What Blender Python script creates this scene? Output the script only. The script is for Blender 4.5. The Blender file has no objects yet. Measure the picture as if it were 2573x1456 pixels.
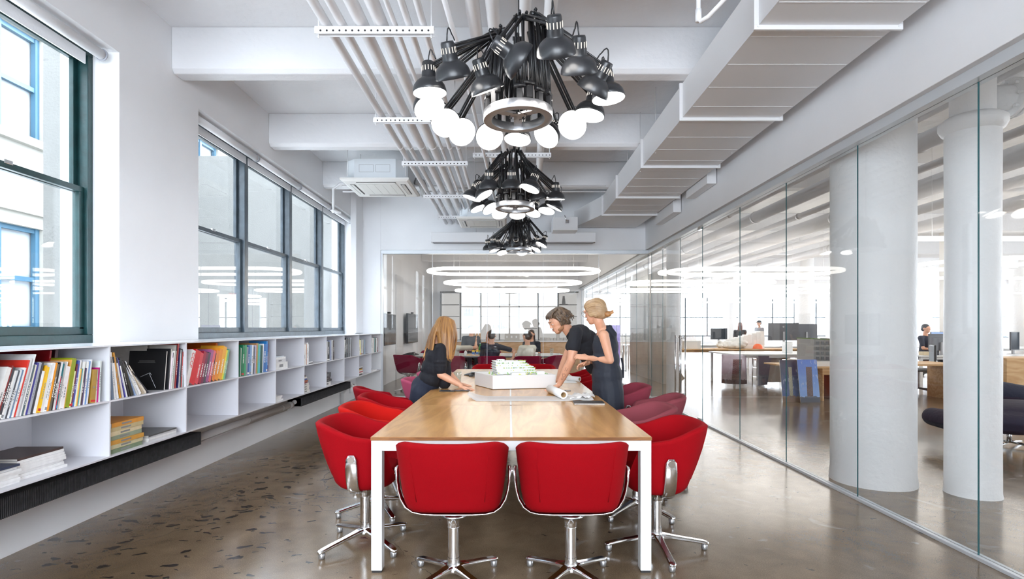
import bpy, math, random
from mathutils import Vector, Matrix, Euler, noise
sc = bpy.context.scene
COL = sc.collection
PI = math.pi
F = 1350.0          # focal length in pixels of the 2573 px wide frame
CZ = 1.35           # camera height

# ---------------------------------------------------------------- camera, world, exposure
cam_data = bpy.data.cameras.new('camera')
cam = bpy.data.objects.new('camera', cam_data)
COL.objects.link(cam)
cam.location = (0, 0, CZ)
cam.rotation_euler = (PI / 2, 0, 0)
cam_data.sensor_width = 36.0
cam_data.lens = F / 2573 * 36.0
cam_data.shift_x = 0.0025
cam_data.shift_y = 0.0377
cam_data.clip_end = 200
sc.camera = cam

sc.view_settings.view_transform = 'Standard'
sc.view_settings.look = 'None'
sc.view_settings.gamma = 1.0
sc.view_settings.use_curve_mapping = False
sc.view_settings.exposure = 0.97
sc.cycles.use_denoising = True
sc.cycles.use_adaptive_sampling = True
sc.cycles.adaptive_threshold = 0.015
sc.cycles.max_bounces = 10
sc.cycles.diffuse_bounces = 5
sc.cycles.glossy_bounces = 4
sc.cycles.transmission_bounces = 6
sc.cycles.transparent_max_bounces = 24
sc.cycles.caustics_reflective = False
sc.cycles.caustics_refractive = False
sc.cycles.sample_clamp_indirect = 4.0

world = bpy.data.worlds.new('overcast_sky')
sc.world = world
world.use_nodes = True
bg = world.node_tree.nodes['Background']
bg.inputs[0].default_value = (0.82, 0.90, 1.0, 1)
bg.inputs[1].default_value = 11.0

def portal(name, loc, rot, sx, sy):
    l = bpy.data.lights.new(name, 'AREA'); l.shape = 'RECTANGLE'; l.size = sx; l.size_y = sy
    l.cycles.is_portal = True
    o = bpy.data.objects.new(name, l); COL.objects.link(o); o.location = loc; o.rotation_euler = rot
    return o
# daylight portals in the window openings (sampling aid of the sky, they add no light)
portal('daylight_portal', (-3.3, 7.75, 2.35), (0, -PI/2, 0), 2.2, 5.2)
portal('daylight_portal', (-3.3, 0.6, 2.35), (0, -PI/2, 0), 2.2, 6.8)
portal('daylight_portal', (0, -3.6, 2.0), (PI/2, 0, 0), 5.2, 3.0)
portal('daylight_portal', (14.4, 31.9, 1.95), (-PI/2, 0, 0), 22.5, 2.3)
portal('daylight_portal', (25.9, 14.0, 1.95), (0, PI/2, 0), 2.3, 34.0)

# ---------------------------------------------------------------- materials
MATS = {}
def lin(c):
    return tuple(((x / 12.92) if x <= 0.04045 else ((x + 0.055) / 1.055) ** 2.4) for x in c)
def hexc(h):
    h = h.lstrip('#'); return lin([int(h[i:i+2], 16) / 255 for i in (0, 2, 4)])
def mat(name, col, rough=0.5, metal=0.0, emit=0.0, spec=0.5, bump=0.0, bscale=40.0, var=0.0, vscale=3.0, coat=0.0, stretch=None, aniso=0.0, sheen=0.0, sss=0.0):
    if name in MATS: return MATS[name]
    m = bpy.data.materials.new(name); m.use_nodes = True
    nt = m.node_tree; b = nt.nodes['Principled BSDF']
    if isinstance(col, str): col = hexc(col)
    b.inputs['Base Color'].default_value = (*col, 1)
    b.inputs['Roughness'].default_value = rough
    b.inputs['Metallic'].default_value = metal
    b.inputs['Specular IOR Level'].default_value = spec
    b.inputs['Coat Weight'].default_value = coat
    b.inputs['Coat Roughness'].default_value = 0.1
    if sheen: b.inputs['Sheen Weight'].default_value = sheen
    if sss:
        b.inputs['Subsurface Weight'].default_value = sss
        b.inputs['Subsurface Radius'].default_value = (0.01, 0.004, 0.002)
    if emit:
        b.inputs['Emission Color'].default_value = (*col, 1)
        b.inputs['Emission Strength'].default_value = emit
    tc = nt.nodes.new('ShaderNodeTexCoord')
    vec = tc.outputs['Object']
    if stretch:
        mp = nt.nodes.new('ShaderNodeMapping'); mp.inputs['Scale'].default_value = stretch
        nt.links.new(vec, mp.inputs[0]); vec = mp.outputs[0]
    if var:
        n = nt.nodes.new('ShaderNodeTexNoise'); n.inputs['Scale'].default_value = vscale; n.inputs['Detail'].default_value = 5
        nt.links.new(vec, n.inputs['Vector'])
        mx = nt.nodes.new('ShaderNodeMix'); mx.data_type = 'RGBA'
        mx.inputs[6].default_value = (*[max(0, c * (1 - var)) for c in col], 1)
        mx.inputs[7].default_value = (*[min(1, c * (1 + var)) for c in col], 1)
        rr = nt.nodes.new('ShaderNodeMapRange'); rr.inputs[1].default_value = 0.3; rr.inputs[2].default_value = 0.7
        nt.links.new(n.outputs[0], rr.inputs[0]); nt.links.new(rr.outputs[0], mx.inputs[0])
        nt.links.new(mx.outputs[2], b.inputs['Base Color'])
    if bump:
        n2 = nt.nodes.new('ShaderNodeTexNoise'); n2.inputs['Scale'].default_value = bscale; n2.inputs['Detail'].default_value = 4
        nt.links.new(vec, n2.inputs['Vector'])
        bp = nt.nodes.new('ShaderNodeBump'); bp.inputs['Strength'].default_value = bump; bp.inputs['Distance'].default_value = 0.01
        nt.links.new(n2.outputs[0], bp.inputs['Height']); nt.links.new(bp.outputs[0], b.inputs['Normal'])
    MATS[name] = m
    return m
def emitter(name, col, s):
    if name in MATS: return MATS[name]
    m = bpy.data.materials.new(name); m.use_nodes = True
    nt = m.node_tree; nt.nodes.clear()
    e = nt.nodes.new('ShaderNodeEmission'); e.inputs[0].default_value = (*col, 1); e.inputs[1].default_value = s
    o = nt.nodes.new('ShaderNodeOutputMaterial'); nt.links.new(e.outputs[0], o.inputs[0])
    MATS[name] = m
    return m
def glass(name, tint=(0.985, 0.995, 0.99), f0=0.045, solid=None):
    if name in MATS: return MATS[name]
    m = bpy.data.materials.new(name); m.use_nodes = True
    nt = m.node_tree; nt.nodes.clear()
    lw = nt.nodes.new('ShaderNodeLayerWeight'); lw.inputs[0].default_value = 0.5
    pw = nt.nodes.new('ShaderNodeMath'); pw.operation = 'POWER'; pw.inputs[1].default_value = 5
    nt.links.new(lw.outputs['Facing'], pw.inputs[0])
    ma = nt.nodes.new('ShaderNodeMath'); ma.operation = 'MULTIPLY_ADD'; ma.inputs[1].default_value = 1 - f0; ma.inputs[2].default_value = f0
    nt.links.new(pw.outputs[0], ma.inputs[0])
    t = nt.nodes.new('ShaderNodeBsdfTransparent'); t.inputs[0].default_value = (*tint, 1)
    g = nt.nodes.new('ShaderNodeBsdfGlossy'); g.inputs['Roughness'].default_value = 0.0
    mx = nt.nodes.new('ShaderNodeMixShader'); o = nt.nodes.new('ShaderNodeOutputMaterial')
    nt.links.new(ma.outputs[0], mx.inputs[0]); nt.links.new(t.outputs[0], mx.inputs[1]); nt.links.new(g.outputs[0], mx.inputs[2])
    nt.links.new(mx.outputs[0], o.inputs[0])
    MATS[name] = m
    return m

def floor_material():
    m = bpy.data.materials.new('polished_concrete'); m.use_nodes = True
    nt = m.node_tree; b = nt.nodes['Principled BSDF']; L = nt.links.new
    tc = nt.nodes.new('ShaderNodeTexCoord')
    def N(scale, detail=6, dist=0.0, rough=0.55, vec=None):
        n = nt.nodes.new('ShaderNodeTexNoise'); n.inputs['Scale'].default_value = scale; n.inputs['Detail'].default_value = detail
        n.inputs['Distortion'].default_value = dist; n.inputs['Roughness'].default_value = rough
        L(vec or tc.outputs['Object'], n.inputs['Vector']); return n
    def ramp(src, stops):
        r = nt.nodes.new('ShaderNodeValToRGB'); e = r.color_ramp.elements
        while len(e) < len(stops): e.new(0.5)
        for k, (p, c) in enumerate(stops):
            e[k].position = p; e[k].color = (*c, 1)
        L(src, r.inputs[0]); return r
    def mix(fac, a, c, mode='MIX'):
        x = nt.nodes.new('ShaderNodeMix'); x.data_type = 'RGBA'; x.blend_type = mode
        if hasattr(fac, 'links') or not isinstance(fac, (int, float)): L(fac, x.inputs[0])
        else: x.inputs[0].default_value = fac
        for i, v in ((6, a), (7, c)):
            if isinstance(v, tuple): x.inputs[i].default_value = (*v, 1)
            else: L(v, x.inputs[i])
        return x.outputs[2]
    big = ramp(N(0.5, 7, 0.4, 0.55).outputs[0], [(0.3, (0.135, 0.090, 0.052)), (0.5, (0.215, 0.152, 0.094)), (0.72, (0.32, 0.24, 0.160))])
    med = ramp(N(6, 6, 0.4).outputs[0], [(0.3, (0.78, 0.78, 0.78)), (0.7, (1.1, 1.1, 1.1))])
    c = mix(1.0, big.outputs[0], med.outputs[0], 'MULTIPLY')
    fine = ramp(N(160, 3, 0, 0.7).outputs[0], [(0.38, (0.78, 0.78, 0.78)), (0.62, (1.1, 1.1, 1.1)), (0.75, (1.9, 1.85, 1.8))])
    c = mix(1.0, c, fine.outputs[0], 'MULTIPLY')
    # dark adhesive flecks, denser along the window side
    mp = nt.nodes.new('ShaderNodeMapping'); mp.inputs['Scale'].default_value = (0.8, 1.7, 1)
    wob = nt.nodes.new('ShaderNodeVectorMath'); wob.operation = 'MULTIPLY_ADD'; wob.inputs[1].default_value = (0.25, 0.25, 0)
    L(N(5, 4).outputs[1], wob.inputs[0]); L(tc.outputs['Object'], wob.inputs[2]); L(wob.outputs[0], mp.inputs[0])
    vo = nt.nodes.new('ShaderNodeTexVoronoi'); vo.inputs['Scale'].default_value = 11.0; L(mp.outputs[0], vo.inputs['Vector'])
    sx = nt.nodes.new('ShaderNodeSeparateXYZ'); L(tc.outputs['Object'], sx.inputs[0])
    side = nt.nodes.new('ShaderNodeMapRange'); side.inputs[1].default_value = -0.6; side.inputs[2].default_value = -2.0
    side.inputs[3].default_value = 0.15; side.inputs[4].default_value = 0.42; L(sx.outputs[0], side.inputs[0])
    szn = nt.nodes.new('ShaderNodeMath'); szn.operation = 'MULTIPLY'
    cs = nt.nodes.new('ShaderNodeSeparateColor'); L(vo.outputs['Color'], cs.inputs[0])
    pwr = nt.nodes.new('ShaderNodeMath'); pwr.operation = 'POWER'; pwr.inputs[1].default_value = 1.3; L(cs.outputs[0], pwr.inputs[0])
    L(side.outputs[0], szn.inputs[0]); L(pwr.outputs[0], szn.inputs[1])
    lt = nt.nodes.new('ShaderNodeMath'); lt.operation = 'LESS_THAN'; L(vo.outputs['Distance'], lt.inputs[0]); L(szn.outputs[0], lt.inputs[1])
    c = mix(lt.outputs[0], c, (0.028, 0.022, 0.02))
    # pale worn patches
    pp = ramp(N(1.7, 5, 1.8, 0.5).outputs[0], [(0.64, (0, 0, 0)), (0.69, (1, 1, 1))])
    pf = nt.nodes.new('ShaderNodeMath'); pf.operation = 'MULTIPLY'; pf.inputs[1].default_value = 0.4; L(pp.outputs[0], pf.inputs[0])
    c = mix(pf.outputs[0], c, (0.34, 0.31, 0.28))
    # hairline cracks
    ck = nt.nodes.new('ShaderNodeTexVoronoi'); ck.feature = 'DISTANCE_TO_EDGE'; ck.inputs['Scale'].default_value = 0.35
    L(wob.outputs[0], ck.inputs['Vector'])
    lt2 = nt.nodes.new('ShaderNodeMath'); lt2.operation = 'LESS_THAN'; lt2.inputs[1].default_value = 0.0006; L(ck.outputs['Distance'], lt2.inputs[0])
    c = mix(lt2.outputs[0], c, (0.06, 0.05, 0.045))
    L(c, b.inputs['Base Color'])
    rg = nt.nodes.new('ShaderNodeMapRange'); rg.inputs[3].default_value = 0.12; rg.inputs[4].default_value = 0.24
    L(N(2.5, 5, 1).outputs[0], rg.inputs[0]); L(rg.outputs[0], b.inputs['Roughness'])
    b.inputs['Specular IOR Level'].default_value = 0.75
    bp = nt.nodes.new('ShaderNodeBump'); bp.inputs['Strength'].default_value = 0.05; bp.inputs['Distance'].default_value = 0.02
    L(N(3.0, 4, 0.5).outputs[0], bp.inputs['Height']); L(bp.outputs[0], b.inputs['Normal'])
    return m
def wood(name, c1, c2, scale=(1.2, 9, 9), rough=0.35, coat=0.2, boards=None):
    if name in MATS: return MATS[name]
    m = bpy.data.materials.new(name); m.use_nodes = True
    nt = m.node_tree; b = nt.nodes['Principled BSDF']; L = nt.links.new
    tc = nt.nodes.new('ShaderNodeTexCoord'); mp = nt.nodes.new('ShaderNodeMapping'); mp.inputs['Scale'].default_value = scale
    L(tc.outputs['Object'], mp.inputs[0])
    n = nt.nodes.new('ShaderNodeTexNoise'); n.inputs['Scale'].default_value = 0.8; n.inputs['Detail'].default_value = 3; n.inputs['Distortion'].default_value = 0.6
    L(mp.outputs[0], n.inputs['Vector'])
    w = nt.nodes.new('ShaderNodeMath'); w.operation = 'MULTIPLY'; w.inputs[1].default_value = 16; L(n.outputs[0], w.inputs[0])
    fr = nt.nodes.new('ShaderNodeMath'); fr.operation = 'PINGPONG'; fr.inputs[1].default_value = 1.0; L(w.outputs[0], fr.inputs[0])
    n2 = nt.nodes.new('ShaderNodeTexNoise'); n2.inputs['Scale'].default_value = 25; n2.inputs['Detail'].default_value = 3; L(mp.outputs[0], n2.inputs['Vector'])
    ad = nt.nodes.new('ShaderNodeMath'); ad.operation = 'MULTIPLY_ADD'; ad.inputs[1].default_value = 0.45; L(n2.outputs[0], ad.inputs[0])
    hl = nt.nodes.new('ShaderNodeMath'); hl.operation = 'MULTIPLY'; hl.inputs[1].default_value = 0.55; L(fr.outputs[0], hl.inputs[0]); L(hl.outputs[0], ad.inputs[2])
    r = nt.nodes.new('ShaderNodeMix'); r.data_type = 'RGBA'; r.inputs[6].default_value = (*hexc(c1), 1); r.inputs[7].default_value = (*hexc(c2), 1)
    L(ad.outputs[0], r.inputs[0])
    L(r.outputs[2], b.inputs['Base Color'])
    b.inputs['Roughness'].default_value = rough; b.inputs['Coat Weight'].default_value = coat; b.inputs['Coat Roughness'].default_value = 0.15
    MATS[name] = m
    return m

WHITE = mat('white_paint', (0.80, 0.805, 0.82), 0.55, bump=0.12, bscale=60)
WALLW = mat('wall_paint', (0.84, 0.845, 0.86), 0.6, bump=0.18, bscale=14, var=0.015, vscale=2)
CEILW = mat('painted_concrete', (0.78, 0.785, 0.80), 0.55, bump=0.9, bscale=9, var=0.02, vscale=1.2)
PIPEW = mat('white_pipe_paint', (0.80, 0.80, 0.81), 0.4, bump=0.1, bscale=25)
DUCTW = mat('duct_paint', (0.79, 0.79, 0.80), 0.42, bump=0.08, bscale=5)
SHELFW = mat('shelf_lacquer', (0.74, 0.74, 0.78), 0.3)
TRIMA = mat('brushed_trim', (0.66, 0.69, 0.72), 0.35, metal=0.35)
TEAL = mat('teal_window_paint', '#113334', 0.35, bump=0.15, bscale=30, var=0.25, vscale=12)
GREYF = mat('grey_window_paint', '#3E4A53', 0.3, bump=0.15, bscale=30, var=0.25, vscale=10)
BLUEF = mat('outside_window_paint', '#234456', 0.5)
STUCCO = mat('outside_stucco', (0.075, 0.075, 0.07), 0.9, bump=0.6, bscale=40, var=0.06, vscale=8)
CONC = mat('outside_concrete', (0.17, 0.165, 0.145), 0.9, bump=0.3, bscale=12, var=0.06, vscale=2)
BLIND = mat('outside_blind', (0.19, 0.21, 0.225), 0.8)
GLASSP = glass('partition_glass', (0.99, 0.996, 0.993), 0.03)
GLASSW = glass('window_glass', (0.98, 0.99, 0.995), 0.04)
GLASSC = glass('clear_glass', (0.93, 0.96, 0.96), 0.08)
GEDGE = mat('glass_edge', (0.03, 0.11, 0.12), 0.12)
FLOORM = floor_material()
OAK = wood('oak_veneer', '#D9A868', '#AE7A3E', scale=(4.0, 0.55, 4.0), rough=0.28, coat=0.35)
OAKE = wood('oak_edge', '#A06A36', '#6B4220', scale=(3, 30, 30), rough=0.45, coat=0.1)
PLY = wood('plywood', '#D9B88C', '#B58A56', scale=(0.8, 4, 4), rough=0.55, coat=0.0)
MAPLE = wood('maple_front', '#D8B48A', '#C09566', scale=(1.0, 5, 5), rough=0.45, coat=0.1)
POWD = mat('white_powder_coat', (0.78, 0.79, 0.79), 0.35)
ALU = mat('polished_aluminium', (0.80, 0.80, 0.81), 0.12, metal=1.0)
BRUSH = mat('brushed_steel', (0.34, 0.34, 0.35), 0.34, metal=1.0, bump=0.1, bscale=90)
BLACKM = mat('black_satin', (0.012, 0.012, 0.014), 0.35)
SHADE = mat('black_shade', (0.018, 0.019, 0.022), 0.33)
BLACKP = mat('black_plastic', (0.02, 0.02, 0.022), 0.4)
SCREEN = mat('dark_screen', (0.03, 0.04, 0.055), 0.12)
RADB = mat('black_radiator', (0.045, 0.044, 0.048), 0.6, var=0.3, vscale=30)
PAPER = mat('book_pages', (0.78, 0.76, 0.71), 0.8)
GREYP = mat('grey_plastic', (0.35, 0.35, 0.36), 0.5)
BULB = emitter('lamp_light', (1.0, 0.97, 0.93), 7.5)
SLOT = emitter('lamp_slot_light', (1.0, 0.93, 0.84), 0.6)
TUBE = emitter('ring_tube_light', (1.0, 0.94, 0.86), 4.0)
TUBE_OFFICE = emitter('office_tube_light', (1.0, 0.95, 0.89), 6.5)
LITP = emitter('backlit_panel', (1.0, 0.97, 0.94), 0.27)

# ---------------------------------------------------------------- mesh helpers
class MB:
    def __init__(s): s.v = []; s.f = []; s.m = []; s.mi = 0; s.sm = []; s.smooth = False
    def add(s, vs, fs):
        n = len(s.v); s.v += [tuple(p) for p in vs]
        for f in fs: s.f.append(tuple(i + n for i in f)); s.m.append(s.mi); s.sm.append(s.smooth)
        return s
    def box(s, x0, x1, y0, y1, z0, z1):
        return s.add([(x, y, z) for x in (x0, x1) for y in (y0, y1) for z in (z0, z1)],
                     [(0, 1, 3, 2), (4, 6, 7, 5), (0, 4, 5, 1), (2, 3, 7, 6), (0, 2, 6, 4), (1, 5, 7, 3)])
    def obox(s, c, size, rot=None):
        M = rot if rot is not None else Matrix.Identity(3)
        c = Vector(c); h = [d / 2 for d in size]
        vs = [c + M @ Vector((x * h[0], y * h[1], z * h[2])) for x in (-1, 1) for y in (-1, 1) for z in (-1, 1)]
        return s.add(vs, [(0, 1, 3, 2), (4, 6, 7, 5), (0, 4, 5, 1), (2, 3, 7, 6), (0, 2, 6, 4), (1, 5, 7, 3)])
    def prism(s, poly, axis, a, b):
        """poly: 2-D points in the two other axes (cyclic order), extruded along axis from a to b"""
        n = len(poly)
        def P(p, t): return {'x': (t, p[0], p[1]), 'y': (p[0], t, p[1]), 'z': (p[0], p[1], t)}[axis]
        vs = [P(p, a) for p in poly] + [P(p, b) for p in poly]
        fs = [tuple(range(n - 1, -1, -1)), tuple(range(n, 2 * n))] + [(i, (i + 1) % n, (i + 1) % n + n, i + n) for i in range(n)]
        return s.add(vs, fs)
    def cyl(s, p0, p1, r0, r1=None, n=16, caps=True):
        r1 = r0 if r1 is None else r1
        p0, p1 = Vector(p0), Vector(p1); d = (p1 - p0).normalized()
        u = d.orthogonal().normalized(); w = d.cross(u)
        vs = []
        for p, r in ((p0, r0), (p1, r1)):
            vs += [p + (u * math.cos(2 * PI * i / n) + w * math.sin(2 * PI * i / n)) * r for i in range(n)]
        sm = s.smooth; s.smooth = True
        s.add(vs, [(i, (i + 1) % n, (i + 1) % n + n, i + n) for i in range(n)])
        s.smooth = False
        if caps:
            k = len(s.v) - 2 * n
            s.f.append(tuple(range(k + n - 1, k - 1, -1))); s.m.append(s.mi); s.sm.append(False)
            s.f.append(tuple(range(k + n, k + 2 * n))); s.m.append(s.mi); s.sm.append(False)
        s.smooth = sm
        return s
    def tube(s, pts, r, n=8, closed=False, ry=None):
        pts = [Vector(p) for p in pts]; m = len(pts); rs = r if isinstance(r, (list, tuple)) else [r] * m
        prev = None; rings = []
        for i, p in enumerate(pts):
            a = pts[(i - 1) % m] if (i or closed) else p; b = pts[(i + 1) % m] if (i < m - 1 or closed) else p
            d = (b - a).normalized()
            if prev is None: u = d.orthogonal().normalized()
            else:
                u = prev - d * prev.dot(d)
                u = u.normalized() if u.length > 1e-6 else d.orthogonal().normalized()
            prev = u; w = d.cross(u)
            rings.append([p + (u * math.cos(2 * PI * k / n) + w * math.sin(2 * PI * k / n)) * rs[i] for k in range(n)])
        vs = [q for ring in rings for q in ring]; fs = []
        for i in range(m if closed else m - 1):
            j = (i + 1) % m
            fs += [(i * n + k, i * n + (k + 1) % n, j * n + (k + 1) % n, j * n + k) for k in range(n)]
        if not closed: fs += [tuple(range(n - 1, -1, -1)), tuple((m - 1) * n + k for k in range(n))]
        sm = s.smooth; s.smooth = True; s.add(vs, fs); s.smooth = sm
        return s
    def lathe(s, prof, c=(0, 0, 0), d=(0, 0, 1), n=24, closed=False):
        """prof: (radius, height) along direction d from c"""
        c = Vector(c); d = Vector(d).normalized(); u = d.orthogonal().normalized(); w = d.cross(u)
        vs = []
        for r, h in prof:
            vs += [c + d * h + (u * math.cos(2 * PI * i / n) + w * math.sin(2 * PI * i / n)) * max(r, 1e-5) for i in range(n)]
        fs = []; m = len(prof)
        for j in range(m if closed else m - 1):
            q = (j + 1) % m
            fs += [(j * n + i, j * n + (i + 1) % n, q * n + (i + 1) % n, q * n + i) for i in range(n)]
        sm = s.smooth; s.smooth = True; s.add(vs, fs); s.smooth = sm
        return s
    def ball(s, c, r, n=12, m=8, rot=None):
        rx, ry, rz = r if isinstance(r, (tuple, list)) else (r, r, r)
        c = Vector(c); vs = []
        for j in range(m + 1):
            t = PI * j / m
            for i in range(n):
                p = Vector((rx * math.sin(t) * math.cos(2 * PI * i / n), ry * math.sin(t) * math.sin(2 * PI * i / n), -rz * math.cos(t)))
                if j in (0, m): p.x = p.y = 0; p += Vector((math.cos(2*PI*i/n), math.sin(2*PI*i/n), 0)) * 1e-5
                vs.append(c + (rot @ p if rot is not None else p))
        fs = [(j * n + i, j * n + (i + 1) % n, (j + 1) * n + (i + 1) % n, (j + 1) * n + i) for j in range(m) for i in range(n)]
        sm = s.smooth; s.smooth = True; s.add(vs, fs)
        k = len(s.v) - n * (m + 1)
        s.f.append(tuple(k + i for i in range(n - 1, -1, -1))); s.m.append(s.mi); s.sm.append(True)
        s.f.append(tuple(k + m * n + i for i in range(n))); s.m.append(s.mi); s.sm.append(True)
        s.smooth = sm
        return s
    def capsule(s, p0, r0, p1, r1, n=14):
        p0, p1 = Vector(p0), Vector(p1); L = (p1 - p0).length
        prof = [(1e-4, -r0)] + [(r0 * math.sin(a), -r0 * math.cos(a)) for a in (0.4, 0.8, 1.2, 1.57)]
        prof += [(r1 * math.cos(a), L + r1 * math.sin(a)) for a in (0, 0.4, 0.8, 1.2)] + [(1e-4, L + r1)]
        d = (p1 - p0) if L > 1e-6 else Vector((0, 0, 1))
        s.lathe(prof, p0, d, n)
        m = len(prof); k = len(s.v) - n * m
        s.f.append(tuple(k + i for i in range(n - 1, -1, -1))); s.m.append(s.mi); s.sm.append(True)
        s.f.append(tuple(k + (m - 1) * n + i for i in range(n))); s.m.append(s.mi); s.sm.append(True)
        return s
    def loft(s, rings, close=True, cap=True):
        n = len(rings[0]); vs = [p for r in rings for p in r]; fs = []
        for j in range(len(rings) - 1):
            for i in range(n if close else n - 1):
                fs.append((j * n + i, j * n + (i + 1) % n, (j + 1) * n + (i + 1) % n, (j + 1) * n + i))
        if cap: fs += [tuple(range(n - 1, -1, -1)), tuple((len(rings) - 1) * n + i for i in range(n))]
        return s.add(vs, fs)
    def build(s, name, mats, parent=None, world=True, bevel=0, seg=2, sub=0, fix=True, loc=None):
        if not isinstance(mats, (list, tuple)): mats = [mats]
        me = bpy.data.meshes.new(name)
        vs = [Vector(p) for p in s.v]
        o = bpy.data.objects.new(name, me)
        if parent is not None:
            if world:
                W = wloc(parent); vs = [p - W for p in vs]
            o.parent = parent
        else:
            if loc is None:
                xs = [p.x for p in vs]; ys = [p.y for p in vs]; zs = [p.z for p in vs]
                loc = ((min(xs) + max(xs)) / 2, (min(ys) + max(ys)) / 2, min(zs))
            L = Vector(loc); vs = [p - L for p in vs]; o.location = L
        me.from_pydata([tuple(p) for p in vs], [], s.f)
        for m_ in mats: me.materials.append(m_)
        me.polygons.foreach_set('material_index', s.m)
        me.polygons.foreach_set('use_smooth', s.sm)
        me.update()
        if fix:
            import bmesh
            b = bmesh.new(); b.from_mesh(me); bmesh.ops.recalc_face_normals(b, faces=b.faces); b.to_mesh(me); b.free()
        COL.objects.link(o)
        if bevel:
            md = o.modifiers.new('bevel', 'BEVEL'); md.width = bevel; md.segments = seg; md.limit_method = 'ANGLE'; md.angle_limit = 0.7
        if sub:
            md = o.modifiers.new('subsurf', 'SUBSURF'); md.levels = sub; md.render_levels = sub
        return o
def wloc(o):
    W = Vector(o.location)
    while o.parent is not None: o = o.parent; W += Vector(o.location)
    return W
def tag(o, label=None, cat=None, group=None, kind=None):
    if label: o['label'] = label
    if cat: o['category'] = cat
    if group: o['group'] = group
    if kind: o['kind'] = kind
    return o
def thing(name, label, cat, loc=(0, 0, 0), rz=0.0, group=None):
    o = bpy.data.objects.new(name, None); COL.objects.link(o); o.empty_display_size = 0.1
    o.location = loc; o.rotation_euler = (0, 0, rz)
    return tag(o, label, cat, group)
def struct(name, mb, m, bevel=0, parent=None):
    o = mb.build(name, m, parent, bevel=bevel)
    if parent is None: o['kind'] = 'structure'
    return o
def copy_tree(o, parent=None):
    c = o.copy(); COL.objects.link(c)
    if parent is not None: c.parent = parent
    for ch in list(o.children): copy_tree(ch, c)
    return c
def text_mesh(name, body, size, m, parent, M4, extrude=.0006, align='LEFT'):
    cu = bpy.data.curves.new(name, 'FONT'); cu.body = body; cu.size = size; cu.extrude = extrude; cu.align_x = align
    t = bpy.data.objects.new(name, cu); COL.objects.link(t)
    dg = bpy.context.evaluated_depsgraph_get(); dg.update()
    me = bpy.data.meshes.new_from_object(t.evaluated_get(dg)); bpy.data.objects.remove(t); bpy.data.curves.remove(cu)
    me.materials.clear(); me.materials.append(m)
    o = bpy.data.objects.new(name, me); COL.objects.link(o); o.parent = parent; o.matrix_local = M4
    return o
def P(px, py, Y):
    """the point at depth Y that the photograph shows at (px, py)"""
    return Vector(((px - 1280) / F * Y, Y, CZ - (py - 825) / F * Y))
def rotz(a): return Matrix.Rotation(a, 3, 'Z')
# ================================================================= THE SETTING
XW, XG, YE, YB, YN = -2.97, 2.744, 10.45, 20.5, -3.6     # window wall, glass wall, end glass, far back wall, wall behind the camera
XO, YO = 26.0, 32.0                                       # far sides of the open office
ZC, ZG = 4.0, 2.79                                        # ceiling, top of the glass
fl = MB().box(-3.6, XO + 0.2, YN - 0.2, YO + 0.2, -0.15, 0).build('floor', FLOORM, loc=(0, 0, 0)); fl['kind'] = 'structure'
struct('ceiling', MB().box(-3.6, XO + 0.2, YN - 0.2, YO + 0.2, ZC, ZC + 0.2), CEILW)

# window wall: openings window_1 (y -1.2..4.09), window_2 (5.13..10.34)
ZS, ZT = 1.235, 3.45
m = MB()
OPEN = [(-3.2, -1.2 - 0.55), (-1.2, 4.09), (5.13, 10.34)]
m.box(XW - 0.45, XW, YN, YB, 0, ZS)
m.box(XW - 0.45, XW, YN, YB, ZT, ZC)
ys = [YN] + [v for o_ in OPEN[1:] for v in o_] + [YB]
m.box(XW - 0.45, XW, YN, OPEN[1][0], ZS, ZT); m.box(XW - 0.45, XW, OPEN[1][1], OPEN[2][0], ZS, ZT)
m.box(XW - 0.45, XW, OPEN[2][1], YB, ZS, ZT)
struct('wall_left', m, WALLW)

def window(name, y0, y1, muls, fm):
    """double-hung steel windows: y0..y1 opening, mullion centres"""
    X = -3.2; t = 0.05
    root = thing(name, None, None, (X, (y0 + y1) / 2, ZS)); root['kind'] = 'structure'
    fr = MB()
    fr.box(X - 0.09, X + 0.03, y0, y1, ZS, 1.30); fr.box(X - 0.09, X + 0.03, y0, y1, 3.40, ZT)
    fr.box(X - 0.09, X + 0.03, y0, y0 + 0.05, 1.30, 3.40); fr.box(X - 0.09, X + 0.03, y1 - 0.05, y1, 1.30, 3.40)
    for c in muls: fr.box(X - 0.09, X + 0.035, c - 0.045, c + 0.045, 1.30, 3.40)
    fr.build('window_frame', fm, root, bevel=0.004)
    edges = [y0 + 0.05] + [v for c in muls for v in (c - 0.045, c + 0.045)] + [y1 - 0.05]
    for k in range(0, len(edges), 2):
        a, b = edges[k], edges[k + 1]
        for (z0, z1, xo, nm) in ((1.30, 2.41, 0.0, 'lower_sash'), (2.365, 3.40, -0.045, 'upper_sash')):
            xs = X + xo; s = MB(); w = 0.042
            s.box(xs - 0.035, xs, a, b, z0, z0 + w * (1.4 if nm == 'lower_sash' else 1)); s.box(xs - 0.035, xs, a, b, z1 - w, z1)
            s.box(xs - 0.035, xs, a, a + w, z0 + w, z1 - w); s.box(xs - 0.035, xs, b - w, b, z0 + w, z1 - w)
            so = s.build(nm, fm, root, bevel=0.003)
            MB().box(xs - 0.022, xs - 0.016, a + w, b - w, z0 + w, z1 - w).build('pane', GLASSW, so)
            if nm == 'lower_sash':
                MB().box(xs - 0.01, xs + 0.012, (a + b) / 2 - 0.03, (a + b) / 2 + 0.03, z1 - 0.015, z1 + 0.012).build('sash_lock', ALU, so, bevel=0.003)
    return root
window('window_1', -1.2, 4.09, [0.12, 1.44, 2.76], TEAL)
window('window_2', 5.13, 10.34, [6.467, 7.78, 9.095], GREYF)

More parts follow.
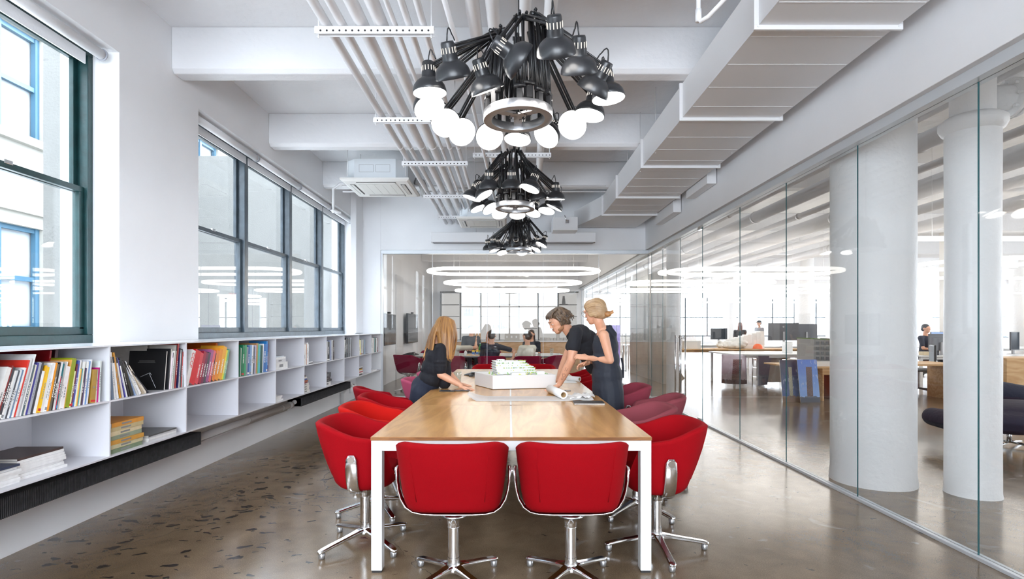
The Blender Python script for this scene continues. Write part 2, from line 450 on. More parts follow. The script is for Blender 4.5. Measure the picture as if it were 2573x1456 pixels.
# wall behind the camera with its window, and the far back wall
m = MB()
m.box(XW, XG, YN - 0.2, YN, 0, 1.1); m.box(XW, XG, YN - 0.2, YN, 3.5, ZC)
m.box(XW, -2.2, YN - 0.2, YN, 1.1, 3.5); m.box(2.2, XG, YN - 0.2, YN, 1.1, 3.5)
struct('wall_near', m, WALLW)
m = MB(); m.box(-2.6, 2.6, YN - 0.12, YN - 0.06, 0.5, 0.58); m.box(-2.6, 2.6, YN - 0.12, YN - 0.06, 3.42, 3.5); m.box(-2.6, 2.6, YN - 0.12, YN - 0.06, 2.3, 2.36)
for x in (-2.6, -1.33, -0.03, 1.27, 2.54): m.box(x, x + 0.06, YN - 0.12, YN - 0.06, 0.5, 3.5)
struct('window_3', m, GREYF)
struct('wall_far', MB().box(XW, XG + 0.1, YB, YB + 0.15, 0, ZC), WALLW)

# beams across the ceiling
for k, y in enumerate((-2.96, -1.04, 0.88, 2.80, 4.72, 6.63, 8.55, 12.4, 14.3, 16.2, 18.1)):
    z = 3.60
    m = MB(); m.prism([(y, ZC), (y, z + 0.035), (y + 0.035, z), (y + 0.165, z), (y + 0.2, z + 0.035), (y + 0.2, ZC)], 'x', XW, 2.63)
    struct('trim_%d' % (k + 1), m, CEILW, bevel=0.008)
for k, y in enumerate((0.9, 4.7, 8.6, 12.4, 16.3, 20.2, 24.0, 28.0)):
    struct('trim_%d' % (k + 20), MB().box(XG + 0.1, XO, y, y + 0.25, 3.6, ZC), CEILW, bevel=0.01)

# white soffit band above the glass wall, and the end wall that frames the inner glass
m = MB().box(2.63, XG + 0.06, YN, YB, 2.86, ZC)
struct('wall_right', m, WALLW, bevel=0.004)
m = MB()
m.box(XW, -2.49, YE - 0.06, YE + 0.06, 0, ZC); m.box(-2.49, 2.63, YE - 0.06, YE + 0.06, 2.86, ZC)
struct('wall_back', m, WALLW, bevel=0.004)
m = MB().prism([(XW, YE - 0.42), (XW + 0.10, YE - 0.38), (XW + 0.14, YE - 0.06), (XW, YE - 0.06)], 'z', ZS + 0.02, ZC)
struct('trim_15', m, WALLW, bevel=0.01)
# aluminium head and floor tracks of the glass
m = MB(); m.box(2.68, XG + 0.05, YN, YB, ZG, 2.86); m.box(XG - 0.03, XG + 0.03, YN, YB, 0, 0.022)
struct('trim_40', m, TRIMA, bevel=0.002)
m = MB(); m.box(-2.49, 2.70, YE - 0.045, YE + 0.045, ZG, 2.86); m.box(-2.49, 2.70, YE - 0.03, YE + 0.03, 0, 0.02); m.box(-2.49, -2.455, YE - 0.04, YE + 0.04, 0, ZG)
struct('trim_41', m, TRIMA, bevel=0.002)

# frameless glass wall along the office: panes with green edges
def pane(name, x0, x1, y0, y1, edge, label=None):
    p = MB().box(x0, x1, y0, y1, 0.022, ZG).build(name, GLASSP, None)
    p['kind'] = 'structure'
    return p
seams = [-3.6, -2.3, -1.2, -0.12, 0.97, 2.06, 3.147, 4.238, 5.33, 6.40, 7.64, 8.63, 9.62, 10.38]
k = 1
for a, b in zip(seams[:-1], seams[1:]):
    nm = 'window_%d' % (k + 9) if not (7.6 < a < 9.0) else 'door_%d' % (1 if a < 8 else 2)
    p = MB().box(XG - 0.004, XG + 0.004, a + 0.003, b - 0.003, 0.022, ZG).build(nm, GLASSP, None); p['kind'] = 'structure'
    e = MB(); e.box(XG - 0.0045, XG + 0.0045, b - 0.006, b - 0.003, 0.022, ZG)
    e.build('glass_edge', GEDGE, p)
    if nm.startswith('door'):
        hy = b - 0.09 if nm == 'door_1' else None
        if hy is None: hy = a + 0.0
        pts = []
        for xx in (XG - 0.045, XG + 0.045):
            h = MB().tube([(xx, 8.63 + (-0.11 if nm == 'door_1' else 0.11), 0.27), (xx, 8.63 + (-0.11 if nm == 'door_1' else 0.11), 1.235)], 0.0125, 12)
            h.cyl((xx, 8.63 + (-0.11 if nm == 'door_1' else 0.11), 0.31), (XG, 8.63 + (-0.11 if nm == 'door_1' else 0.11), 0.31), 0.01)
            h.cyl((xx, 8.63 + (-0.11 if nm == 'door_1' else 0.11), 1.195), (XG, 8.63 + (-0.11 if nm == 'door_1' else 0.11), 1.195), 0.01)
            h.build('door_handle', ALU, p)
        MB().box(XG - 0.02, XG + 0.02, (a if nm == 'door_1' else b - 0.16) + 0.01, (a if nm == 'door_1' else b - 0.16) + 0.15, ZG - 0.03, ZG + 0.02).build('patch_fitting', ALU, p, bevel=0.003)
        MB().box(XG - 0.02, XG + 0.02, (a if nm == 'door_1' else b - 0.16) + 0.01, (a if nm == 'door_1' else b - 0.16) + 0.15, 0.01, 0.06).build('patch_fitting', ALU, p, bevel=0.003)
    k += 1
for a, b in zip([10.52, 11.6, 12.7, 13.8, 15.0, 16.4, 17.8, 19.2], [11.6, 12.7, 13.8, 15.0, 16.4, 17.8, 19.2, 20.48]):
    p = MB().box(XG - 0.004, XG + 0.004, a + 0.003, b - 0.003, 0.022, ZG).build('window_%d' % (k + 9), GLASSP, None); p['kind'] = 'structure'
    MB().box(XG - 0.0045, XG + 0.0045, b - 0.007, b - 0.002, 0.022, ZG).build('glass_edge', GEDGE, p)
    if abs(a - 12.7) < 0.01:
        for xx in (XG - 0.045, XG + 0.045):
            h = MB().tube([(xx, 12.86, 0.3), (xx, 12.86, 1.23)], 0.0125, 10); h.cyl((xx, 12.86, 0.33), (XG, 12.86, 0.33), 0.01); h.cyl((xx, 12.86, 1.2), (XG, 12.86, 1.2), 0.01)
            h.build('door_handle', ALU, p)
    k += 1
xs_ = [-2.455, -1.49, -0.43, 0.66, 1.74, 2.70]
for a, b in zip(xs_[:-1], xs_[1:]):
    p = MB().box(a + 0.003, b - 0.003, YE - 0.006, YE + 0.006, 0.02, ZG).build('window_%d' % (k + 9), GLASSP, None); p['kind'] = 'structure'
    MB().box(b - 0.007, b - 0.002, YE - 0.007, YE + 0.007, 0.02, ZG).build('glass_edge', GEDGE if b > 2.6 else TRIMA, p)
    k += 1

# open office outer walls with big windows
def office_wall(name, axis, fixed, a0, a1, piers, th=0.3):
    m = MB()
    def bx(u0, u1, z0, z1):
        if axis == 'x': m.box(u0, u1, fixed, fixed + th, z0, z1)
        else: m.box(fixed, fixed + th, u0, u1, z0, z1)
    bx(a0, a1, 0, 0.85); bx(a0, a1, 3.15, ZC)
    for u in piers: bx(u - 0.55, u + 0.55, 0.85, 3.15)
    struct(name, m, WALLW)
office_wall('wall_office_far', 'x', YO, XG - 0.3, XO, [3.4, 9.0, 14.2, 19.4, 24.6])
office_wall('wall_office_side', 'y', XO, YN, YO, [-3.0, 2.4, 7.8, 13.2, 18.6, 24.0, 29.4, 31.7])
struct('wall_office_near', MB().box(XG, XO, YN - 0.2, YN, 0, ZC), WALLW)
m = MB()
x = 4.0
while x < XO - 0.5:
    m.box(x - 0.04, x + 0.04, YO + 0.05, YO + 0.13, 0.85, 3.15); x += 1.3
m.box(XG, XO, YO + 0.06, YO + 0.12, 1.95, 2.0); m.box(XG, XO, YO + 0.06, YO + 0.12, 0.85, 0.92)
struct('window_70', m, GREYF)
m = MB()
y = -2.5
while y < YO - 0.5:
    m.box(XO + 0.05, XO + 0.13, y - 0.05, y + 0.05, 0.85, 3.15); y += 1.35
m.box(XO + 0.06, XO + 0.12, YN, YO, 1.95, 2.0); m.box(XO + 0.06, XO + 0.12, YN, YO, 0.85, 0.92)
struct('window_71', m, GREYF)

# round concrete columns
def column(name, x, y, r, zt=4.0, square=None, seed=0, kind=True):
    m = MB(); prof = [(r * 1.03, 0), (r * 1.02, 0.05), (r, 0.1)] + [(r * (1 + 0.008 * math.sin(3.1 * j + seed)), 0.3 * j) for j in range(1, int(zt / 0.3) + 1)] + [(r, zt)]
    m.lathe(prof, (x, y, 0), n=40)
    return struct(name, m, mat('column_paint', (0.86, 0.86, 0.865), 0.5, bump=0.8, bscale=16, var=0.02, vscale=3))
column('trim_50', 3.205, 4.75, 0.322)
column('trim_51', 11.2, 20.4, 0.33)
column('trim_52', 12.3, 30.0, 0.33)
column('trim_53', 3.28, 10.75, 0.135)
column('trim_54', 19.4, 20.4, 0.33)
column('trim_55', 11.2, 10.6, 0.33)
column('trim_56', 19.4, 10.6, 0.33)
column('trim_57', 4.95, 20.4, 0.33)
m = MB().box(12.0, 12.8, 14.6, 15.0, 0, ZC)
struct('trim_58', m, mat('warm_plaster', (0.78, 0.75, 0.70), 0.6))

# building across the yard, seen through the windows
def opposite_building():
    root = thing('neighbouring_building', 'pale concrete building with blue-framed windows outside, seen through the windows', 'building', (-9.0, 6.0, -3))
    m = MB(); X0 = -9.5
    bays = [(-8.15 + 3.3 * i, -8.15 + 3.3 * i + 2.6) for i in range(11)]
    rows = [(-2.2, -0.3), (1.3, 3.35), (5.1, 7.2)]
    z = -3
    for (a, b) in rows: m.box(X0 - 0.4, X0, -10, 30, z, a); z = b
    m.box(X0 - 0.4, X0, -10, 30, z, 8.3)
    for (a, b) in rows:
        y = -10
        for (c, d) in bays: m.box(X0 - 0.4, X0, y, c, a, b); y = d
        m.box(X0 - 0.4, X0, y, 30, a, b)
    for (a, b) in rows[1:]: m.box(X0, X0 + 0.12, -10, 30, a - 0.16, a); m.box(X0, X0 + 0.08, -10, 30, b + 0.25, b + 0.38)
    m.build('facade', CONC, root)
    for (a, b) in rows[1:]:
        for (c, d) in bays:
            f = MB(); xx = X0 - 0.18; w = 0.09
            for q in (c, c + .82, c + 1.69, d - w): f.box(xx, xx + 0.1, q, q + w, a, b)
            for q in (a, (a + b) / 2 - w / 2, b - w): f.box(xx, xx + 0.08, c, d, q, q + w)
            fo = f.build('window', BLUEF, root)
            MB().box(xx - 0.06, xx - 0.03, c, d, a, b).build('pane', BLIND, fo)
    m = MB()
    for i in range(7): m.box(X0, X0 + 0.05, 9.6, 10.9, 7.3 + i * 0.05, 7.33 + i * 0.05)
    m.build('louvre', BLIND, root)
opposite_building()
# stucco pier of the own facade standing outside the first window
m = MB().box(-4.60, -4.34, 5.3, 6.2, -3, 7)
tag(m.build('stucco_pier', STUCCO), 'grey rough stucco pier outside behind the teal-framed window', 'pier')
m = MB().box(-8.5, -3.45, 14.5, 15.1, -2, 6)
tag(m.build('stucco_pier', STUCCO), 'pale stucco wall end outside beyond the last grey-framed window', 'pier')
m = MB().box(-12, -3.42, -12, 32, -3.3, -3)
struct('ground_outside', m, mat('pale_paving', (.5, .5, .48), .8))
# ================================================================= LONG WHITE BOOKSHELF UNDER THE WINDOWS
XS = -2.475; K = 3341.25; BW = 0.7886
YD = [3.334 + BW * (i) for i in range(0, 10)]           # far dividers of the bays
YD0 = [YD[0] - BW * j for j in range(6, 0, -1)]
DIV = YD0 + YD
ZTOP, ZMID, ZBOT, TH = 1.244, 0.900, 0.555, 0.010
root = thing('bookshelf', 'long white wall-hung bookshelf in two rows of compartments under the windows', 'bookshelf', (-2.72, 5.0, ZBOT))
xb = XW + 0.002
MB().box(xb, XS, DIV[0], DIV[-1], ZTOP - TH, ZTOP).build('top_board', mat('shelf_top_lacquer', (0.76, 0.77, 0.80), 0.14), root)
MB().box(xb + 0.012, XS, DIV[0], DIV[-1], ZMID - TH, ZMID).build('middle_shelf', SHELFW, root)
MB().box(xb + 0.012, XS, DIV[0], DIV[-1], ZBOT - TH, ZBOT).build('bottom_shelf', SHELFW, root)
MB().box(xb, xb + 0.012, DIV[0], DIV[-1], ZBOT - TH, ZTOP - TH).build('back_panel', SHELFW, root)
for y in DIV:
    for a, b in ((ZBOT, ZMID - TH), (ZMID, ZTOP - TH)):
        MB().box(xb + 0.012, XS, y - TH, y, a, b).build('divider', SHELFW, root)

# ---- books
BOOKN = [0]
ORD = 'first second third fourth fifth sixth seventh eighth ninth tenth eleventh twelfth thirteenth fourteenth fifteenth sixteenth seventeenth eighteenth nineteenth twentieth'.split()
ORD += ['twenty-' + o_ for o_ in ORD[:9]] + ['thirtieth'] + ['thirty-' + o_ for o_ in ORD[:9]] + ['fortieth'] + ['forty-' + o_ for o_ in ORD[:9]] + ['fiftieth']
ORD += ['fifty-' + o_ for o_ in ORD[:9]]
CNAME = {}
def bmat(h):
    return mat('book_cover_' + h.strip('#'), h, 0.4, var=0.06, vscale=30)
def book_mesh(th, d, h, flat=False):
    """local frame: x depth (spine at 0, goes to -d), y thickness 0..th, z height"""
    c = MB(); t = 0.0018
    c.box(-d, 0, 0, t, 0, h); c.box(-d, 0, th - t, th, 0, h); c.box(-t, 0, t, th - t, 0, h)
    p = MB().box(-d + 0.003, -t, t, th - t, 0.003, h - 0.003)
    return c, p
def book(y, z, th, h, d, lean, col, label, group, x=None, marks=None, name='book'):
    """a standing book: bottom far corner at (y, z); lean>0 tips the top towards +Y"""
    x = XS - 0.02 if x is None else x
    c, p = book_mesh(th, d, h)
    if marks:
        for (kind, mc, a, b) in marks:                   # stripes and title blocks on the spine
            c.mi = mc
            if kind == 's': c.box(-0.0005, 0.0006, 0.0, th, a * h, b * h)
            else:
                z_ = a * h; rr = random.Random(int(y * 997))
                while z_ < b * h:
                    q = rr.uniform(.004, .013); c.box(-0.0005, 0.0006, th * .34, th * .66, z_, min(z_ + q, b * h)); z_ += q + rr.uniform(.002, .006)
            c.mi = 0
    piv = 1 if lean >= 0 else 0
    ca, sa = math.cos(lean), math.sin(lean)
    def R(q):
        yy = q[1] - (th if piv else 0); zz = q[2]
        return (q[0], yy * ca + zz * sa, -yy * sa + zz * ca)
    c.v = [R(q) for q in c.v]; p.v = [R(q) for q in p.v]
    o = c.build(name, [bmat(col), bmat('F4F2EC'), bmat('1A1A1C'), bmat('C9302C'), bmat('3A8FC4'), bmat('E9C21E'), bmat('8E9094')], None, loc=(0, 0, 0))
    o.location = (x, y, z)
    tag(o, label, 'book', group)
    p.build('pages', PAPER, o, world=False)
    return o
random.seed(7)
MK = [('t', 1, .35, .8), ('s', 1, .05, .1), ('t', 2, .3, .75), ('s', 2, .86, .95), ('t', 2, .2, .6), ('s', 3, .8, .95), ('t', 1, .2, .7)]
def dark(h):
    r, g, b = [int(h.strip('#')[i:i+2], 16) for i in (0, 2, 4)]
    return r * .3 + g * .6 + b * .1 < 120
def row(items, y0, z, lean0, lean1, where, group, dmax=0.24, deps=None):
    """items: (hex, thickness, height, words); leaning parallel, from y0 on"""
    y = y0; n = len(items)
    for i, it in enumerate(items):
        col, th, h, wd = it[:4]; d = it[4] if len(it) > 4 else random.uniform(0.17, dmax)
        a = lean0 + (lean1 - lean0) * i / max(1, n - 1)
        y += th / math.cos(a)
        mk = []
        if random.random() < 0.6:
            c = 1 if dark(col) else 6
            mk = [('t', c, random.uniform(.2, .45), random.uniform(.5, .75))]
            if random.random() < 0.3: mk.append(('s', random.choice([c, 3, 4]), .03, .09))
        book(y, z, th, h, d, a, col, '%s, %s from near end %s' % (wd, ORD[i], where), group, marks=mk)
    return y
W_, LG, BK, RD = 'F0EFEC', 'C9C9C9', '1C1C20', 'B3261E'
b1 = [('E8E6E2', .022, .27, 'white hardback'), ('8D2A26', .008, .28, 'thin dark red paperback'), ('3C3F45', .014, .27, 'charcoal book with red ends'), ('EDEDEA', .012, .25, 'white paperback'),
 ('DDE1E4', .010, .25, 'pale grey paperback'), ('4A4E55', .010, .25, 'slate book'), ('E6EAEC', .012, .25, 'white softcover'), ('6B88A8', .010, .25, 'dusty blue book'), ('F2F1EE', .012, .26, 'white book'),
 ('D8372A', .010, .30, 'tall vermilion hardback', .26), ('D9DADB', .012, .31, 'light grey brochure', .27), ('B9B5B8', .010, .27, 'mauve-grey booklet'), ('F0F0F0', .008, .33, 'tall white magazine', .26),
 ('52646B', .012, .27, 'grey-green book'), ('E6E2D2', .010, .27, 'cream paperback'), ('3D3A8C', .012, .28, 'indigo paperback'), ('A9AEB8', .016, .28, 'grey spiral-bound report'), ('38383C', .014, .28, 'black-and-orange book'),
 ('F3F3F2', .018, .23, 'white book with orange tip'), ('F0B21A', .010, .26, 'amber booklet'), ('F6C50E', .016, .25, 'bright yellow book'), ('E4E2DE', .014, .26, 'off-white report'), ('F1F1EF', .010, .27, 'white pamphlet'),
 ('FAFAFA', .012, .27, 'white stapled booklet'), ('F29A12', .014, .27, 'orange and yellow patterned book'), ('6A6250', .014, .26, 'brown photo-cover book'), ('1E1E20', .010, .27, 'black spiral book'),
 ('DFDFDF', .014, .27, 'light grey comb-bound report'), ('CF2048', .006, .19, 'crimson flyer'), ('0F6C74', .008, .26, 'teal booklet'), ('B8B2AE', .012, .27, 'warm grey magazine'), ('F0EFED', .010, .27, 'white magazine'),
 ('EFE9EA', .022, .24, 'white book with red marks'), ('E0A552', .006, .28, 'tan striped book'), ('8E9A10', .030, .285, 'olive green hardback', .26), ('E5E7B5', .010, .21, 'pale lime booklet'),
 ('6F2A3F', .010, .25, 'plum photo book'), ('4A57A6', .012, .27, 'blue-violet book'), ('F2F3F3', .010, .27, 'white narrow book'), ('F4EC6E', .008, .22, 'lemon booklet'), ('E88B5C', .007, .22, 'salmon booklet'), ('3AA79E', .008, .22, 'turquoise booklet'),
 ('F0F0EC', .012, .26, 'white softcover'), ('4B3F3B', .010, .22, 'dark brown book'), ('57477B', .008, .22, 'purple booklet'), ('F4F4F1', .012, .26, 'white ribbed book'), ('6F9AD0', .012, .26, 'sky-blue book'), ('E9EAEE', .012, .27, 'white lettered book')]
tot = sum(x[1] for x in b1)
sc_ = 0.575 / tot
b1 = [(x[0], x[1] * sc_, x[2] * 0.98, x[3]) + tuple(x[4:]) for x in b1]
yend = row(b1, 2.585, ZMID, 0.33, 0.14, 'on the nearest upper shelf', 'books on the nearest upper shelf')
row([('B08A3C', .035, .20, 'tan brown book'), ('D9D7C4', .010, .20, 'cream booklet'), ('C81483', .014, .21, 'magenta booklet'), ('DCE6E4', .014, .25, 'pale green spiral book')], 3.20, ZMID, 0.1, 0.06,
    'of the slim group by the first divider', 'books beside the first divider')
# wide books standing deeper in, behind the front row
book(3.02, ZMID, .012, .325, .30, 0.16, 'A31420', 'wide red hardback cover standing above the front row of books', None, x=XS - 0.14)
book(3.10, ZMID, .02, .33, .30, 0.12, '4A2A33', 'tall dark maroon photo book standing at the back of the nearest upper shelf', None, x=XS - 0.16)
book(2.80, ZMID, .012, .318, .30, 0.22, '2E3A7A', 'wide blue photo book at the back of the nearest upper shelf', None, x=XS - 0.17)

# second bay
B2 = YD[0]
def leanrow(items, z, where, group):
    for i, (y, col, th, h, a, wd) in enumerate(items):
        book(y, z, th, h, random.uniform(.18, .23), a, col, '%s, %s %s' % (wd, ORD[i], where), group,
             marks=[('t', 1 if dark(col) else 6, .3, .6)] if i % 2 else [('s', 5 if col == '1B1B1D' else 2, .86, 1.0)])
leanrow([(B2 + .004, '8FA05A', .008, .22, -.03, 'green patterned booklet'), (B2 + .018, 'B8483C', .008, .30, -.06, 'dark red edged book'), (B2 + .034, '6E7F94', .020, .27, -.08, 'blue sky photo book'),
  (B2 + .062, 'F2EEEC', .010, .30, -.12, 'white book with pink edge'), (B2 + .082, 'EDEDED', .016, .27, -.16, 'white photo report'), (B2 + .106, 'C98A1E', .014, .30, -.20, 'ochre spine hardback'),
  (B2 + .132, 'DCD8D4', .012, .27, -.23, 'grey and white magazine'), (B2 + .154, '4A46A0', .006, .27, -.26, 'thin violet booklet'), (B2 + .168, 'EFEFEF', .010, .25, -.29, 'white booklet'),
  (B2 + .188, '1B1B1D', .014, .27, -.32, 'black book with yellow top'), (B2 + .212, '2A2A20', .022, .25, -.36, 'black and yellow photo book'), (B2 + .252, '9DB4D8', .004, .22, -.45, 'thin light blue leaflet'),
  (B2 + .268, 'D9D9D6', .012, .26, -.50, 'pale grey paperback'), (B2 + .292, 'F6F6F6', .018, .27, -.58, 'white glossy book'), (B2 + .328, 'C9B79C', .008, .27, -.64, 'beige booklet'), (B2 + .348, 'E6DCCB', .014, .26, -.70, 'cream paperback'),
  (B2 + .378, '23232E', .010, .23, -.80, 'dark navy thin book')], ZMID, 'of the books leaning on the first upper divider', 'leaning books in the second upper compartment')
# square black book shown cover-on
def cover_book(y, x0, w, h, th, col, label, yaw=0, zt=0, lines=True, nm='book'):
    c = MB(); c.box(-w, 0, 0, th, 0, h)
    if lines:
        c.mi = 1
        c.box(-w * .72, -w * .30, -0.0008, 0, h * .735, h * .745); c.box(-w * .75, -w * .28, -0.0008, 0, h * .70, h * .706)
        c.mi = 2
        for (a0, b0, a1, b1_) in ((-.66, .33, -.40, .44), (-.42, .42, -.22, .06), (-.40, .44, -.36, .38)):
            p0 = Vector((a0 * w, -0.0006, b0 * h)); p1 = Vector((a1 * w, -0.0006, b1_ * h)); c.cyl(p0, p1, 0.0016, n=6)
    c.mi = 0
    o = c.build(nm, [bmat(col), bmat('8A8A88'), bmat('C9CED6')], None, loc=(0, 0, 0), bevel=0.001); o.location = (x0, y, ZMID); o.rotation_euler = (zt, 0, yaw)
    MB().box(-w + .004, -.002, th, th + .012, .003, h - .003).build('pages', PAPER, o, world=False)
    tag(o, label, 'book'); return o
cover_book(B2 + .565, XS - .035, .27, .285, .003, '101012', 'square black book facing out with small white title and thin drawn line', zt=-0.12)
cover_book(B2 + .60, XS - .025, .30, .30, .010, '17171B', 'black magazine standing behind the square black book', zt=-0.10, lines=False)
leanrow([(B2 + .62, 'E7D7E2', .006, .27, .14, 'white booklet with pink spine'), (B2 + .64, 'F0F0EC', .012, .28, .13, 'white comb-bound report'), (B2 + .662, 'B8B3AC', .010, .325, .12, 'tall grey board book'),
  (B2 + .684, '9C2B2A', .014, .335, .13, 'tall brick red spine'), (B2 + .715, '2B2E63', .010, .30, .10, 'navy topped brochure'), (B2 + .728, 'DADADA', .014, .285, .09, 'silver grey book'), (B2 + .745, '4A4A4C', .010, .29, .08, 'dark grey booklet'),
  (B2 + .757, 'D94840', .009, .27, .08, 'coral red booklet'), (B2 + .769, 'C5D2D6', .010, .27, .06, 'pale blue booklet'), (B2 + .780, '3A4A2A', .006, .28, .05, 'multicoloured checked spine')], ZMID, 'of the upright books right of the square black one', 'upright books at the right of the second upper compartment')
book(B2 + .60, ZMID, .010, .32, .30, .12, 'C9C6C0', 'tall pale grey board book at the back of the second upper compartment', None, x=XS - .2)

# third bay: red to green
B3 = YD[1]
b3 = [('F1EEEC', .030, .30, 'white book with red and white lettering'), ('D8232B', .050, .29, 'thick scarlet hardback'), ('DC4550', .028, .27, 'red paperback'), ('A8203A', .026, .28, 'crimson paperback'), ('7A2A4A', .022, .27, 'burgundy book'),
 ('4A4650', .022, .27, 'charcoal book with pink and green'), ('A75C8E', .026, .29, 'mauve book'), ('E86A70', .024, .28, 'coral pink book'), ('241A1C', .008, .26, 'thin black book'), ('E9873C', .030, .28, 'deep orange book'),
 ('F29A2A', .034, .29, 'orange lettered book'), ('F6B23C', .038, .31, 'thick light orange book'), ('EDE43A', .016, .28, 'yellow book'), ('8CC08A', .012, .28, 'thin sage green book'), ('62B795', .010, .285, 'thin sea green book')]
k_ = 0.55 / sum(x[1] for x in b3)
b3 = [(c, t * k_ , h * .95, w) for c, t, h, w in b3]
y = B3 + .005
for i, (c, t, h, w) in enumerate(b3):
    a = 0.36 - 0.04 * i / 14; y += t / math.cos(a)
    ob = book(y, ZMID, t, h, .20, a, c, '%s, %s from the near end of the red-to-green row' % (w, ORD[i]), 'red to green books in the third upper compartment', marks=[('t', 1, .2, .62)] if i not in (0, 1) else None)
    if i == 0:
        M4 = Matrix.Rotation(-a, 4, 'X') @ Matrix(((0, 0, 1, .0008), (0, 1, 0, 0), (-1, 0, 0, 0), (0, 0, 0, 1)))
        # letters run up the spine: text x -> up, text y -> towards -Y (away from the reader's right), facing +X
        M4 = Matrix.Rotation(-a, 4, 'X') @ Matrix(((0, 0, 1, .0008), (0, -1, 0, -t * .12), (1, 0, 0, h * .55), (0, 0, 0, 1)))
        M4 = Matrix.Rotation(-a, 4, 'X') @ Matrix(((0, 0, 1, .0008), (0, 1, 0, -t * .88), (-1, 0, 0, h * .93), (0, 0, 0, 1)))
        text_mesh('spine_text', 'CCCP', t * 1.05, bmat('D8232B'), ob, M4)
book(B3 + .60, ZMID, .03, .325, .30, .30, 'DE6A16', 'wide orange-red binder behind the orange books', None, x=XS - .14)

# fourth bay: green and blue
B4 = YD[2]
cover_book(B4 + .05, XS - .02, .24, .27, .02, '0C6B46', 'broad green and blue book facing out against the divider', zt=-.06, lines=False)
b4 = [('0F7A50', .030, .285, 'emerald green hardback'), ('2FA36A', .020, .29, 'green book'), ('8A9098', .022, .27, 'grey patterned paperback'), ('2E63A8', .022, .28, 'royal blue book'), ('7FA6D0', .026, .285, 'light blue book'),
 ('F0F2F4', .020, .285, 'white book'), ('5C6570', .024, .27, 'grey blue book'), ('C8C6E8', .014, .28, 'pale lilac book'), ('B98C5A', .024, .30, 'tan brown book'), ('4CC47C', .010, .30, 'bright green strip book'),
 ('56B8C8', .026, .28, 'aqua book'), ('0F5148', .034, .275, 'dark bottle green book'), ('E8ECF0', .014, .29, 'white topped blue book'), ('2C6FB8', .040, .285, 'wide blue book with white label'), ('2A86D0', .018, .315, 'tall azure book'), ('4A3F86', .012, .29, 'violet book')]
k_ = 0.56 / sum(x[1] for x in b4)
row([(c, t * k_ * .98, h, w) for c, t, h, w in b4], B4 + .09, ZMID, 0.10, 0.04, 'of the green and blue row', 'green and blue books in the fourth upper compartment')

def stack(y, z, items, where, group, x=None, word='lying flat'):
    x = XS - 0.03 if x is None else x
    n = len(items)
    for i, (col, th, w, d, wd) in enumerate(items):
        jy = random.uniform(-.008, .008)
        c = MB(); t = min(0.0016, th * .2)
        c.box(-d, 0, 0, w, 0, t); c.box(-d, 0, 0, w, th - t, th); c.box(-t, 0, 0, w, t, th - t)
        if th > .025: c.mi = 1; c.box(-0.0005, .0006, w * .3, w * .6, th * .3, th * .7); c.mi = 0
        o = c.build('book', [bmat(col), bmat('8A8A8C')], None, loc=(0, 0, 0)); o.location = (x + random.uniform(-.006, .004), y + jy, z)
        o.rotation_euler = (0, 0, random.uniform(-.04, .04))
        pos = 'bottom' if i == 0 else ('topmost' if i == n - 1 else ORD[i] + ' from bottom')
        tag(o, '%s, %s %s' % (wd, pos, where), 'book', group)
        MB().box(-d + .003, -t, .002, w - .002, t, th - t).build('pages', PAPER, o, world=False)
        z += th + .0004
    return z
# fifth bay: flat stack
B5 = YD[3]
book(B5 + .02, ZMID, .014, .16, .20, -.12, '7FBF86', 'small pale green booklet leaning on the divider beside flat white books', None)
stack(B5 + .06, ZMID, [('E6E6E4', .075, .30, .22, 'thick white box-like book'), ('D8D9DB', .035, .28, .20, 'light grey book'), ('F2F2F2', .022, .24, .2, 'white paperback'), ('C9D2DA', .010, .22, .2, 'thin pale blue magazine')],
      'of the flat pile in the fifth upper compartment', 'flat pile in the fifth upper compartment')
# sixth
row([('E2DED8', .02, .25, 'beige white book'), ('F2F1EF', .045, .25, 'thick white book'), ('F4F4F2', .03, .25, 'white book'), ('B5651D', .018, .25, 'brown orange book'), ('F5F5F5', .045, .27, 'tall white book'), ('EDEDED', .02, .25, 'white book with black edge')],
    YD[4] + .01, ZMID, .03, .03, 'of the sixth upper compartment', 'white books in the sixth upper compartment')
stack(YD[4] + .22, ZMID, [('2A2A2E', .012, .16, .2, 'thin black book'), ('ECECEC', .014, .16, .2, 'thin white book')], 'of the small pile beside the white books', 'small pile beside the white books')
row([('2A2226', .025, .28, 'black spine book'), ('7A3A30', .012, .27, 'dark red book'), ('EFEFEF', .03, .27, 'white book'), ('16161A', .09, .26, 'thick black book with white dots'), ('8F98B8', .07, .28, 'broad slate blue book'), ('F2F2F0', .03, .28, 'white book'), ('3A3436', .05, .27, 'dark grey book')],
    YD[5] + .02, ZMID, .06, -.02, 'of the seventh upper compartment', 'dark books in the seventh upper compartment')
row([('EAEAE6', .04, .27, 'white speckled book')] + [(c, .035, .28 + .01 * (i % 3), w) for i, (c, w) in enumerate([('1E2126', 'black spiral report'), ('2E333A', 'charcoal report'), ('6A7078', 'grey report'), ('16181C', 'black report'), ('3A4048', 'dark grey report'), ('9098A0', 'silver report'), ('22262C', 'black binder'), ('5A626C', 'slate report'), ('C8CCD2', 'light grey report'), ('1A1C22', 'black book')])],
    YD[6] + .02, ZMID, .16, .05, 'of the eighth upper compartment', 'spiral reports in the eighth upper compartment')
row([(c, .045, .26 - .006 * (i % 3), w) for i, (c, w) in enumerate([('F0F0EC', 'white book'), ('E4DA50', 'yellow topped white book'), ('EDEDED', 'white paperback'), ('8A8E92', 'grey book'), ('F2F2F0', 'white report'), ('6A6E72', 'dark grey report'), ('B0B6BC', 'light grey report'), ('5E88A8', 'blue folder')])],
    YD[7] + .03, ZMID, -.14, -.10, 'of the ninth upper compartment', 'white and grey books in the ninth upper compartment')
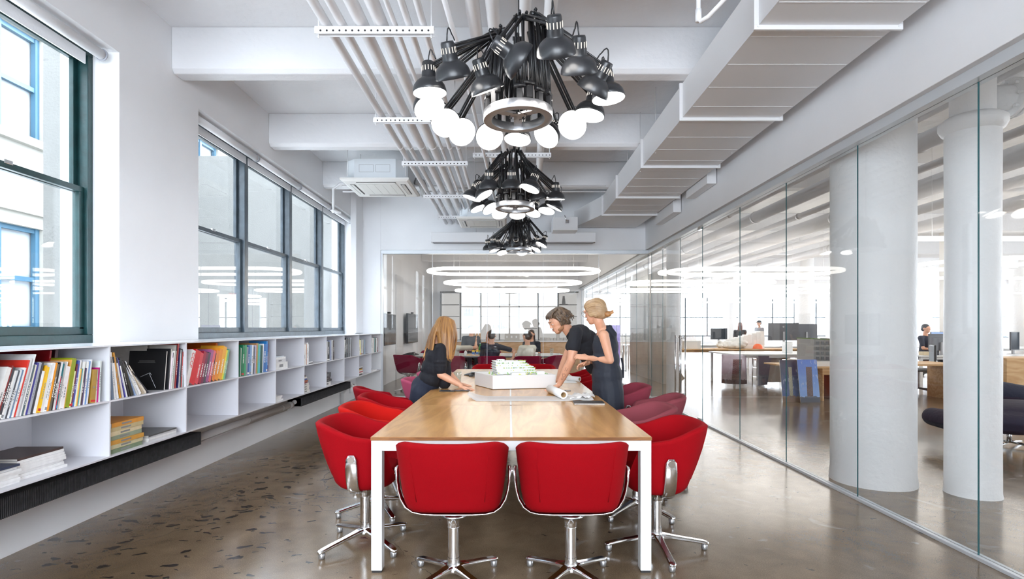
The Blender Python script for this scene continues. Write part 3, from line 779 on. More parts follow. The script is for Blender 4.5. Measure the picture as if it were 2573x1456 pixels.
row([(c, .05, .26 + .006 * (i % 3), w) for i, (c, w) in enumerate([('3A2A2A', 'dark brown book'), ('F0EEEC', 'white book'), ('EAEAEA', 'white paperback'), ('C9C0B8', 'beige book'), ('F2F2F2', 'white ring binder'), ('2E7A78', 'teal marked book'), ('222226', 'black book'), ('EDEDED', 'white report'), ('38383C', 'charcoal report'), ('D8B8C0', 'pale pink book')])],
    YD[8] + .02, ZMID, .10, -.04, 'of the last upper compartment', 'books in the last upper compartment')
# lower row
z_ = stack(YD[0] + .045, ZBOT, [(c, .027, .30, .23, w) for c, w in [('7D8E70', 'green and cream book'), ('D8CFA8', 'cream book'), ('D9A24C', 'amber spined book'), ('9AA890', 'sage book'), ('E6D6B0', 'pale cream book'), ('CBB98C', 'sand coloured book'), ('D8943C', 'orange-cream book')]],
           'of the cream pile beside the first lower divider', 'cream and green pile in the second lower compartment')
stack(YD[0] + .40, ZBOT, [('D9D9D9', .014, .30, .26, 'white magazine'), ('EDEDEB', .012, .30, .24, 'light magazine'), ('C9C9C9', .010, .30, .25, 'grey magazine'), ('5A5A5A', .010, .32, .25, 'dark grey photo magazine')], 'of the magazine pile beside the cream books', 'magazines beside the cream books')
stack(2.56, ZBOT, [('EFEFEF', .014, .21, .28, 'white magazine') for i in range(6)] + [('3A4258', .012, .21, .28, 'blue-grey photo magazine')], 'of the nearer magazine pile at the left edge', 'nearer magazine pile in the first lower compartment', x=XS - .05)
stack(2.79, ZBOT, [('F2F2F2', .014, .30, .26, 'white magazine') for i in range(7)] + [('4A3A38', .012, .30, .26, 'dark sunset photo magazine')], 'of the second magazine pile on the first lower shelf', 'second magazine pile in the first lower compartment', x=XS - .08)
stack(YD[3] + .03, ZBOT, [('F4F4F4', .018, .20, .22, 'white pamphlet') for i in range(3)], 'of the low white pile in the fifth lower compartment', 'low white pile in the fifth lower compartment')
stack(YD[4] + .03, ZBOT, [('F1F0EC', .028, .22, .22, 'white paperback') for i in range(4)] + [('8A3A4A', .02, .14, .18, 'wine red book'), ('B8622A', .018, .15, .18, 'rust book'), ('2E4A8A', .022, .15, .18, 'blue book'), ('EDE8E0', .02, .13, .18, 'cream book'), ('5A4038', .02, .12, .18, 'brown book')],
      'of the mixed tall pile in the sixth lower compartment', 'mixed tall pile in the sixth lower compartment')
stack(YD[5] + .03, ZBOT, [('E9E9E9', .05, .22, .2, 'thick white book'), ('3A3A40', .03, .30, .2, 'charcoal book'), ('4A3E42', .035, .2, .2, 'dark brown book'), ('55575C', .06, .22, .18, 'thick grey rounded book'), ('6A2A30', .02, .1, .15, 'small wine book')], 'of the dark pile in the seventh lower compartment', 'dark pile in the seventh lower compartment')
stack(YD[7] + .04, ZBOT, [('2E2E34', .025, .3, .2, 'black book'), ('EDEDED', .02, .28, .2, 'white book'), ('B8606A', .02, .3, .2, 'pink-edged book'), ('F0F0F0', .02, .27, .2, 'white paperback'), ('D8A82A', .02, .26, .2, 'yellow book'), ('3A3438', .02, .28, .2, 'dark book'), ('E4E4E8', .015, .26, .2, 'pale book')], 'of the mixed pile in the ninth lower compartment', 'mixed pile in the ninth lower compartment')
stack(YD[8] + .04, ZBOT, [('EDEDED', .02, .4, .22, 'white wide book'), ('D8DCE0', .02, .25, .2, 'grey white book'), ('2A2A2E', .02, .1, .15, 'small black book'), ('E8E8E8', .03, .1, .14, 'small white book')], 'of the pile in the last lower compartment', 'pile in the last lower compartment')

# ---- heating below the shelf
def radiator(y0, y1, label):
    r = thing('finned_radiator', label, 'radiator', (-2.70, (y0 + y1) / 2, 0.36))
    m = MB(); n = int((y1 - y0) / 0.011)
    for i in range(n):
        a = y0 + i * 0.011
        m.box(-2.80, -2.622, a, a + 0.0035, 0.36, 0.468)
    tag(m.build('fin', RADB, r), kind='stuff')
    MB().box(-2.79, -2.632, y0, y1, 0.366, 0.462).build('casing', RADB, r)
    MB().tube([(-2.71, y0 - .02, .415), (-2.71, y1 + .03, .415)], .028, 12).build('pipe', PIPEW, r)
    return r
radiator(1.2, 4.58, 'long black finned heating radiator under the near part of the bookshelf')
radiator(6.78, 8.88, 'shorter black finned heating radiator under the far part of the bookshelf')
m = MB().tube([(-2.74, 4.62, .385), (-2.74, 6.74, .385)], .033, 16)
for y in (5.6, 6.45): m.tube([(-2.74, y, .385), (-2.74, y + .03, .385)], .037, 16)
m.tube([(-2.74, 6.66, .385), (-2.74, 6.74, .385)], .043, 16)
m.tube([(-2.80, 4.62, .33), (-2.80, 6.74, .33)], .018, 10)
tag(m.build('heating_pipe', mat('old_pipe_paint', (0.55, 0.53, 0.52), .5, bump=.2)), 'white painted heating pipe running low between the two black radiators', 'pipe')
m = MB().tube([(-2.71, 8.92, .45), (-2.71, 9.06, .45), (-2.66, 9.10, .36), (-2.66, 9.25, .36), (-2.80, 9.4, .36), (-2.93, 9.42, .2), (-2.93, 9.42, .02)], .026, 10)
m.tube([(-2.66, 9.02, .36), (-2.66, 9.02, .26)], .03, 10)
tag(m.build('valve_pipe', PIPEW), 'white bent valve pipe at the far end of the radiators', 'pipe')

# ---- roller blinds at the window heads
def blind(y0, y1, label, x=-3.05, z=3.395):
    r = thing('roller_blind', label, 'blind', (x, (y0 + y1) / 2, z - .06))
    MB().tube([(x, y0 + .02, z), (x, y1 - .02, z)], .037, 20).build('fabric_roll', WHITE, r)
    m = MB()
    for y in (y0 + .006, y1 - .014): m.cyl((x, y, z), (x, y + .008, z), .045, n=20)
    m.build('end_bracket', mat('bracket_plastic', (.35, .36, .4), .4), r)
    MB().box(x - .115, x - .105, y0 + .03, y1 - .03, z - .075, z + .01).build('hem_strip', WHITE, r)
muls = [5.14, 6.467, 7.78, 9.095, 10.33]
for i in range(4): blind(muls[i], muls[i + 1], 'white rolled-up blind over the %s bay of the far window' % ['nearest', 'second', 'third', 'last'][i])
blind(2.72, 4.03, 'white rolled-up blind over the far bay of the near teal window')
blind(1.42, 2.70, 'white rolled-up blind over the near bay of the teal window')
# ================================================================= SERVICES UNDER THE CEILING
zb = 3.35
pipes = [(-1.222, .031), (-1.115, .028), (-.99, .043), (-.861, .045), (-.76, .017), (-.669, .023), (-.573, .023)]
pn = ['outermost slim', 'second slim', 'third thick', 'fourth thick', 'fifth thinnest', 'sixth slim', 'innermost slim']
for (x, r), w in zip(pipes, pn):
    root = thing('ceiling_pipe', '%s white pipe of the seven running along the ceiling rack by the windows' % w, 'pipe', (x, 5, zb + r))
    MB().tube([(x, -3.5, zb + r + .002), (x, 10.38, zb + r + .002)], r, 20).build('pipe', PIPEW, root)
    for y in (-.6, 2.4, 6.0, 8.9):
        MB().tube([(x, y, zb + r + .002), (x, y + .03, zb + r + .002)], r + .004, 20).build('collar', PIPEW, root)
def bracket(y, x0, x1, label, z=zb, hole=True):
    r = thing('pipe_bracket', label, 'bracket', ((x0 + x1) / 2, y, z - .05), group=None)
    m = MB(); m.box(x0, x1, y - .022, y + .022, z - .006, z - .001); m.box(x0, x1, y - .022, y - .018, z - .05, z - .006); m.box(x0, x1, y + .018, y + .022, z - .05, z - .006)
    m.mi = 1
    n = int((x1 - x0) / .042)
    for i in range(n): m.cyl((x0 + .04 + i * .042, y - .0225, z - .030), (x0 + .04 + i * .042, y - .0235, z - .030), .007, n=8)
    m.build('channel', [PIPEW, BLACKM], r)
    for x in (x0 + .02, x1 - .02): MB().cyl((x, y, z - .07), (x, y, ZC - .002), .005, n=8).build('threaded_rod', PIPEW, r)
for y, w in ((.6, 'over the camera'), (2.08, 'before the near lamp cluster'), (3.576, 'nearest in view'), (5.11, 'second in view'), (6.45, 'third in view'), (8.06, 'fourth in view'), (9.57, 'last before the end wall')):
    bracket(y, -1.29, -.50, 'white perforated channel bracket carrying the seven pipes, %s' % w)
big = [((-.247, 3.47), (-.209, 6.58), .047), ((-.116, 3.47), (-.049, 6.58), .045), ((.10, 3.47), (.151, 6.58), .045), ((.273, 3.47), (.379, 6.58), .045)]
for ((xa, ya), (xb_, yb), r), w in zip(big, ['first', 'second', 'third', 'fourth']):
    sl = (xb_ - xa) / (yb - ya); z = 3.50
    root = thing('lagged_pipe', '%s from the left of four thick white lagged pipes above the lamp clusters' % w, 'pipe', (xa, ya, z))
    MB().tube([(xa + sl * (y - ya), y, z) for y in (-3.5, 0, 3.47, 6.58, 10.38)], r, 20).build('pipe', PIPEW, root)
    for y in (2.9, 4.4, 5.9, 7.6): MB().tube([(xa + sl * (y - ya), y, z), (xa + sl * (y - ya) + sl * .03, y + .03, z)], r + .004, 20).build('collar', PIPEW, root)
bracket(6.45, -.44, .50, 'white perforated channel bracket carrying the four lagged pipes', z=3.452)
bracket(2.5, -.44, .50, 'near white perforated channel bracket under the four lagged pipes', z=3.452)
m = MB().tube([(-.46, 2.6, 3.44), (-.36, 4.2, 3.40), (-.30, 6.3, 3.40), (-.24, 8.5, 3.4)], .018, 10)
tag(m.build('conduit', PIPEW), 'thin white conduit hanging between the two pipe groups', 'pipe')
# transverse conduits
for i, (y, z) in enumerate(((8.35, 3.56), (8.38, 3.48))):
    m = MB().tube([(-2.6, y, z), (1.5, y, z)], .011, 8)
    tag(m.build('conduit', PIPEW), '%s thin white conduit crossing below the third ceiling beam' % ['upper', 'lower'][i], 'pipe')
m = MB().tube([(-2.5, 8.3, 3.58), (-2.62, 8.3, 3.58), (-2.72, 8.3, 3.5), (-2.72, 8.3, 3.25), (-2.72, 8.3, 3.16), (-2.6, 8.3, 3.13)], .02, 10); m.ball((-2.72, 8.3, 3.16), .032)
tag(m.build('conduit', PIPEW), 'white bent conduit dropping from the beam left of the air conditioner', 'pipe')
# small sprinkler pipe at the top edge
m = MB().tube([(1.09, 3.1, 3.45), (1.09, 3.1, 3.14), (1.10, 3.09, 3.115), (1.13, 3.05, 3.12), (1.36, 2.7, 3.30), (1.36, 2.7, 3.98)], .013, 10)
m.tube([(1.09, 3.1, 3.19), (1.09, 3.1, 3.12)], .018, 10); m.tube([(1.09, 3.1, 3.45), (1.09, 3.1, 3.98)], .013, 10)
tag(m.build('sprinkler_pipe', PIPEW), 'small white sprinkler pipe with an elbow left of the big duct', 'pipe')

# ---- main rectangular duct
zl, zh = 3.28, 3.595
xl, xr = 1.586, 2.474
duct = thing('air_duct', 'large white rectangular air duct running the length of the room', 'duct', (2.03, 5, zl))
path = [(-3.5, xl, xr), (9.08, xl, xr), (10.3, 1.24, xr - .05)]
for (ya, a0, b0), (yb, a1, b1_) in zip(path[:-1], path[1:]):
    MB().add([(a0, ya, zl), (b0, ya, zl), (b0, ya, zh), (a0, ya, zh), (a1, yb, zl), (b1_, yb, zl), (b1_, yb, zh), (a1, yb, zh)],
             [(0, 1, 2, 3), (7, 6, 5, 4), (0, 4, 5, 1), (1, 5, 6, 2), (2, 6, 7, 3), (3, 7, 4, 0)]).build('duct_run', DUCTW, duct)
for y in (.4, 1.9, 3.415, 4.916, 6.37, 7.87, 9.08):
    m = MB(); e = .03
    m.box(xl - e, xr + e, y, y + .018, zl - e, zl); m.box(xl - e, xl, y, y + .018, zl, zh); m.box(xr, xr + e, y, y + .018, zl, zh)
    m.box(xl - e * .9, xr + e * .9, y + .018, y + .03, zl - .012, zl); m.box(xl - .012, xl, y + .018, y + .03, zl, zh)
    for x in (xl - .005, xr + .005): m.cyl((x, y - .004, zl - .008), (x, y + .02, zl - .008), .008, n=8)
    m.build('flange', DUCTW, duct, bevel=.002)
for j in range(26):
    y = -.2 + j * .375
    if min(abs(y - q) for q in (.4, 1.9, 3.415, 4.916, 6.37, 7.87, 9.08)) < .1: continue
    MB().box(xl + .01, xr - .01, y, y + .006, zl - .0025, zl).build('seam', DUCTW, duct)
for y in (3.05, 5.9, 6.6, 7.3):
    for x in (xl + .02, xr - .03): MB().cyl((x, y, zl - .01), (x, y, ZC), .004, n=6).build('hanger_rod', PIPEW, duct)
def small_box(x0, x1, y0, y1, z0, z1, label):
    o = MB().box(x0, x1, y0, y1, z0, z1).build('branch_duct', DUCTW, bevel=.004); tag(o, label, 'duct'); return o
b = small_box(.78, 1.22, 9.6, 10.0, 3.10, 3.34, 'small white branch duct box projecting from the left of the main duct end')
m = MB(); m.box(1.0, 1.06, 9.57, 9.6, 3.22, 3.28); m.tube([(1.03, 9.56, 3.25), (.98, 9.56, 3.36)], .008, 8); m.build('damper_lever', ALU, b)
small_box(2.50, 2.62, 6.8, 7.6, 3.18, 3.5, 'short white side branch of the duct near the glass wall, nearer one')
small_box(2.50, 2.62, 8.2, 9.2, 3.12, 3.46, 'short white side branch of the duct near the glass wall, farther one')
# ---- long projector screen casing near the end wall
root = thing('projector_screen', 'long white screen casing hanging across the room before the end wall', 'screen', (0, 10.0, 2.94))
MB().box(-1.46, 1.60, 9.95, 10.11, 2.945, 3.13).build('casing', WHITE, root, bevel=.01)
MB().box(-1.42, 1.56, 9.96, 10.10, 2.935, 2.946).build('slot', GREYP, root)
for x in (-.62, .84): MB().cyl((x, 10.03, 3.13), (x, 10.03, ZC), .006, n=8).build('hanger_rod', PIPEW, root)

# ---- ceiling cassette air conditioners
def cassette(x, y, z, w, label):
    r = thing('ceiling_air_conditioner', label, 'air conditioner', (x, y, z))
    h = w / 2; bw = h * .9; ch = .14
    poly = [(x - bw + ch, y - bw), (x + bw - ch, y - bw), (x + bw, y - bw + ch), (x + bw, y + bw - ch), (x + bw - ch, y + bw), (x - bw + ch, y + bw), (x - bw, y + bw - ch), (x - bw, y - bw + ch)]
    bd = MB().prism(poly, 'z', z + .045, z + .315); bd.build('body', mat('ac_metal', (.72, .76, .79), .35), r)
    m = MB()
    for x0 in (x - .22, x + .01):
        for q in (0, 1): m.box(x0, x0 + .2, y - bw - .002, y - bw, z + .13 + q * .1, z + .134 + q * .1)
        for q in (0, .196): m.box(x0 + q, x0 + q + .004, y - bw - .002, y - bw, z + .13, z + .234)
    m.build('knockout_outline', GREYP, r)
    p = MB(); p.prism([(x - h, y - h), (x + h, y - h), (x + h, y + h), (x - h, y + h)], 'z', z + .018, z + .042)
    g = h * .93
    p.add([(x - h, y - h, z + .018), (x + h, y - h, z + .018), (x + h, y + h, z + .018), (x - h, y + h, z + .018), (x - g, y - g, z), (x + g, y - g, z), (x + g, y + g, z), (x - g, y + g, z)],
          [(0, 1, 5, 4), (1, 2, 6, 5), (2, 3, 7, 6), (3, 0, 4, 7), (4, 5, 6, 7)])
    p.build('panel', mat('ac_panel', (.80, .79, .76), .4), r)
    q = h * .58
    MB().box(x - q, x + q, y - q, y + q, z - .006, z).build('intake_grille', mat('ac_grille', (.74, .73, .69), .5), r, bevel=.003)
    m = MB()
    for i in range(4): m.box(x - q + (i + .9) * q * .42, x - q + (i + .9) * q * .42 + .004, y - q + .03, y + q - .03, z - .0085, z - .006)
    m.build('grille_ridge', mat('ac_panel', (.80, .79, .76), .4), r)
    lo, hi = h * .68, h * .82
    for k in range(4):
        M_ = rotz(k * PI / 2)
        m = MB(); m.obox(Vector((x, y, z - .001)) + M_ @ Vector((0, (lo + hi) / 2, 0)), (h * 1.15, hi - lo, .004), M_)
        m.build('air_slot', BLACKP, r)
        m = MB(); m.obox(Vector((x, y, z - .006)) + M_ @ Vector((0, lo + .012 + (.02 if k == 3 else .022), 0)), (h * 1.13, (hi - lo) * .62, .006), M_ @ Matrix.Rotation(.25 if k in (3,) else .05, 3, 'X'))
        m.build('louvre_flap', mat('ac_panel', (.80, .79, .76), .4), r)
    MB().box(x - .04, x + .04, y - h * .74, y - h * .69, z - .0018, z - .0008).build('green_sticker', mat('green_sticker', '#7DBB4E', .5), r)
    for (dx, dy) in ((-1, -1), (1, -1), (1, 1), (-1, 1)): MB().cyl((x + dx * (bw - .02), y + dy * (bw - .1), z + .1), (x + dx * (bw - .02), y + dy * (bw - .1), ZC - .002), .006, n=8).build('hanger_rod', PIPEW, r)
    return r
cassette(-1.861, 7.86, 3.38, .95, 'square white ceiling air conditioner hanging at the upper left beside the pipes')
cassette(-.47, 9.42, 3.18, .84, 'farther white ceiling air conditioner half hidden behind the lamp clusters')
m = MB().tube([(-1.38, 7.9, 3.52), (-1.30, 7.95, 3.5), (-1.28, 8.1, 3.42), (-1.31, 8.3, 3.42)], .06, 12)
tag(m.build('flexible_duct', mat('grey_insulation', (.33, .33, .32), .8)), 'short grey insulated hose on the right of the air conditioner', 'hose')

# ================================================================= LAMP CLUSTERS
def arm_bars(m, a, b, side, gap=.020, r=.0065):
    a, b = Vector(a), Vector(b); d = (b - a).normalized()
    for s in (-1, 1):
        off = side * gap * s
        m.cyl(a + off, b + off, r, n=6)
        off2 = side * gap * s + d.cross(side).normalized() * .016
        m.cyl(a + off2, b + off2, r * .8, n=6)
def chandelier(cx, cy, rz_, lamps, label, rr=.193, el=3.0, seed=1, tilt=0.0):
    """rz_: height of the ring underside; lamps: list of (mouth centre, direction the mouth faces)"""
    rnd = random.Random(seed)
    root = thing('lamp_cluster', label, 'chandelier', (cx, cy, rz_))
    Rt = Matrix.Rotation(tilt, 3, 'Y'); C0 = Vector((cx, cy, rz_)); ax = Rt @ Vector((0, 0, 1))
    ri, h = rr * .77, .048
    MB().lathe([(ri, 0), (rr, 0), (rr, h), (ri, h)], C0, ax, 56, closed=True).build('steel_ring', BRUSH, root, bevel=.0015)
    m = MB()
    for k in range(3):
        a = PI / 2 + k * 2 * PI / 3
        M_ = Rt @ rotz(a)
        m.obox(C0 + Rt @ Vector((math.cos(a) * ri * .5, math.sin(a) * ri * .5, .03)), (ri * 1.05, .045, .012), M_)
    m.build('spoke_frame', BRUSH, root)
    top = C0 + Vector((0, 0, .10))
    m = MB(); m.cyl(C0 + ax * .03, (cx, cy, el - .05), .009, n=8); m.tube([(cx, cy, el - .05), (cx + .003, cy, el + .02), (cx, cy, ZC - .01)], .004, 6)
    m.lathe([(.0, 0), (.03, 0), (.03, .02), (.0, .02)], (cx, cy, ZC - .02), n=16)
    m.build('suspension_cable', BLACKM, root)
    n = len(lamps)
    for i, (pos, dr) in enumerate(lamps):
        pos = Vector(pos); dr = Vector(dr).normalized()
        hd = Vector((pos.x - cx, pos.y - cy, 0)); R_ = hd.length; hd.normalize()
        side = Vector((-hd.y, hd.x, 0))
        base = C0 + hd * (rr * .93) + Vector((0, 0, h * .6 + rnd.uniform(0, .03)))
        neck = pos - dr * .135 - hd * .02
        e = C0 + hd * (rnd.uniform(.06, .16) + .12 * (R_ - .3)); e.z = el + rnd.uniform(-.10, .03) - (0.06 if neck.z < el - .4 else 0)
        if (e - neck).length < .2: e.z += .12
        arm = MB()
        arm.obox(base + Vector((0, 0, .03)), (.022, .03, .06), Matrix((hd, side, Vector((0, 0, 1)))).transposed())
        b2 = base + Vector((0, 0, .08))
        arm_bars(arm, b2, e, side); arm_bars(arm, e, neck, side, gap=.016)
        arm.cyl(e - side * .032, e + side * .032, .012, n=8); arm.cyl(neck - side * .026, neck + side * .026, .011, n=8); arm.cyl(b2 - side * .03, b2 + side * .03, .012, n=8)
        arm.tube([e, e + Vector((0, 0, .03)), e + Vector((0, 0, .03)) + hd * .008], .009, 6)
        arm.cyl(neck, pos - dr * .10, .006, n=6)
        d1 = (e - b2).normalized()
        for s in (-1, 1): arm.cyl(b2 + d1 * .03 + side * .010 * s, b2 + d1 * .19 + side * .010 * s, .0065, n=6)
        ao = arm.build('lamp_arm', BLACKM, root)
        # shade: open bowl with cap
        prof = [(.0885, 0), (.0905, .003), (.089, .018), (.082, .040), (.069, .058), (.052, .071), (.040, .077), (.0385, .082), (.0375, .10), (.033, .155), (.030, .163), (.0, .165)]
        inner = [(.0, .074), (.03, .072), (.048, .066), (.064, .052), (.077, .035), (.085, .015), (.0875, .001), (.0885, 0)]
        s = MB(); s.lathe(prof, pos, -dr, 28)
        s.mi = 1; s.lathe(inner, pos, -dr, 28)
        s.mi = 2; u = dr.orthogonal().normalized(); w = dr.cross(u)
        for k in range(14):
            a = 2 * PI * k / 14; q = u * math.cos(a) + w * math.sin(a)
            p0 = pos - dr * .108 + q * .0373; p1 = pos - dr * .140 + q * .0352
            M_ = Matrix((q.cross(-dr), -q, -dr)).transposed()
            s.obox((p0 + p1) / 2, (.0042, .0014, .026), M_)
        so = s.build('lamp_shade', [SHADE, mat('shade_inside', (.9, .9, .9), .4), SLOT], ao, fix=False)
        MB().ball(pos - dr * .012, (.077, .077, .077), 20, 12).build('bulb', BULB, ao) if False else MB().lathe([(.0, .004), (.04, .002), (.07, .008), (.0865, .012)], pos, -dr, 28).build('bulb', BULB, ao, fix=False)
        c0 = pos - dr * .165; c1 = neck + hd * -.02 + Vector((0, 0, .05))
        MB().tube([c0.lerp(c1, t) + Vector((0, 0, .035 * math.sin(PI * t))) - dr * .03 * math.sin(PI * min(1, t * 1.6)) for t in [k / 8 for k in range(9)]], .0035, 6).build('power_cord', BLACKM, ao)
    # loose cables inside the ring
    for k in range(6):
        a = k * 1.05 + seed
        p0 = C0 + Vector((math.cos(a) * .12, math.sin(a) * .12, .10)); p1 = C0 + Vector((math.cos(a + 1.5) * .05, math.sin(a + 1.5) * .05, .02))
        MB().tube([p0 + Vector((0, 0, .2)), p0, (p0 + p1) / 2 - Vector((0, 0, .03)), p1, (cx, cy, rz_ + .3)], .003, 6).build('cable', BLACKM, root)
    return root
def L_(px, py, dz=1.25):
    Y = F * dz / (825 - py); return Vector(((px - 1280) / F * Y, Y, CZ + dz))
C1 = [(1080, 235, (.05, .05, -1)), (1140, 196, (.15, .5, -.85)), (1226, 230, (.32, .36, -.9)), (1312, 158, (.85, .30, -.5)), (1398, 139, (.12, .62, -.80)), (1455, 184, (.08, .55, -.85)),
      (1487, 232, (-.45, .5, -.8)), (1529, 249, (.08, .0, -1)), (1480, 291, (-.2, -.05, -1)), (1438, 315, (-.3, -.75, -.6)), (1372, 342, (-.5, -.5, -.7)), (1300, 352, (-.1, -.15, -.95)),
      (1230, 344, (.15, -.8, -.6)), (1161, 333, (.35, -.7, -.6)), (1120, 310, (.25, -.7, -.65)), (1079, 272, (.35, -.35, -.8))]
chandelier(.049, 3.0, 2.51, [(L_(a, b_), d) for a, b_, d in C1], 'nearest cluster of black desk lamps on a steel ring over the table', el=3.02, seed=3, tilt=-.03)
C2 = [(1229, 474, (0, .33, -1)), (1285, 473, (0, .33, -1)), (1331, 475, (-.35, -.1, -.9)), (1354, 502, (.3, .2, -.9)), (1396, 502, (0, .15, -1)), (1185, 499, (-.3, .0, -.9)), (1217, 492, (.45, -.1, -.8)),
      (1203, 525, (.35, -.1, -.9)), (1232, 525, (.5, -.3, -.8)), (1256, 537, (.2, -.5, -.8)), (1300, 542, (0, -.3, -.9)), (1338, 536, (-.3, -.3, -.9)), (1373, 531, (-.2, -.2, -.9)), (1392, 523, (-.4, .1, -.8)), (1300, 512, (.1, -.1, -1))]
chandelier(.055, 5.26, 2.512, [(L_(a, b_), d) for a, b_, d in C2], 'middle cluster of black desk lamps on a steel ring over the table', el=3.02, seed=5, tilt=.02)
C3 = [(1227, 628, (.1, .2, -1)), (1241, 622, (.1, .3, -1)), (1253, 624, (.1, .35, -.9)), (1278, 622, (.0, .45, -.9)), (1298, 612, (.1, .9, -.3)), (1320, 622, (0, .45, -.9)), (1360, 616, (-.45, -.1, -.85)), (1346, 627, (-.5, -.2, -.8)),
      (1330, 633, (-.4, 0, -.9)), (1311, 637, (0, -.3, -.9)), (1262, 636, (.2, -.3, -.9)), (1243, 630, (.3, -.1, -.9)), (1287, 628, (0, .1, -1)), (1342, 618, (-.3, .4, -.85))]
chandelier(.14, 8.05, 2.50, [(L_(a, b_), d) for a, b_, d in C3], 'farthest cluster of black desk lamps on a steel ring over the table', el=3.02, seed=8, tilt=0)

# ================================================================= RING LIGHTS (meeting room and office)
def ring_light(cx, cy, lx, ly, label, z=2.60, r=.036, group=None):
    root = thing('ring_light', label, 'ceiling light', (cx, cy, z), group=group)
    R_ = ly / 2; hx = lx / 2 - R_; pts = []
    for k in range(17): a = -PI / 2 + PI * k / 16; pts.append((cx + hx + R_ * math.cos(a), cy + R_ * math.sin(a), z))
    for k in range(17): a = PI / 2 + PI * k / 16; pts.append((cx - hx + R_ * math.cos(a), cy + R_ * math.sin(a), z))
    if hx < .01: pts = [(cx + R_ * math.cos(2 * PI * k / 40), cy + R_ * math.sin(2 * PI * k / 40), z) for k in range(40)]
    MB().tube(pts, r, 10, closed=True).build('light_tube', TUBE if cx < 2.7 else TUBE_OFFICE, root)
    for s in (-1, 1):
        for q in (-1, 1): MB().cyl((cx + s * max(hx, R_ * .6), cy + q * R_ * (1 if hx > .01 else .8), z + r), (cx + s * max(hx, R_ * .6), cy + q * R_ * (1 if hx > .01 else .8), ZC), .002, n=5).build('suspension_wire', PIPEW, root)
for k, y in enumerate((11.85, 14.85, 17.9)): ring_light(.09, y, 3.75, 1.25, 'oval ring light over the meeting room behind the end glass, %s row' % ['nearest', 'middle', 'last'][k])
for k, (x, y) in enumerate(((5.32, 12.0), (5.25, 14.95), (5.3, 17.9), (5.3, 21.0), (5.3, 24.5), (5.3, 28.0))): ring_light(x, y, 3.9, 1.25, 'oval ring light in the office behind the glass doors, %s row' % ORD[k])
ring_light(9.0, 16.4, 1.75, 1.75, 'round ring light hanging beyond the long office table')
ring_light(9.06, 10.5, 1.9, 1.9, 'round ring light between the two white columns')
ring_light(14.5, 11.8, 1.9, 1.9, 'round ring light at the right edge of the office, nearer one')
def line_light(x0, x1, y, z, label):
    root = thing('line_light', label, 'ceiling light', ((x0 + x1) / 2, y, z))
    MB().tube([(x0, y, z), (x1, y, z)], .035, 10).build('light_tube', TUBE_OFFICE, root)
    for x in (x0 + .3, x1 - .3): MB().cyl((x, y, z + .03), (x, y, ZC), .002, n=5).build('suspension_wire', PIPEW, root)
for k, (x0, x1, y, z) in enumerate(((5.6, 11.0, 7.5, 2.6), (5.6, 18, 13.4, 2.6), (8.5, 22, 19.2, 2.6), (8.5, 24, 22.5, 2.6), (9, 25, 26, 2.6))):
    line_light(x0, x1, y, z, 'straight white tube light across the office, %s from the camera' % ORD[k])
# service pipes of the office
for k, (x, r) in enumerate(((3.75, .05), (4.1, .03), (4.6, .10), (5.4, .05), (6.1, .14), (7.2, .08), (8.4, .12))):
    m = MB().tube([(x, -3, 3.45 - r * .3), (x, 31.5, 3.45 - r * .3)], r, 16)
    for y in range(2, 31, 4): m.tube([(x, y, 3.45 - r * .3), (x, y + .05, 3.45 - r * .3)], r + .01, 16)
    tag(m.build('office_pipe', mat('office_pipe_paint', (.62, .61, .61), .5)), '%s grey-white pipe from the glass wall under the office ceiling' % ORD[k], 'pipe')
# slim standpipe with flanged collar beside the big column
root = thing('standpipe', 'slimmer white pipe column with a bolted collar right of the big column', 'column', (3.765, 4.37, 0))
MB().lathe([(.19, 0), (.185, .04), (.183, .5), (.186, 1.2), (.181, 2.0), (.184, 2.9), (.18, 3.0)], (3.765, 4.37, 0), n=36).build('pipe', MATS['column_paint'], root)
m = MB(); m.lathe([(.18, 2.93), (.205, 2.95), (.225, 2.99), (.225, 3.03), (.19, 3.06), (.17, 3.07)], (3.765, 4.37, 0), n=36); m.lathe([(.15, 3.06), (.15, 3.99)], (3.765, 4.37, 0), n=24)
m.build('collar', MATS['column_paint'], root)
for s, yy, x0, x1 in ((1, 4.37, 3.9, 5.2), (-1, 4.9, 3.3, 3.62)):
    zz = 3.22 if s > 0 else 3.0
    m = MB(); m.tube([(x0, yy, zz), (x1, yy, zz)], .10, 20)
    fx = 4.05 if s > 0 else 3.50
    for q in (fx, fx + .045): m.cyl((q, yy, zz), (q + .03, yy, zz), .16, n=28)
    for k in range(8):
        a = k * PI / 4; m.cyl((fx - .03, yy + .13 * math.cos(a), zz + .13 * math.sin(a)), (fx + .1, yy + .13 * math.cos(a), zz + .13 * math.sin(a)), .014, n=6)
    m.build('flanged_branch', MATS['column_paint'], root)
for k, (x, y) in enumerate(((8.8, 5.0), (8.8, 0.5), (14.5, 7.5), (14.5, 1.5))): ring_light(x, y, 4.5, 1.9, 'added oval fill light over the unseen near office, %s from the far columns' % ORD[k], z=2.75)  # out-of-view fixtures added to brighten the office and the room
ring_light(.05, -1.6, 3.75, 1.25, 'added oval fill light over the unseen room end behind the camera', z=3.1)  # unseen fixture, added only to lift the light in the room
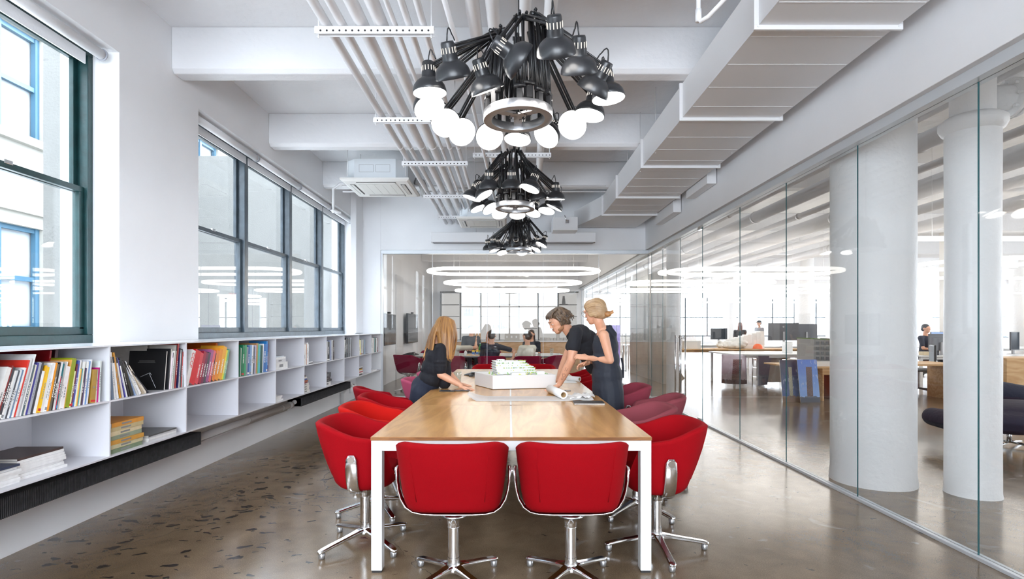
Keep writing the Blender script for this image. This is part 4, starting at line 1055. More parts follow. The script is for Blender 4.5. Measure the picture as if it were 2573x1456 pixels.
# ================================================================= THE LONG TABLE
TX0, TX1, TY0, TY1, TZ = -.763, .783, 2.955, 7.86, .75
tb = thing('conference_table', 'long oak conference table on a white metal frame in the middle of the room', 'table', (.01, 5.4, 0))
N_ = 4; L4 = (TY1 - TY0) / N_
for k in range(N_):
    y0, y1 = TY0 + k * L4, TY0 + (k + 1) * L4
    for (a, b) in ((TX0, .003), (.017, TX1)):
        o = MB().box(a, b, y0 + .0012, y1 - .0012, TZ - .019, TZ).build('tabletop', [OAK], tb, bevel=.0015)
        o.location = Vector(((a + b) / 2, (y0 + y1) / 2, TZ)) - Vector(tb.location)
        for v in o.data.vertices: v.co -= Vector(o.location)
        if k == 0: pass
    MB().box(.003, .017, y0 + .012, y1 - .012, TZ - .014, TZ - .002).build('centre_strip', POWD, tb)
    if k: MB().box(-.07, .09, y0 - .006, y0 + .006, TZ - .010, TZ + .0008).build('cable_slot', mat('slot_brown', '#7A4A26', .5), tb)
MB().box(TX0 + .002, TX1 - .002, TY0 - .0015, TY0 + .0012, TZ - .019, TZ - .001).build('front_edge', OAKE, tb)
for s, x in ((0, TX0), (1, TX1)): MB().box(x - .0015 if not s else x, x if not s else x + .0015, TY0 + .002, TY1 - .002, TZ - .019, TZ - .001).build('side_edge', OAKE, tb)
zr0, zr1 = .672, .729
MB().box(TX0 + .045, TX1 - .045, TY0 + .005, TY0 + .055, zr0, zr1).build('front_rail', POWD, tb, bevel=.003)
MB().box(TX0 + .045, TX1 - .045, TY1 - .055, TY1 - .005, zr0, zr1).build('end_rail', POWD, tb, bevel=.003)
for x0 in (TX0 + .004, TX1 - .054): MB().box(x0, x0 + .05, TY0 + .055, TY1 - .055, zr0, zr1).build('side_rail', POWD, tb, bevel=.003)
for k in range(N_ - 1): MB().box(TX0 + .05, TX1 - .05, TY0 + (k + 1) * L4 - .025, TY0 + (k + 1) * L4 + .025, zr0, zr1).build('cross_rail', POWD, tb, bevel=.003)
for y in (TY0 + .003, TY0 + 2 * L4 - .03, TY1 - .063):
    for x0 in (TX0 + .001, TX1 - .061):
        lg = MB().box(x0, x0 + .06, y, y + .06, .012, zr1 + .001).build('leg', POWD, tb, bevel=.003)
        MB().box(x0 + .004, x0 + .056, y + .004, y + .056, 0, .012).build('foot', BLACKP, lg)

# ================================================================= BUCKET CHAIRS
def fabric(name, h):
    if name in MATS: return MATS[name]
    m = mat(name, h, .85, bump=.25, bscale=260, spec=.15)
    return m
RED = fabric('red_wool', '#92000C'); ORG = fabric('orange_red_wool', '#B4120A'); CRIM = fabric('crimson_wool', '#8C0012')
MAUVE = fabric('dusty_mauve_wool', '#87424A'); ROSE = fabric('dusty_rose_wool', '#A84A64'); PLUM = fabric('plum_red_wool', '#7C1432'); WINE = fabric('wine_wool', '#8E3A48')
def sstep(a, b, x):
    t = min(1, max(0, (x - a) / (b - a))); return t * t * (3 - 2 * t)
def chair(x, y, rz, fm, label, legrot=PI / 4, group=None, simple=False):
    """bucket chair; local +Y is the way the sitter faces"""
    r = thing('swivel_chair', label, 'chair', (x, y, 0), rz, group)
    N = 48
    A, Bb, Bf, n = .292, .275, .245, 2.7
    def pl(t):
        c, s = math.cos(t), math.sin(t)
        px = math.copysign(abs(c) ** (2 / n), c) * A; py = math.copysign(abs(s) ** (2 / n), s) * (Bb if s < 0 else Bf)
        return px, py
    def rim(py):
        v = py / (Bb if py < 0 else Bf)
        h = .785 - .075 * sstep(-.85, .25, v) - .02 * sstep(.2, .8, v)
        return h - (h - .475) * sstep(.62, .99, v)
    def lift(py): return .062 * max(0, -py / Bb) ** 1.6
    rings = []
    z0 = .392
    for (sc0, dz) in ((.02, 0), (.45, 0), (.66, .0), (.75, .006), (.815, .022), (.862, .05)):
        rings.append([(pl(2 * PI * i / N)[0] * sc0, pl(2 * PI * i / N)[1] * sc0 * (.72 if pl(2 * PI * i / N)[1] < 0 else 1), z0 + dz + lift(pl(2 * PI * i / N)[1] * sc0 * .85)) for i in range(N)])
    for t in (.2, .4, .6, .8, .93):
        R = []
        for i in range(N):
            px, py = pl(2 * PI * i / N); h = rim(py); s_ = .875 + .125 * t ** .9
            if py > 0: s_ = s_ * (1 - .04 * sstep(.6, 1, py / Bf))
            lean = 1 - .28 * (1 - t) ** 1.7 if py < 0 else 1
            R.append((px * s_, py * s_ * lean, z0 + .055 + (h - z0 - .055) * t + lift(py * s_ * .85) * (1 - t)))
        rings.append(R)
    for (ds, dz) in ((.0, -.004), (-.035, .004), (-.09, .006), (-.145, -.002), (-.17, -.02)):
        R = []
        for i in range(N):
            px, py = pl(2 * PI * i / N); h = rim(py); s_ = 1 + ds
            if py > 0: s_ = s_ * (1 - .04 * sstep(.6, 1, py / Bf))
            R.append((px * s_, py * s_, h + dz))
        rings.append(R)
    for t in (.7, .35, .05):
        R = []
        for i in range(N):
            px, py = pl(2 * PI * i / N); h = rim(py) - .02; s_ = .70 + .12 * t
            if py > 0: s_ = s_ * (1 - .04 * sstep(.6, 1, py / Bf))
            R.append((px * s_, py * s_ * (1 - .16 * (1 - t) if py < 0 else 1), .455 + (h - .455) * t))
        rings.append(R)
    rings.append([(pl(2 * PI * i / N)[0] * .3, pl(2 * PI * i / N)[1] * .3, .452) for i in range(N)])
    m = MB(); m.smooth = True; m.loft(rings)
    o = m.build('seat_shell', fm, r, world=False)
    # piping seams on the back
    for sx in (-1, 1):
        pts = []
        for t in (0, .2, .4, .6, .8, .93):
            ii = None
            px, py = pl(-PI / 2 + sx * .62); h = rim(py); s_ = .875 + .125 * t ** .9
            pts.append((px * s_, py * s_ * (1 - .28 * (1 - t) ** 1.7) + .0003, z0 + .055 + (h - z0 - .055) * t + lift(py * s_ * .85) * (1 - t)))
        MB().tube(pts, .0022, 5).build('seam', fm, o, world=False)
    m = MB(); m.smooth = True
    cr = []
    for (s_, z) in ((.02, .456), (.66, .456), (.70, .466), (.71, .482), (.69, .496), (.62, .502), (.3, .508), (.02, .509)):
        cr.append([(pl(2 * PI * i / N)[0] * s_, pl(2 * PI * i / N)[1] * s_ * (1.10 if pl(2 * PI * i / N)[1] > 0 else .80) + .016, z) for i in range(N)])
    m.loft(cr); m.build('seat_cushion', fm, r, world=False)
    # yoke
    hx = [(.294, .622), (.297, .60), (.294, .545), (.288, .50), (.275, .455), (.250, .412), (.215, .386), (.17, .374), (.10, .370), (0, .369)]
    pth = [(a, b) for a, b in hx] + [(-a, b) for a, b in hx[-2::-1]]
    rings = []
    for i, (a, z) in enumerate(pth):
        pa = pth[max(0, i - 1)]; pb = pth[min(len(pth) - 1, i + 1)]
        tx, tz = pb[0] - pa[0], pb[1] - pa[1]; l = math.hypot(tx, tz); nx, nz = -tz / l, tx / l
        e = i in (0, len(pth) - 1); w = .017 if e else (.034 if (i > 1 and i < len(pth) - 2) else .031); t = .007
        w = w * (1.0 if abs(a) > .2 else .85)
        prof = [(-w, -t * .4), (-w * .8, -t), (w * .8, -t), (w, -t * .4), (w, t * .4), (w * .8, t), (-w * .8, t), (-w, t * .4)]
        rings.append([(a + nx * q * 1, p, z + nz * q) for (p, q) in prof])
    m = MB(); m.smooth = True; m.loft(rings)
    yk = m.build('yoke', ALU, r, world=False)
    for sx in (-1, 1): MB().cyl((sx * .300, 0, .597), (sx * .309, 0, .597), .021, .019, 20).build('pivot_cap', ALU, yk, world=False)
    m = MB(); m.lathe([(.0, .367), (.075, .365), (.052, .358), (.038, .343), (.0335, .322), (.033, .305), (.0325, .304), (.0325, .303), (.033, .302)], n=24)
    m.lathe([(.0295, .302), (.0295, .142)], n=24); m.lathe([(.031, .142), (.031, .110), (.036, .098), (.045, .09), (.05, .072), (.03, .06), (0, .06)], n=24)
    m.build('column', ALU, r, world=False)
    for k in range(4):
        a = legrot + k * PI / 2; M_ = rotz(a); rr = []
        for (d_, w, zt, zb_) in ((.015, .030, .104, .066), (.05, .027, .100, .070), (.09, .0215, .091, .066), (.16, .0205, .078, .056), (.24, .021, .064, .044), (.292, .0215, .054, .034), (.308, .018, .050, .032), (.318, .010, .046, .032)):
            rr.append([M_ @ Vector(q) for q in ((d_, -w, zb_ + .006), (d_, -w * .75, zb_), (d_, w * .75, zb_), (d_, w, zb_ + .006), (d_, w, zt - .007), (d_, w * .72, zt), (d_, -w * .72, zt), (d_, -w, zt - .007))])
        m = MB(); m.loft(rr); lg = m.build('leg', ALU, r, world=False, bevel=.002)
        f = M_ @ Vector((.293, 0, 0)); MB().lathe([(0, 0), (.015, 0), (.018, .006), (.019, .03), (.012, .036), (0, .036)], f, n=16).build('glide', mat('glide_metal', (.45, .45, .46), .3, metal=.8), lg, world=False)
    return r
PR = -PI / 2    # sitter faces +X  (rotz -90 turns +Y to +X)
chair(-.295, 2.84, 0, RED, 'left one of two red bucket chairs with backs to us at the near table end')
chair(.324, 2.84, 0, RED, 'right one of two red bucket chairs with backs to us at the near table end')
chair(-.903, 3.361, PR, RED, 'red bucket chair at the near left corner of the table beside the table leg', legrot=PI / 4 + .06)
chair(.896, 3.27, -PR, RED, 'red bucket chair at the near right corner of the table with its legs set crosswise', legrot=.02)
chair(-.965, 3.97, PR + .05, ORG, 'orange-red bucket chair, second along the left side of the table', legrot=.5)
chair(-1.0, 4.56, PR + .1, RED, 'red bucket chair, third along the left side behind the orange-red one', legrot=.3)
chair(-1.20, 5.14, PR + .55, CRIM, 'dark crimson bucket chair turned askew between the table and the bookshelf', legrot=.9)
chair(-.93, 6.02, PR, ROSE, 'dusty rose bucket chair behind the long-haired woman', legrot=.2)
chair(-.90, 6.85, PR, ROSE, 'farther dusty rose bucket chair on the left, barely showing beyond the woman', legrot=.6)
chair(.93, 3.93, -PR, MAUVE, 'dusty mauve bucket chair, second along the right side of the table', legrot=.7)
chair(1.20, 4.52, -PR - .25, MAUVE, 'dusty mauve bucket chair pulled out from the right side of the table', legrot=.35)
chair(1.12, 5.35, -PR, WINE, 'dull wine-coloured bucket chair right behind the woman in the dark jumpsuit', legrot=.5)
chair(.93, 6.55, -PR - .1, RED, 'red bucket chair behind the man on the right side of the table', legrot=.1)
chair(.93, 7.30, -PR, RED, 'farthest red bucket chair on the right side of the table', legrot=.8)
chair(-.28, 8.12, PI, RED, 'red bucket chair at the far end of the table, on the left')
chair(.42, 8.12, PI, RED, 'red bucket chair at the far end of the table, on the right')

# ================================================================= THINGS ON THE TABLE
TT = TZ + .0005
# architectural model
Aang = math.radians(12.5); mo = thing('architectural_model', 'white architectural model with stepped terraces and green plants on a thick white base', 'model', (-.163, 5.226, TT), Aang)
def bx(parent, x0, x1, y0, y1, z0, z1, m_, name, bevel=0): return MB().box(x0, x1, y0, y1, z0, z1).build(name, m_, parent, world=False, bevel=bevel)
FOAM = mat('model_white', (.80, .80, .79), .5); ACR = mat('model_acrylic', (.74, .76, .73), .25)
QB = [(0, 0), (.64, 0), (.60, .50), (-.105, .47)]
MB().prism(QB, 'z', .004, .135).build('base', FOAM, mo, world=False, bevel=.002)
MB().prism([(.01, .01), (.63, .01), (.59, .49), (-.09, .46)], 'z', 0, .004).build('base_foot', BLACKP, mo, world=False)
bx(mo, .05, .11, .03, .06, .135, .143, GREYP, 'roadway')
bd = MB()
lv = [(.06, .47, .10, .38, .140), (.055, .475, .12, .40, .163), (.055, .47, .15, .41, .186), (.06, .43, .18, .42, .209), (.065, .40, .21, .43, .232), (.07, .39, .24, .43, .255)]
for (a, b_, c, d, z) in lv: bd.box(a, b_, c, d, z, z + .005)
bd.box(.11, .18, .28, .36, .260, .275); bd.box(.46, .54, .05, .12, .135, .165); bd.box(.20, .34, .04, .10, .135, .158)
bd.build('terrace_floor', FOAM, mo, world=False)
gl = MB()
for (a, b_, c, d, z) in lv[:-1]: gl.box(a + .012, b_ - .012, c + .02, d - .01, z + .005, z + .023)
gl.build('glazing', ACR, mo, world=False)
random.seed(11)
for nm, cc, cnt in (('green_foliage', '#7FB85A', 150), ('yellow_foliage', '#D2D25A', 130), ('dark_foliage', '#4A8A5A', 30)):
    m = MB()
    for i in range(cnt):
        if random.random() < .55:
            k = random.randrange(6); a, b_, c, d, z = lv[k]
            x = random.uniform(a, b_) if random.random() < .5 else random.gauss(b_ - .03, .02); yy = c + random.uniform(-.004, .015); z = z + .006
        else: x, yy, z = random.uniform(.0, .6), random.uniform(.03, .40), .137
        m.ball((x, yy, z + .004), random.uniform(.002, .0065), 6, 4)
    tag(m.build(nm, mat(nm, cc, .7), mo, world=False), kind='stuff')
# tracing paper, partly transparent
tp = bpy.data.materials.new('tracing_paper'); tp.use_nodes = True
nt = tp.node_tree; pb = nt.nodes['Principled BSDF']; pb.inputs['Base Color'].default_value = (.88, .88, .88, 1); pb.inputs['Roughness'].default_value = .5; pb.inputs['Alpha'].default_value = .42
m = MB(); m.smooth = True; rings = []
xs2 = [-.36, -.345, -.325, -.30, -.27, -.2, -.1, 0, .1, .2, .3, .4, .46, .52, .57, .61, .65, .69]
for i, x in enumerate(xs2):
    z = TT + .0015 + (.035 * ((-.27 - x) / .09) ** 1.5 if x < -.27 else 0) + (.0 if x < .5 else .012 * abs(math.sin((x - .5) * 24)))
    ya, yb_ = 4.39 + (.0 if x > -.27 else .16 * ((-.27 - x) / .09)), 4.71 + (0 if x > -.25 else .1) + (.06 * math.sin(x * 30) if x > .45 else 0)
    rings.append([(x, ya + .01 * math.sin(x * 17), z), (x, (ya + yb_) / 2, z + (.0 if x < .5 else .02 * abs(math.cos(x * 31)))), (x, yb_, z)])
m.loft(rings, close=False, cap=False)
o = m.build('tracing_paper', tp, fix=False); tag(o, 'long translucent tracing paper sheet curling across the table before the model', 'paper'); sd = o.modifiers.new('thick', 'SOLIDIFY'); sd.thickness = .0006
m = MB(); m.smooth = True; rings = []
for i in range(9):
    x = .50 + i * .026
    rings.append([(x + .01 * math.sin(j), 4.44 + j * .05 + .01 * math.sin(i), TT + .012 + .028 * abs(math.sin(i * 1.1 + j * .8)) * (1 if i > 2 else .3)) for j in range(6)])
m.loft(rings, close=False, cap=False)
o = m.build('crumpled_paper', mat('white_paper', (.84, .84, .84), .6), fix=False); tag(o, 'crumpled white tracing paper end beside the black notebook', 'paper'); sd = o.modifiers.new('thick', 'SOLIDIFY'); sd.thickness = .0008
def roll(p0, p1, r, label, nm='paper_roll'):
    rt = thing(nm, label, 'paper roll', tuple((Vector(p0) + Vector(p1)) / 2 - Vector((0, 0, r))))
    d = (Vector(p1) - Vector(p0)).length
    MB().lathe([(r * .62, 0), (r, 0), (r, d), (r * .62, d)], p0, Vector(p1) - Vector(p0), 28, closed=True).build('paper', mat('white_paper', (.84, .84, .84), .6), rt)
    MB().lathe([(r * .55, -.0005), (r * .62, -.0005), (r * .62, d + .0005), (r * .55, d + .0005)], p0, Vector(p1) - Vector(p0), 28, closed=True).build('cardboard_core', mat('cardboard', '#A88C66', .8), rt)
roll((.455, 4.52, TT + .037), (.375, 4.98, TT + .037), .036, 'white roll of tracing paper lying near the man\'s hand with its open end to us')
roll((.66, 6.10, TT + .03), (.92 - .14, 5.98, TT + .03), .028, 'farther pale paper roll lying behind the man\'s arm', 'paper_roll')
m = MB().box(.58, .74, 5.85, 6.15, TT, TT + .002); m.mi = 0
tag(m.build('paper_sheet', mat('white_paper', (.84, .84, .84), .6)), 'flat white paper sheet under the farther roll behind the man', 'paper')
nb = thing('notebook', 'black spiral notebook lying near the right table edge', 'notebook', (.63, 4.28, TT), math.radians(-2))
bx(nb, -.12, .12, -.085, .085, .0, .001, BLACKP, 'back_cover'); bx(nb, -.118, .118, -.083, .083, .001, .009, PAPER, 'pages'); bx(nb, -.12, .12, -.085, .085, .009, .0105, mat('notebook_cover', (.03, .03, .032), .5), 'front_cover')
m = MB()
for i in range(30): m.tube([(-.115 + i * .0079, -.085 + .006 * math.cos(a), .0055 + .006 * math.sin(a)) for a in [2 * PI * k / 8 for k in range(8)]], .0009, 5, closed=True)
tag(m.build('spiral_binding', ALU, nb, world=False), kind='stuff')
pn_ = thing('pen', 'black and silver marker pen lying beside the white roll', 'pen', (.52, 5.10, TT), math.radians(-6))
MB().cyl((-.05, 0, .005), (.045, 0, .005), .0048, n=12).build('barrel', BLACKP, pn_, world=False); MB().cyl((.012, 0, .005), (.062, 0, .005), .0053, n=12).build('cap', GREYP, pn_, world=False)
def phone(x, y, a, label, th=.009, w=.075, l=.15):
    r = thing('smartphone', label, 'phone', (x, y, TT), a)
    bx(r, -l / 2, l / 2, -w / 2, w / 2, 0, th, BLACKP, 'case', .003); bx(r, -l / 2 + .006, l / 2 - .006, -w / 2 + .005, w / 2 - .005, th, th + .0006, SCREEN, 'screen')
phone(-.585, 5.10, -.12, 'black smartphone lying below the long-haired woman, the left one')
phone(-.455, 5.13, .05, 'black smartphone touching the woman\'s hand, the right one')
# glass of water
gl_ = thing('water_glass', 'tall clear drinking glass of water between the woman and the model', 'glass', (-.565, 5.86, TT))
m = MB(); m.lathe([(0, .004), (.028, .004), (.033, .008), (.040, .12), (.042, .122), (.043, .12), (.036, .003), (.034, 0), (0, 0)], n=24); m.build('glass', GLASSC, gl_, world=False)
m = MB(); m.lathe([(0, .0045), (.030, .0045), (.036, .06), (0, .0602)], n=24); m.build('water', GLASSC, gl_, world=False)
def star_phone(x, y, z, a, label, s=1.0):
    r = thing('conference_phone', label, 'phone', (x, y, z), a)
    for k in range(3):
        M_ = rotz(k * 2 * PI / 3); rr = []
        for (d_, w, h_) in ((.0, .06, .05), (.05, .045, .045), (.11, .035, .03), (.16, .03, .016), (.17, .02, .01)):
            rr.append([M_ @ Vector((d_ * s, q * w * s, t * h_ * s)) for (q, t) in ((-1, 0), (1, 0), (1, .5), (.5, 1), (-.5, 1), (-1, .5))])
        m = MB(); m.smooth = True; m.loft(rr); m.build('speaker_arm', BLACKP, r, world=False, bevel=.002)
    m = MB(); m.obox((0, -.035 * s, .052 * s), (.07 * s, .06 * s, .006 * s), Matrix.Rotation(-.3, 3, 'X')); m.build('keypad', GREYP, r, world=False)
star_phone(-.46, 6.75, TT, .4, 'black three-armed conference phone on the far part of the oak table', .8)
m = thing('computer_keyboard', 'grey keyboard-like remote lying behind the conference phone on the oak table', 'keyboard', (-.36, 7.15, TT), .2)
bx(m, -.15, .15, -.06, .06, 0, .014, GREYP, 'case', .003)
k_ = MB()
for i in range(12):
    for j in range(4): k_.box(-.14 + i * .0235, -.12 + i * .0235, -.05 + j * .025, -.03 + j * .025, .014, .019)
k_.build('keys', mat('key_grey', (.6, .6, .6), .5), m, world=False)
# ================================================================= PEOPLE
DG = None
def blob(name, caps, material, parent, vox=.006, smooth=4, fac=.5, decimate=None):
    """one continuous surface from overlapping tapered capsules and ellipsoids (world coordinates)"""
    m = MB()
    for c in caps:
        if c[0] == 'e': m.ball(c[1], c[2], 16, 12, c[3] if len(c) > 3 else None)
        else: m.capsule(c[0], c[1], c[2], c[3], 14)
    o = m.build(name, material, parent)
    r = o.modifiers.new('r', 'REMESH'); r.mode = 'VOXEL'; r.voxel_size = vox; r.use_smooth_shade = True
    if smooth:
        s = o.modifiers.new('s', 'SMOOTH'); s.factor = fac; s.iterations = smooth
    dg = bpy.context.evaluated_depsgraph_get(); dg.update()
    me = bpy.data.meshes.new_from_object(o.evaluated_get(dg))
    old = o.data; o.modifiers.clear(); o.data = me; bpy.data.meshes.remove(old)
    if not me.materials: me.materials.append(material)
    me.polygons.foreach_set('use_smooth', [True] * len(me.polygons))
    return o
def chain(pts):
    """[(point, radius), ...] -> capsules"""
    return [(Vector(a[0]), a[1], Vector(b[0]), b[1]) for a, b in zip(pts[:-1], pts[1:])]
def hand(w, d, nrm, side, s=1.0, curl=0.1, spread=.16, hold=False):
    """capsules of a hand: w wrist, d finger direction, nrm back-of-hand direction, side: +1 thumb on (d x nrm) side"""
    w = Vector(w); d = Vector(d).normalized(); nrm = Vector(nrm); nrm = (nrm - d * nrm.dot(d)).normalized(); t = d.cross(nrm) * side
    caps = []
    for q in (-.026, -.009, .009, .026):
        caps.append((w + t * q * .5 * s, .017 * s, w + d * .085 * s + t * q * s, .0125 * s))
    for k, (q, L_f) in enumerate(((.028, .066), (.0095, .074), (-.0095, .069), (-.028, .054))):
        p = w + d * .085 * s + t * q * s; a = spread * (q / .028); dd = (d * math.cos(a) + t * math.sin(a)).normalized(); cu = curl
        for j, fr in enumerate((.45, .32, .23)):
            cu2 = cu * (j + (.3 if j else 0))
            dn = (dd * math.cos(cu2) - nrm * math.sin(cu2)).normalized(); q2 = p + dn * L_f * fr * s
            caps.append((p, (.0088 - .0011 * j) * s, q2, (.0078 - .0011 * j) * s)); p = q2
    p0 = w + d * .02 * s + t * .022 * s; p1 = p0 + (d * .62 + t * .75).normalized() * .038 * s - nrm * .006 * s; p2 = p1 + (d * .88 + t * .42 - nrm * curl).normalized() * .032 * s; p3 = p2 + (d * .97 + t * .2 - nrm * curl * 2).normalized() * .024 * s
    caps += [(p0, .013 * s, p1, .0115 * s), (p1, .0105 * s, p2, .0095 * s), (p2, .0092 * s, p3, .0075 * s)]
    return caps
def head_caps(c, f, up, s=1.0, male=True):
    """c: centre of the skull, f: facing direction, up"""
    c = Vector(c); f = Vector(f).normalized(); up = Vector(up); up = (up - f * up.dot(f)).normalized(); r = f.cross(up)
    M_ = Matrix((r, f, up)).transposed()
    V = lambda x, y, z: c + M_ @ Vector((x * s, y * s, z * s))
    E = lambda x, y, z, a, b, d: ('e', V(x, y, z), (a * s, b * s, d * s), M_)
    caps = [E(0, -.012, .02, .073, .092, .086), E(0, .022, .005, .066, .072, .075), E(0, .035, -.045, .055, .052, .055), E(0, .058, -.086, .026, .026, .024), E(0, .045, -.075, .043, .04, .034)]
    caps += [(V(0, .086, .010), .006 * s, V(0, .102, -.024), .0088 * s), E(-.008, .096, -.028, .007, .008, .006), E(.008, .096, -.028, .007, .008, .006)]      # nose
    caps += [(V(-.02, .086, -.056), .006 * s, V(.02, .086, -.056), .006 * s), (V(-.017, .084, -.066), .0065 * s, V(.017, .084, -.066), .0065 * s)]          # lips
    caps += [(V(-.045, .078, .020), .009 * s, V(-.012, .088, .022), .009 * s), (V(.045, .078, .020), .009 * s, V(.012, .088, .022), .009 * s)]              # brows
    caps += [E(-.075, -.004, -.008, .011, .02, .031), E(.075, -.004, -.008, .011, .02, .031)]                                                                # ears
    return caps, V, M_, E
def face_parts(parent, V, E, s, brow, iris='#4A3A2A'):
    ew = mat('eye_white', (.8, .78, .76), .2); ey = mat('iris_brown', iris, .2)
    for q in (-1, 1):
        m = MB(); m.ball(V(.031 * q, .0775, .003), .0115 * s, 12, 8); e = m.build('eye', ew, parent)
        MB().ball(V(.031 * q, .0765, .0065), .0128 * s, 12, 8).build('eyelid', parent.data.materials[0], e)
        MB().ball(V(.031 * q, .0865, .001), .0045 * s, 8, 6).build('iris', ey, e)
        MB().capsule(V(.014 * q, .096, .024), .0035 * s, V(.046 * q, .087, .027), .0028 * s, 8).build('eyebrow', brow, parent)
    MB().capsule(V(-.018, .0915, -.0605), .0032 * s, V(.018, .0915, -.0605), .0032 * s, 8).build('mouth', mat('lip', '#A8615A', .45), parent)
SKIN = mat('skin_fair', '#D9A284', .5, var=.05, vscale=20, sss=.05); SKINT = mat('skin_tan', '#CE9670', .5, var=.05, vscale=20, sss=.05)
def hairmat(name, c1, c2, scale=(60, 60, 5)):
    m = mat(name, c1, .42); nt = m.node_tree; b = nt.nodes['Principled BSDF']; L = nt.links.new
    tc = nt.nodes.new('ShaderNodeTexCoord'); mp = nt.nodes.new('ShaderNodeMapping'); mp.inputs['Scale'].default_value = scale; L(tc.outputs['Object'], mp.inputs[0])
    n = nt.nodes.new('ShaderNodeTexNoise'); n.inputs['Scale'].default_value = 1.5; n.inputs['Detail'].default_value = 4; L(mp.outputs[0], n.inputs['Vector'])
    r = nt.nodes.new('ShaderNodeMapRange'); r.inputs[1].default_value = .35; r.inputs[2].default_value = .65; L(n.outputs[0], r.inputs[0])
    x = nt.nodes.new('ShaderNodeMix'); x.data_type = 'RGBA'; x.inputs[6].default_value = (*hexc(c1), 1); x.inputs[7].default_value = (*hexc(c2), 1); L(r.outputs[0], x.inputs[0]); L(x.outputs[2], b.inputs['Base Color'])
    bp = nt.nodes.new('ShaderNodeBump'); bp.inputs['Strength'].default_value = .5; bp.inputs['Distance'].default_value = .004; L(n.outputs[0], bp.inputs['Height']); L(bp.outputs[0], b.inputs['Normal'])
    b.inputs['Specular IOR Level'].default_value = .6
    return m
TEE = mat('black_cotton', '#1B1D24', .85, bump=.2, bscale=60, var=.12, vscale=10)
NAVY = mat('navy_crepe', '#1E232F', .7, bump=.12, bscale=40, var=.1, vscale=6)
JEANS = mat('dark_indigo_denim', '#171E30', .8, bump=.15, bscale=120)
KNIT = mat('black_knit', '#14151D', .85, bump=.35, bscale=35, var=.15, vscale=15)

def polar_hair(name, c1, c2, cen, ax, e1, e2, kang=9.0, klen=3.0, lo=.38, hi=.66):
    m = mat(name, c1, .42); nt = m.node_tree; b = nt.nodes['Principled BSDF']; L = nt.links.new
    tc = nt.nodes.new('ShaderNodeTexCoord'); sb = nt.nodes.new('ShaderNodeVectorMath'); sb.operation = 'SUBTRACT'; sb.inputs[1].default_value = cen; L(tc.outputs['Object'], sb.inputs[0])
    def dot(v):
        n = nt.nodes.new('ShaderNodeVectorMath'); n.operation = 'DOT_PRODUCT'; n.inputs[1].default_value = v; L(sb.outputs[0], n.inputs[0]); return n.outputs['Value']
    at = nt.nodes.new('ShaderNodeMath'); at.operation = 'ARCTAN2'; L(dot(e1), at.inputs[0]); L(dot(e2), at.inputs[1])
    k1 = nt.nodes.new('ShaderNodeMath'); k1.operation = 'MULTIPLY'; k1.inputs[1].default_value = kang; L(at.outputs[0], k1.inputs[0])
    k2 = nt.nodes.new('ShaderNodeMath'); k2.operation = 'MULTIPLY'; k2.inputs[1].default_value = klen; L(dot(ax), k2.inputs[0])
    cb = nt.nodes.new('ShaderNodeCombineXYZ'); L(k1.outputs[0], cb.inputs[0]); L(k2.outputs[0], cb.inputs[1])
    n = nt.nodes.new('ShaderNodeTexNoise'); n.inputs['Scale'].default_value = 1.0; n.inputs['Detail'].default_value = 6; n.inputs['Roughness'].default_value = .65; n.inputs['Distortion'].default_value = .3; L(cb.outputs[0], n.inputs['Vector'])
    r = nt.nodes.new('ShaderNodeMapRange'); r.inputs[1].default_value = lo; r.inputs[2].default_value = hi; L(n.outputs[0], r.inputs[0])
    x = nt.nodes.new('ShaderNodeMix'); x.data_type = 'RGBA'; x.inputs[6].default_value = (*hexc(c1), 1); x.inputs[7].default_value = (*hexc(c2), 1); L(r.outputs[0], x.inputs[0]); L(x.outputs[2], b.inputs['Base Color'])
    bp = nt.nodes.new('ShaderNodeBump'); bp.inputs['Strength'].default_value = .6; bp.inputs['Distance'].default_value = .004; L(n.outputs[0], bp.inputs['Height']); L(bp.outputs[0], b.inputs['Normal'])
    b.inputs['Specular IOR Level'].default_value = .55
    return m
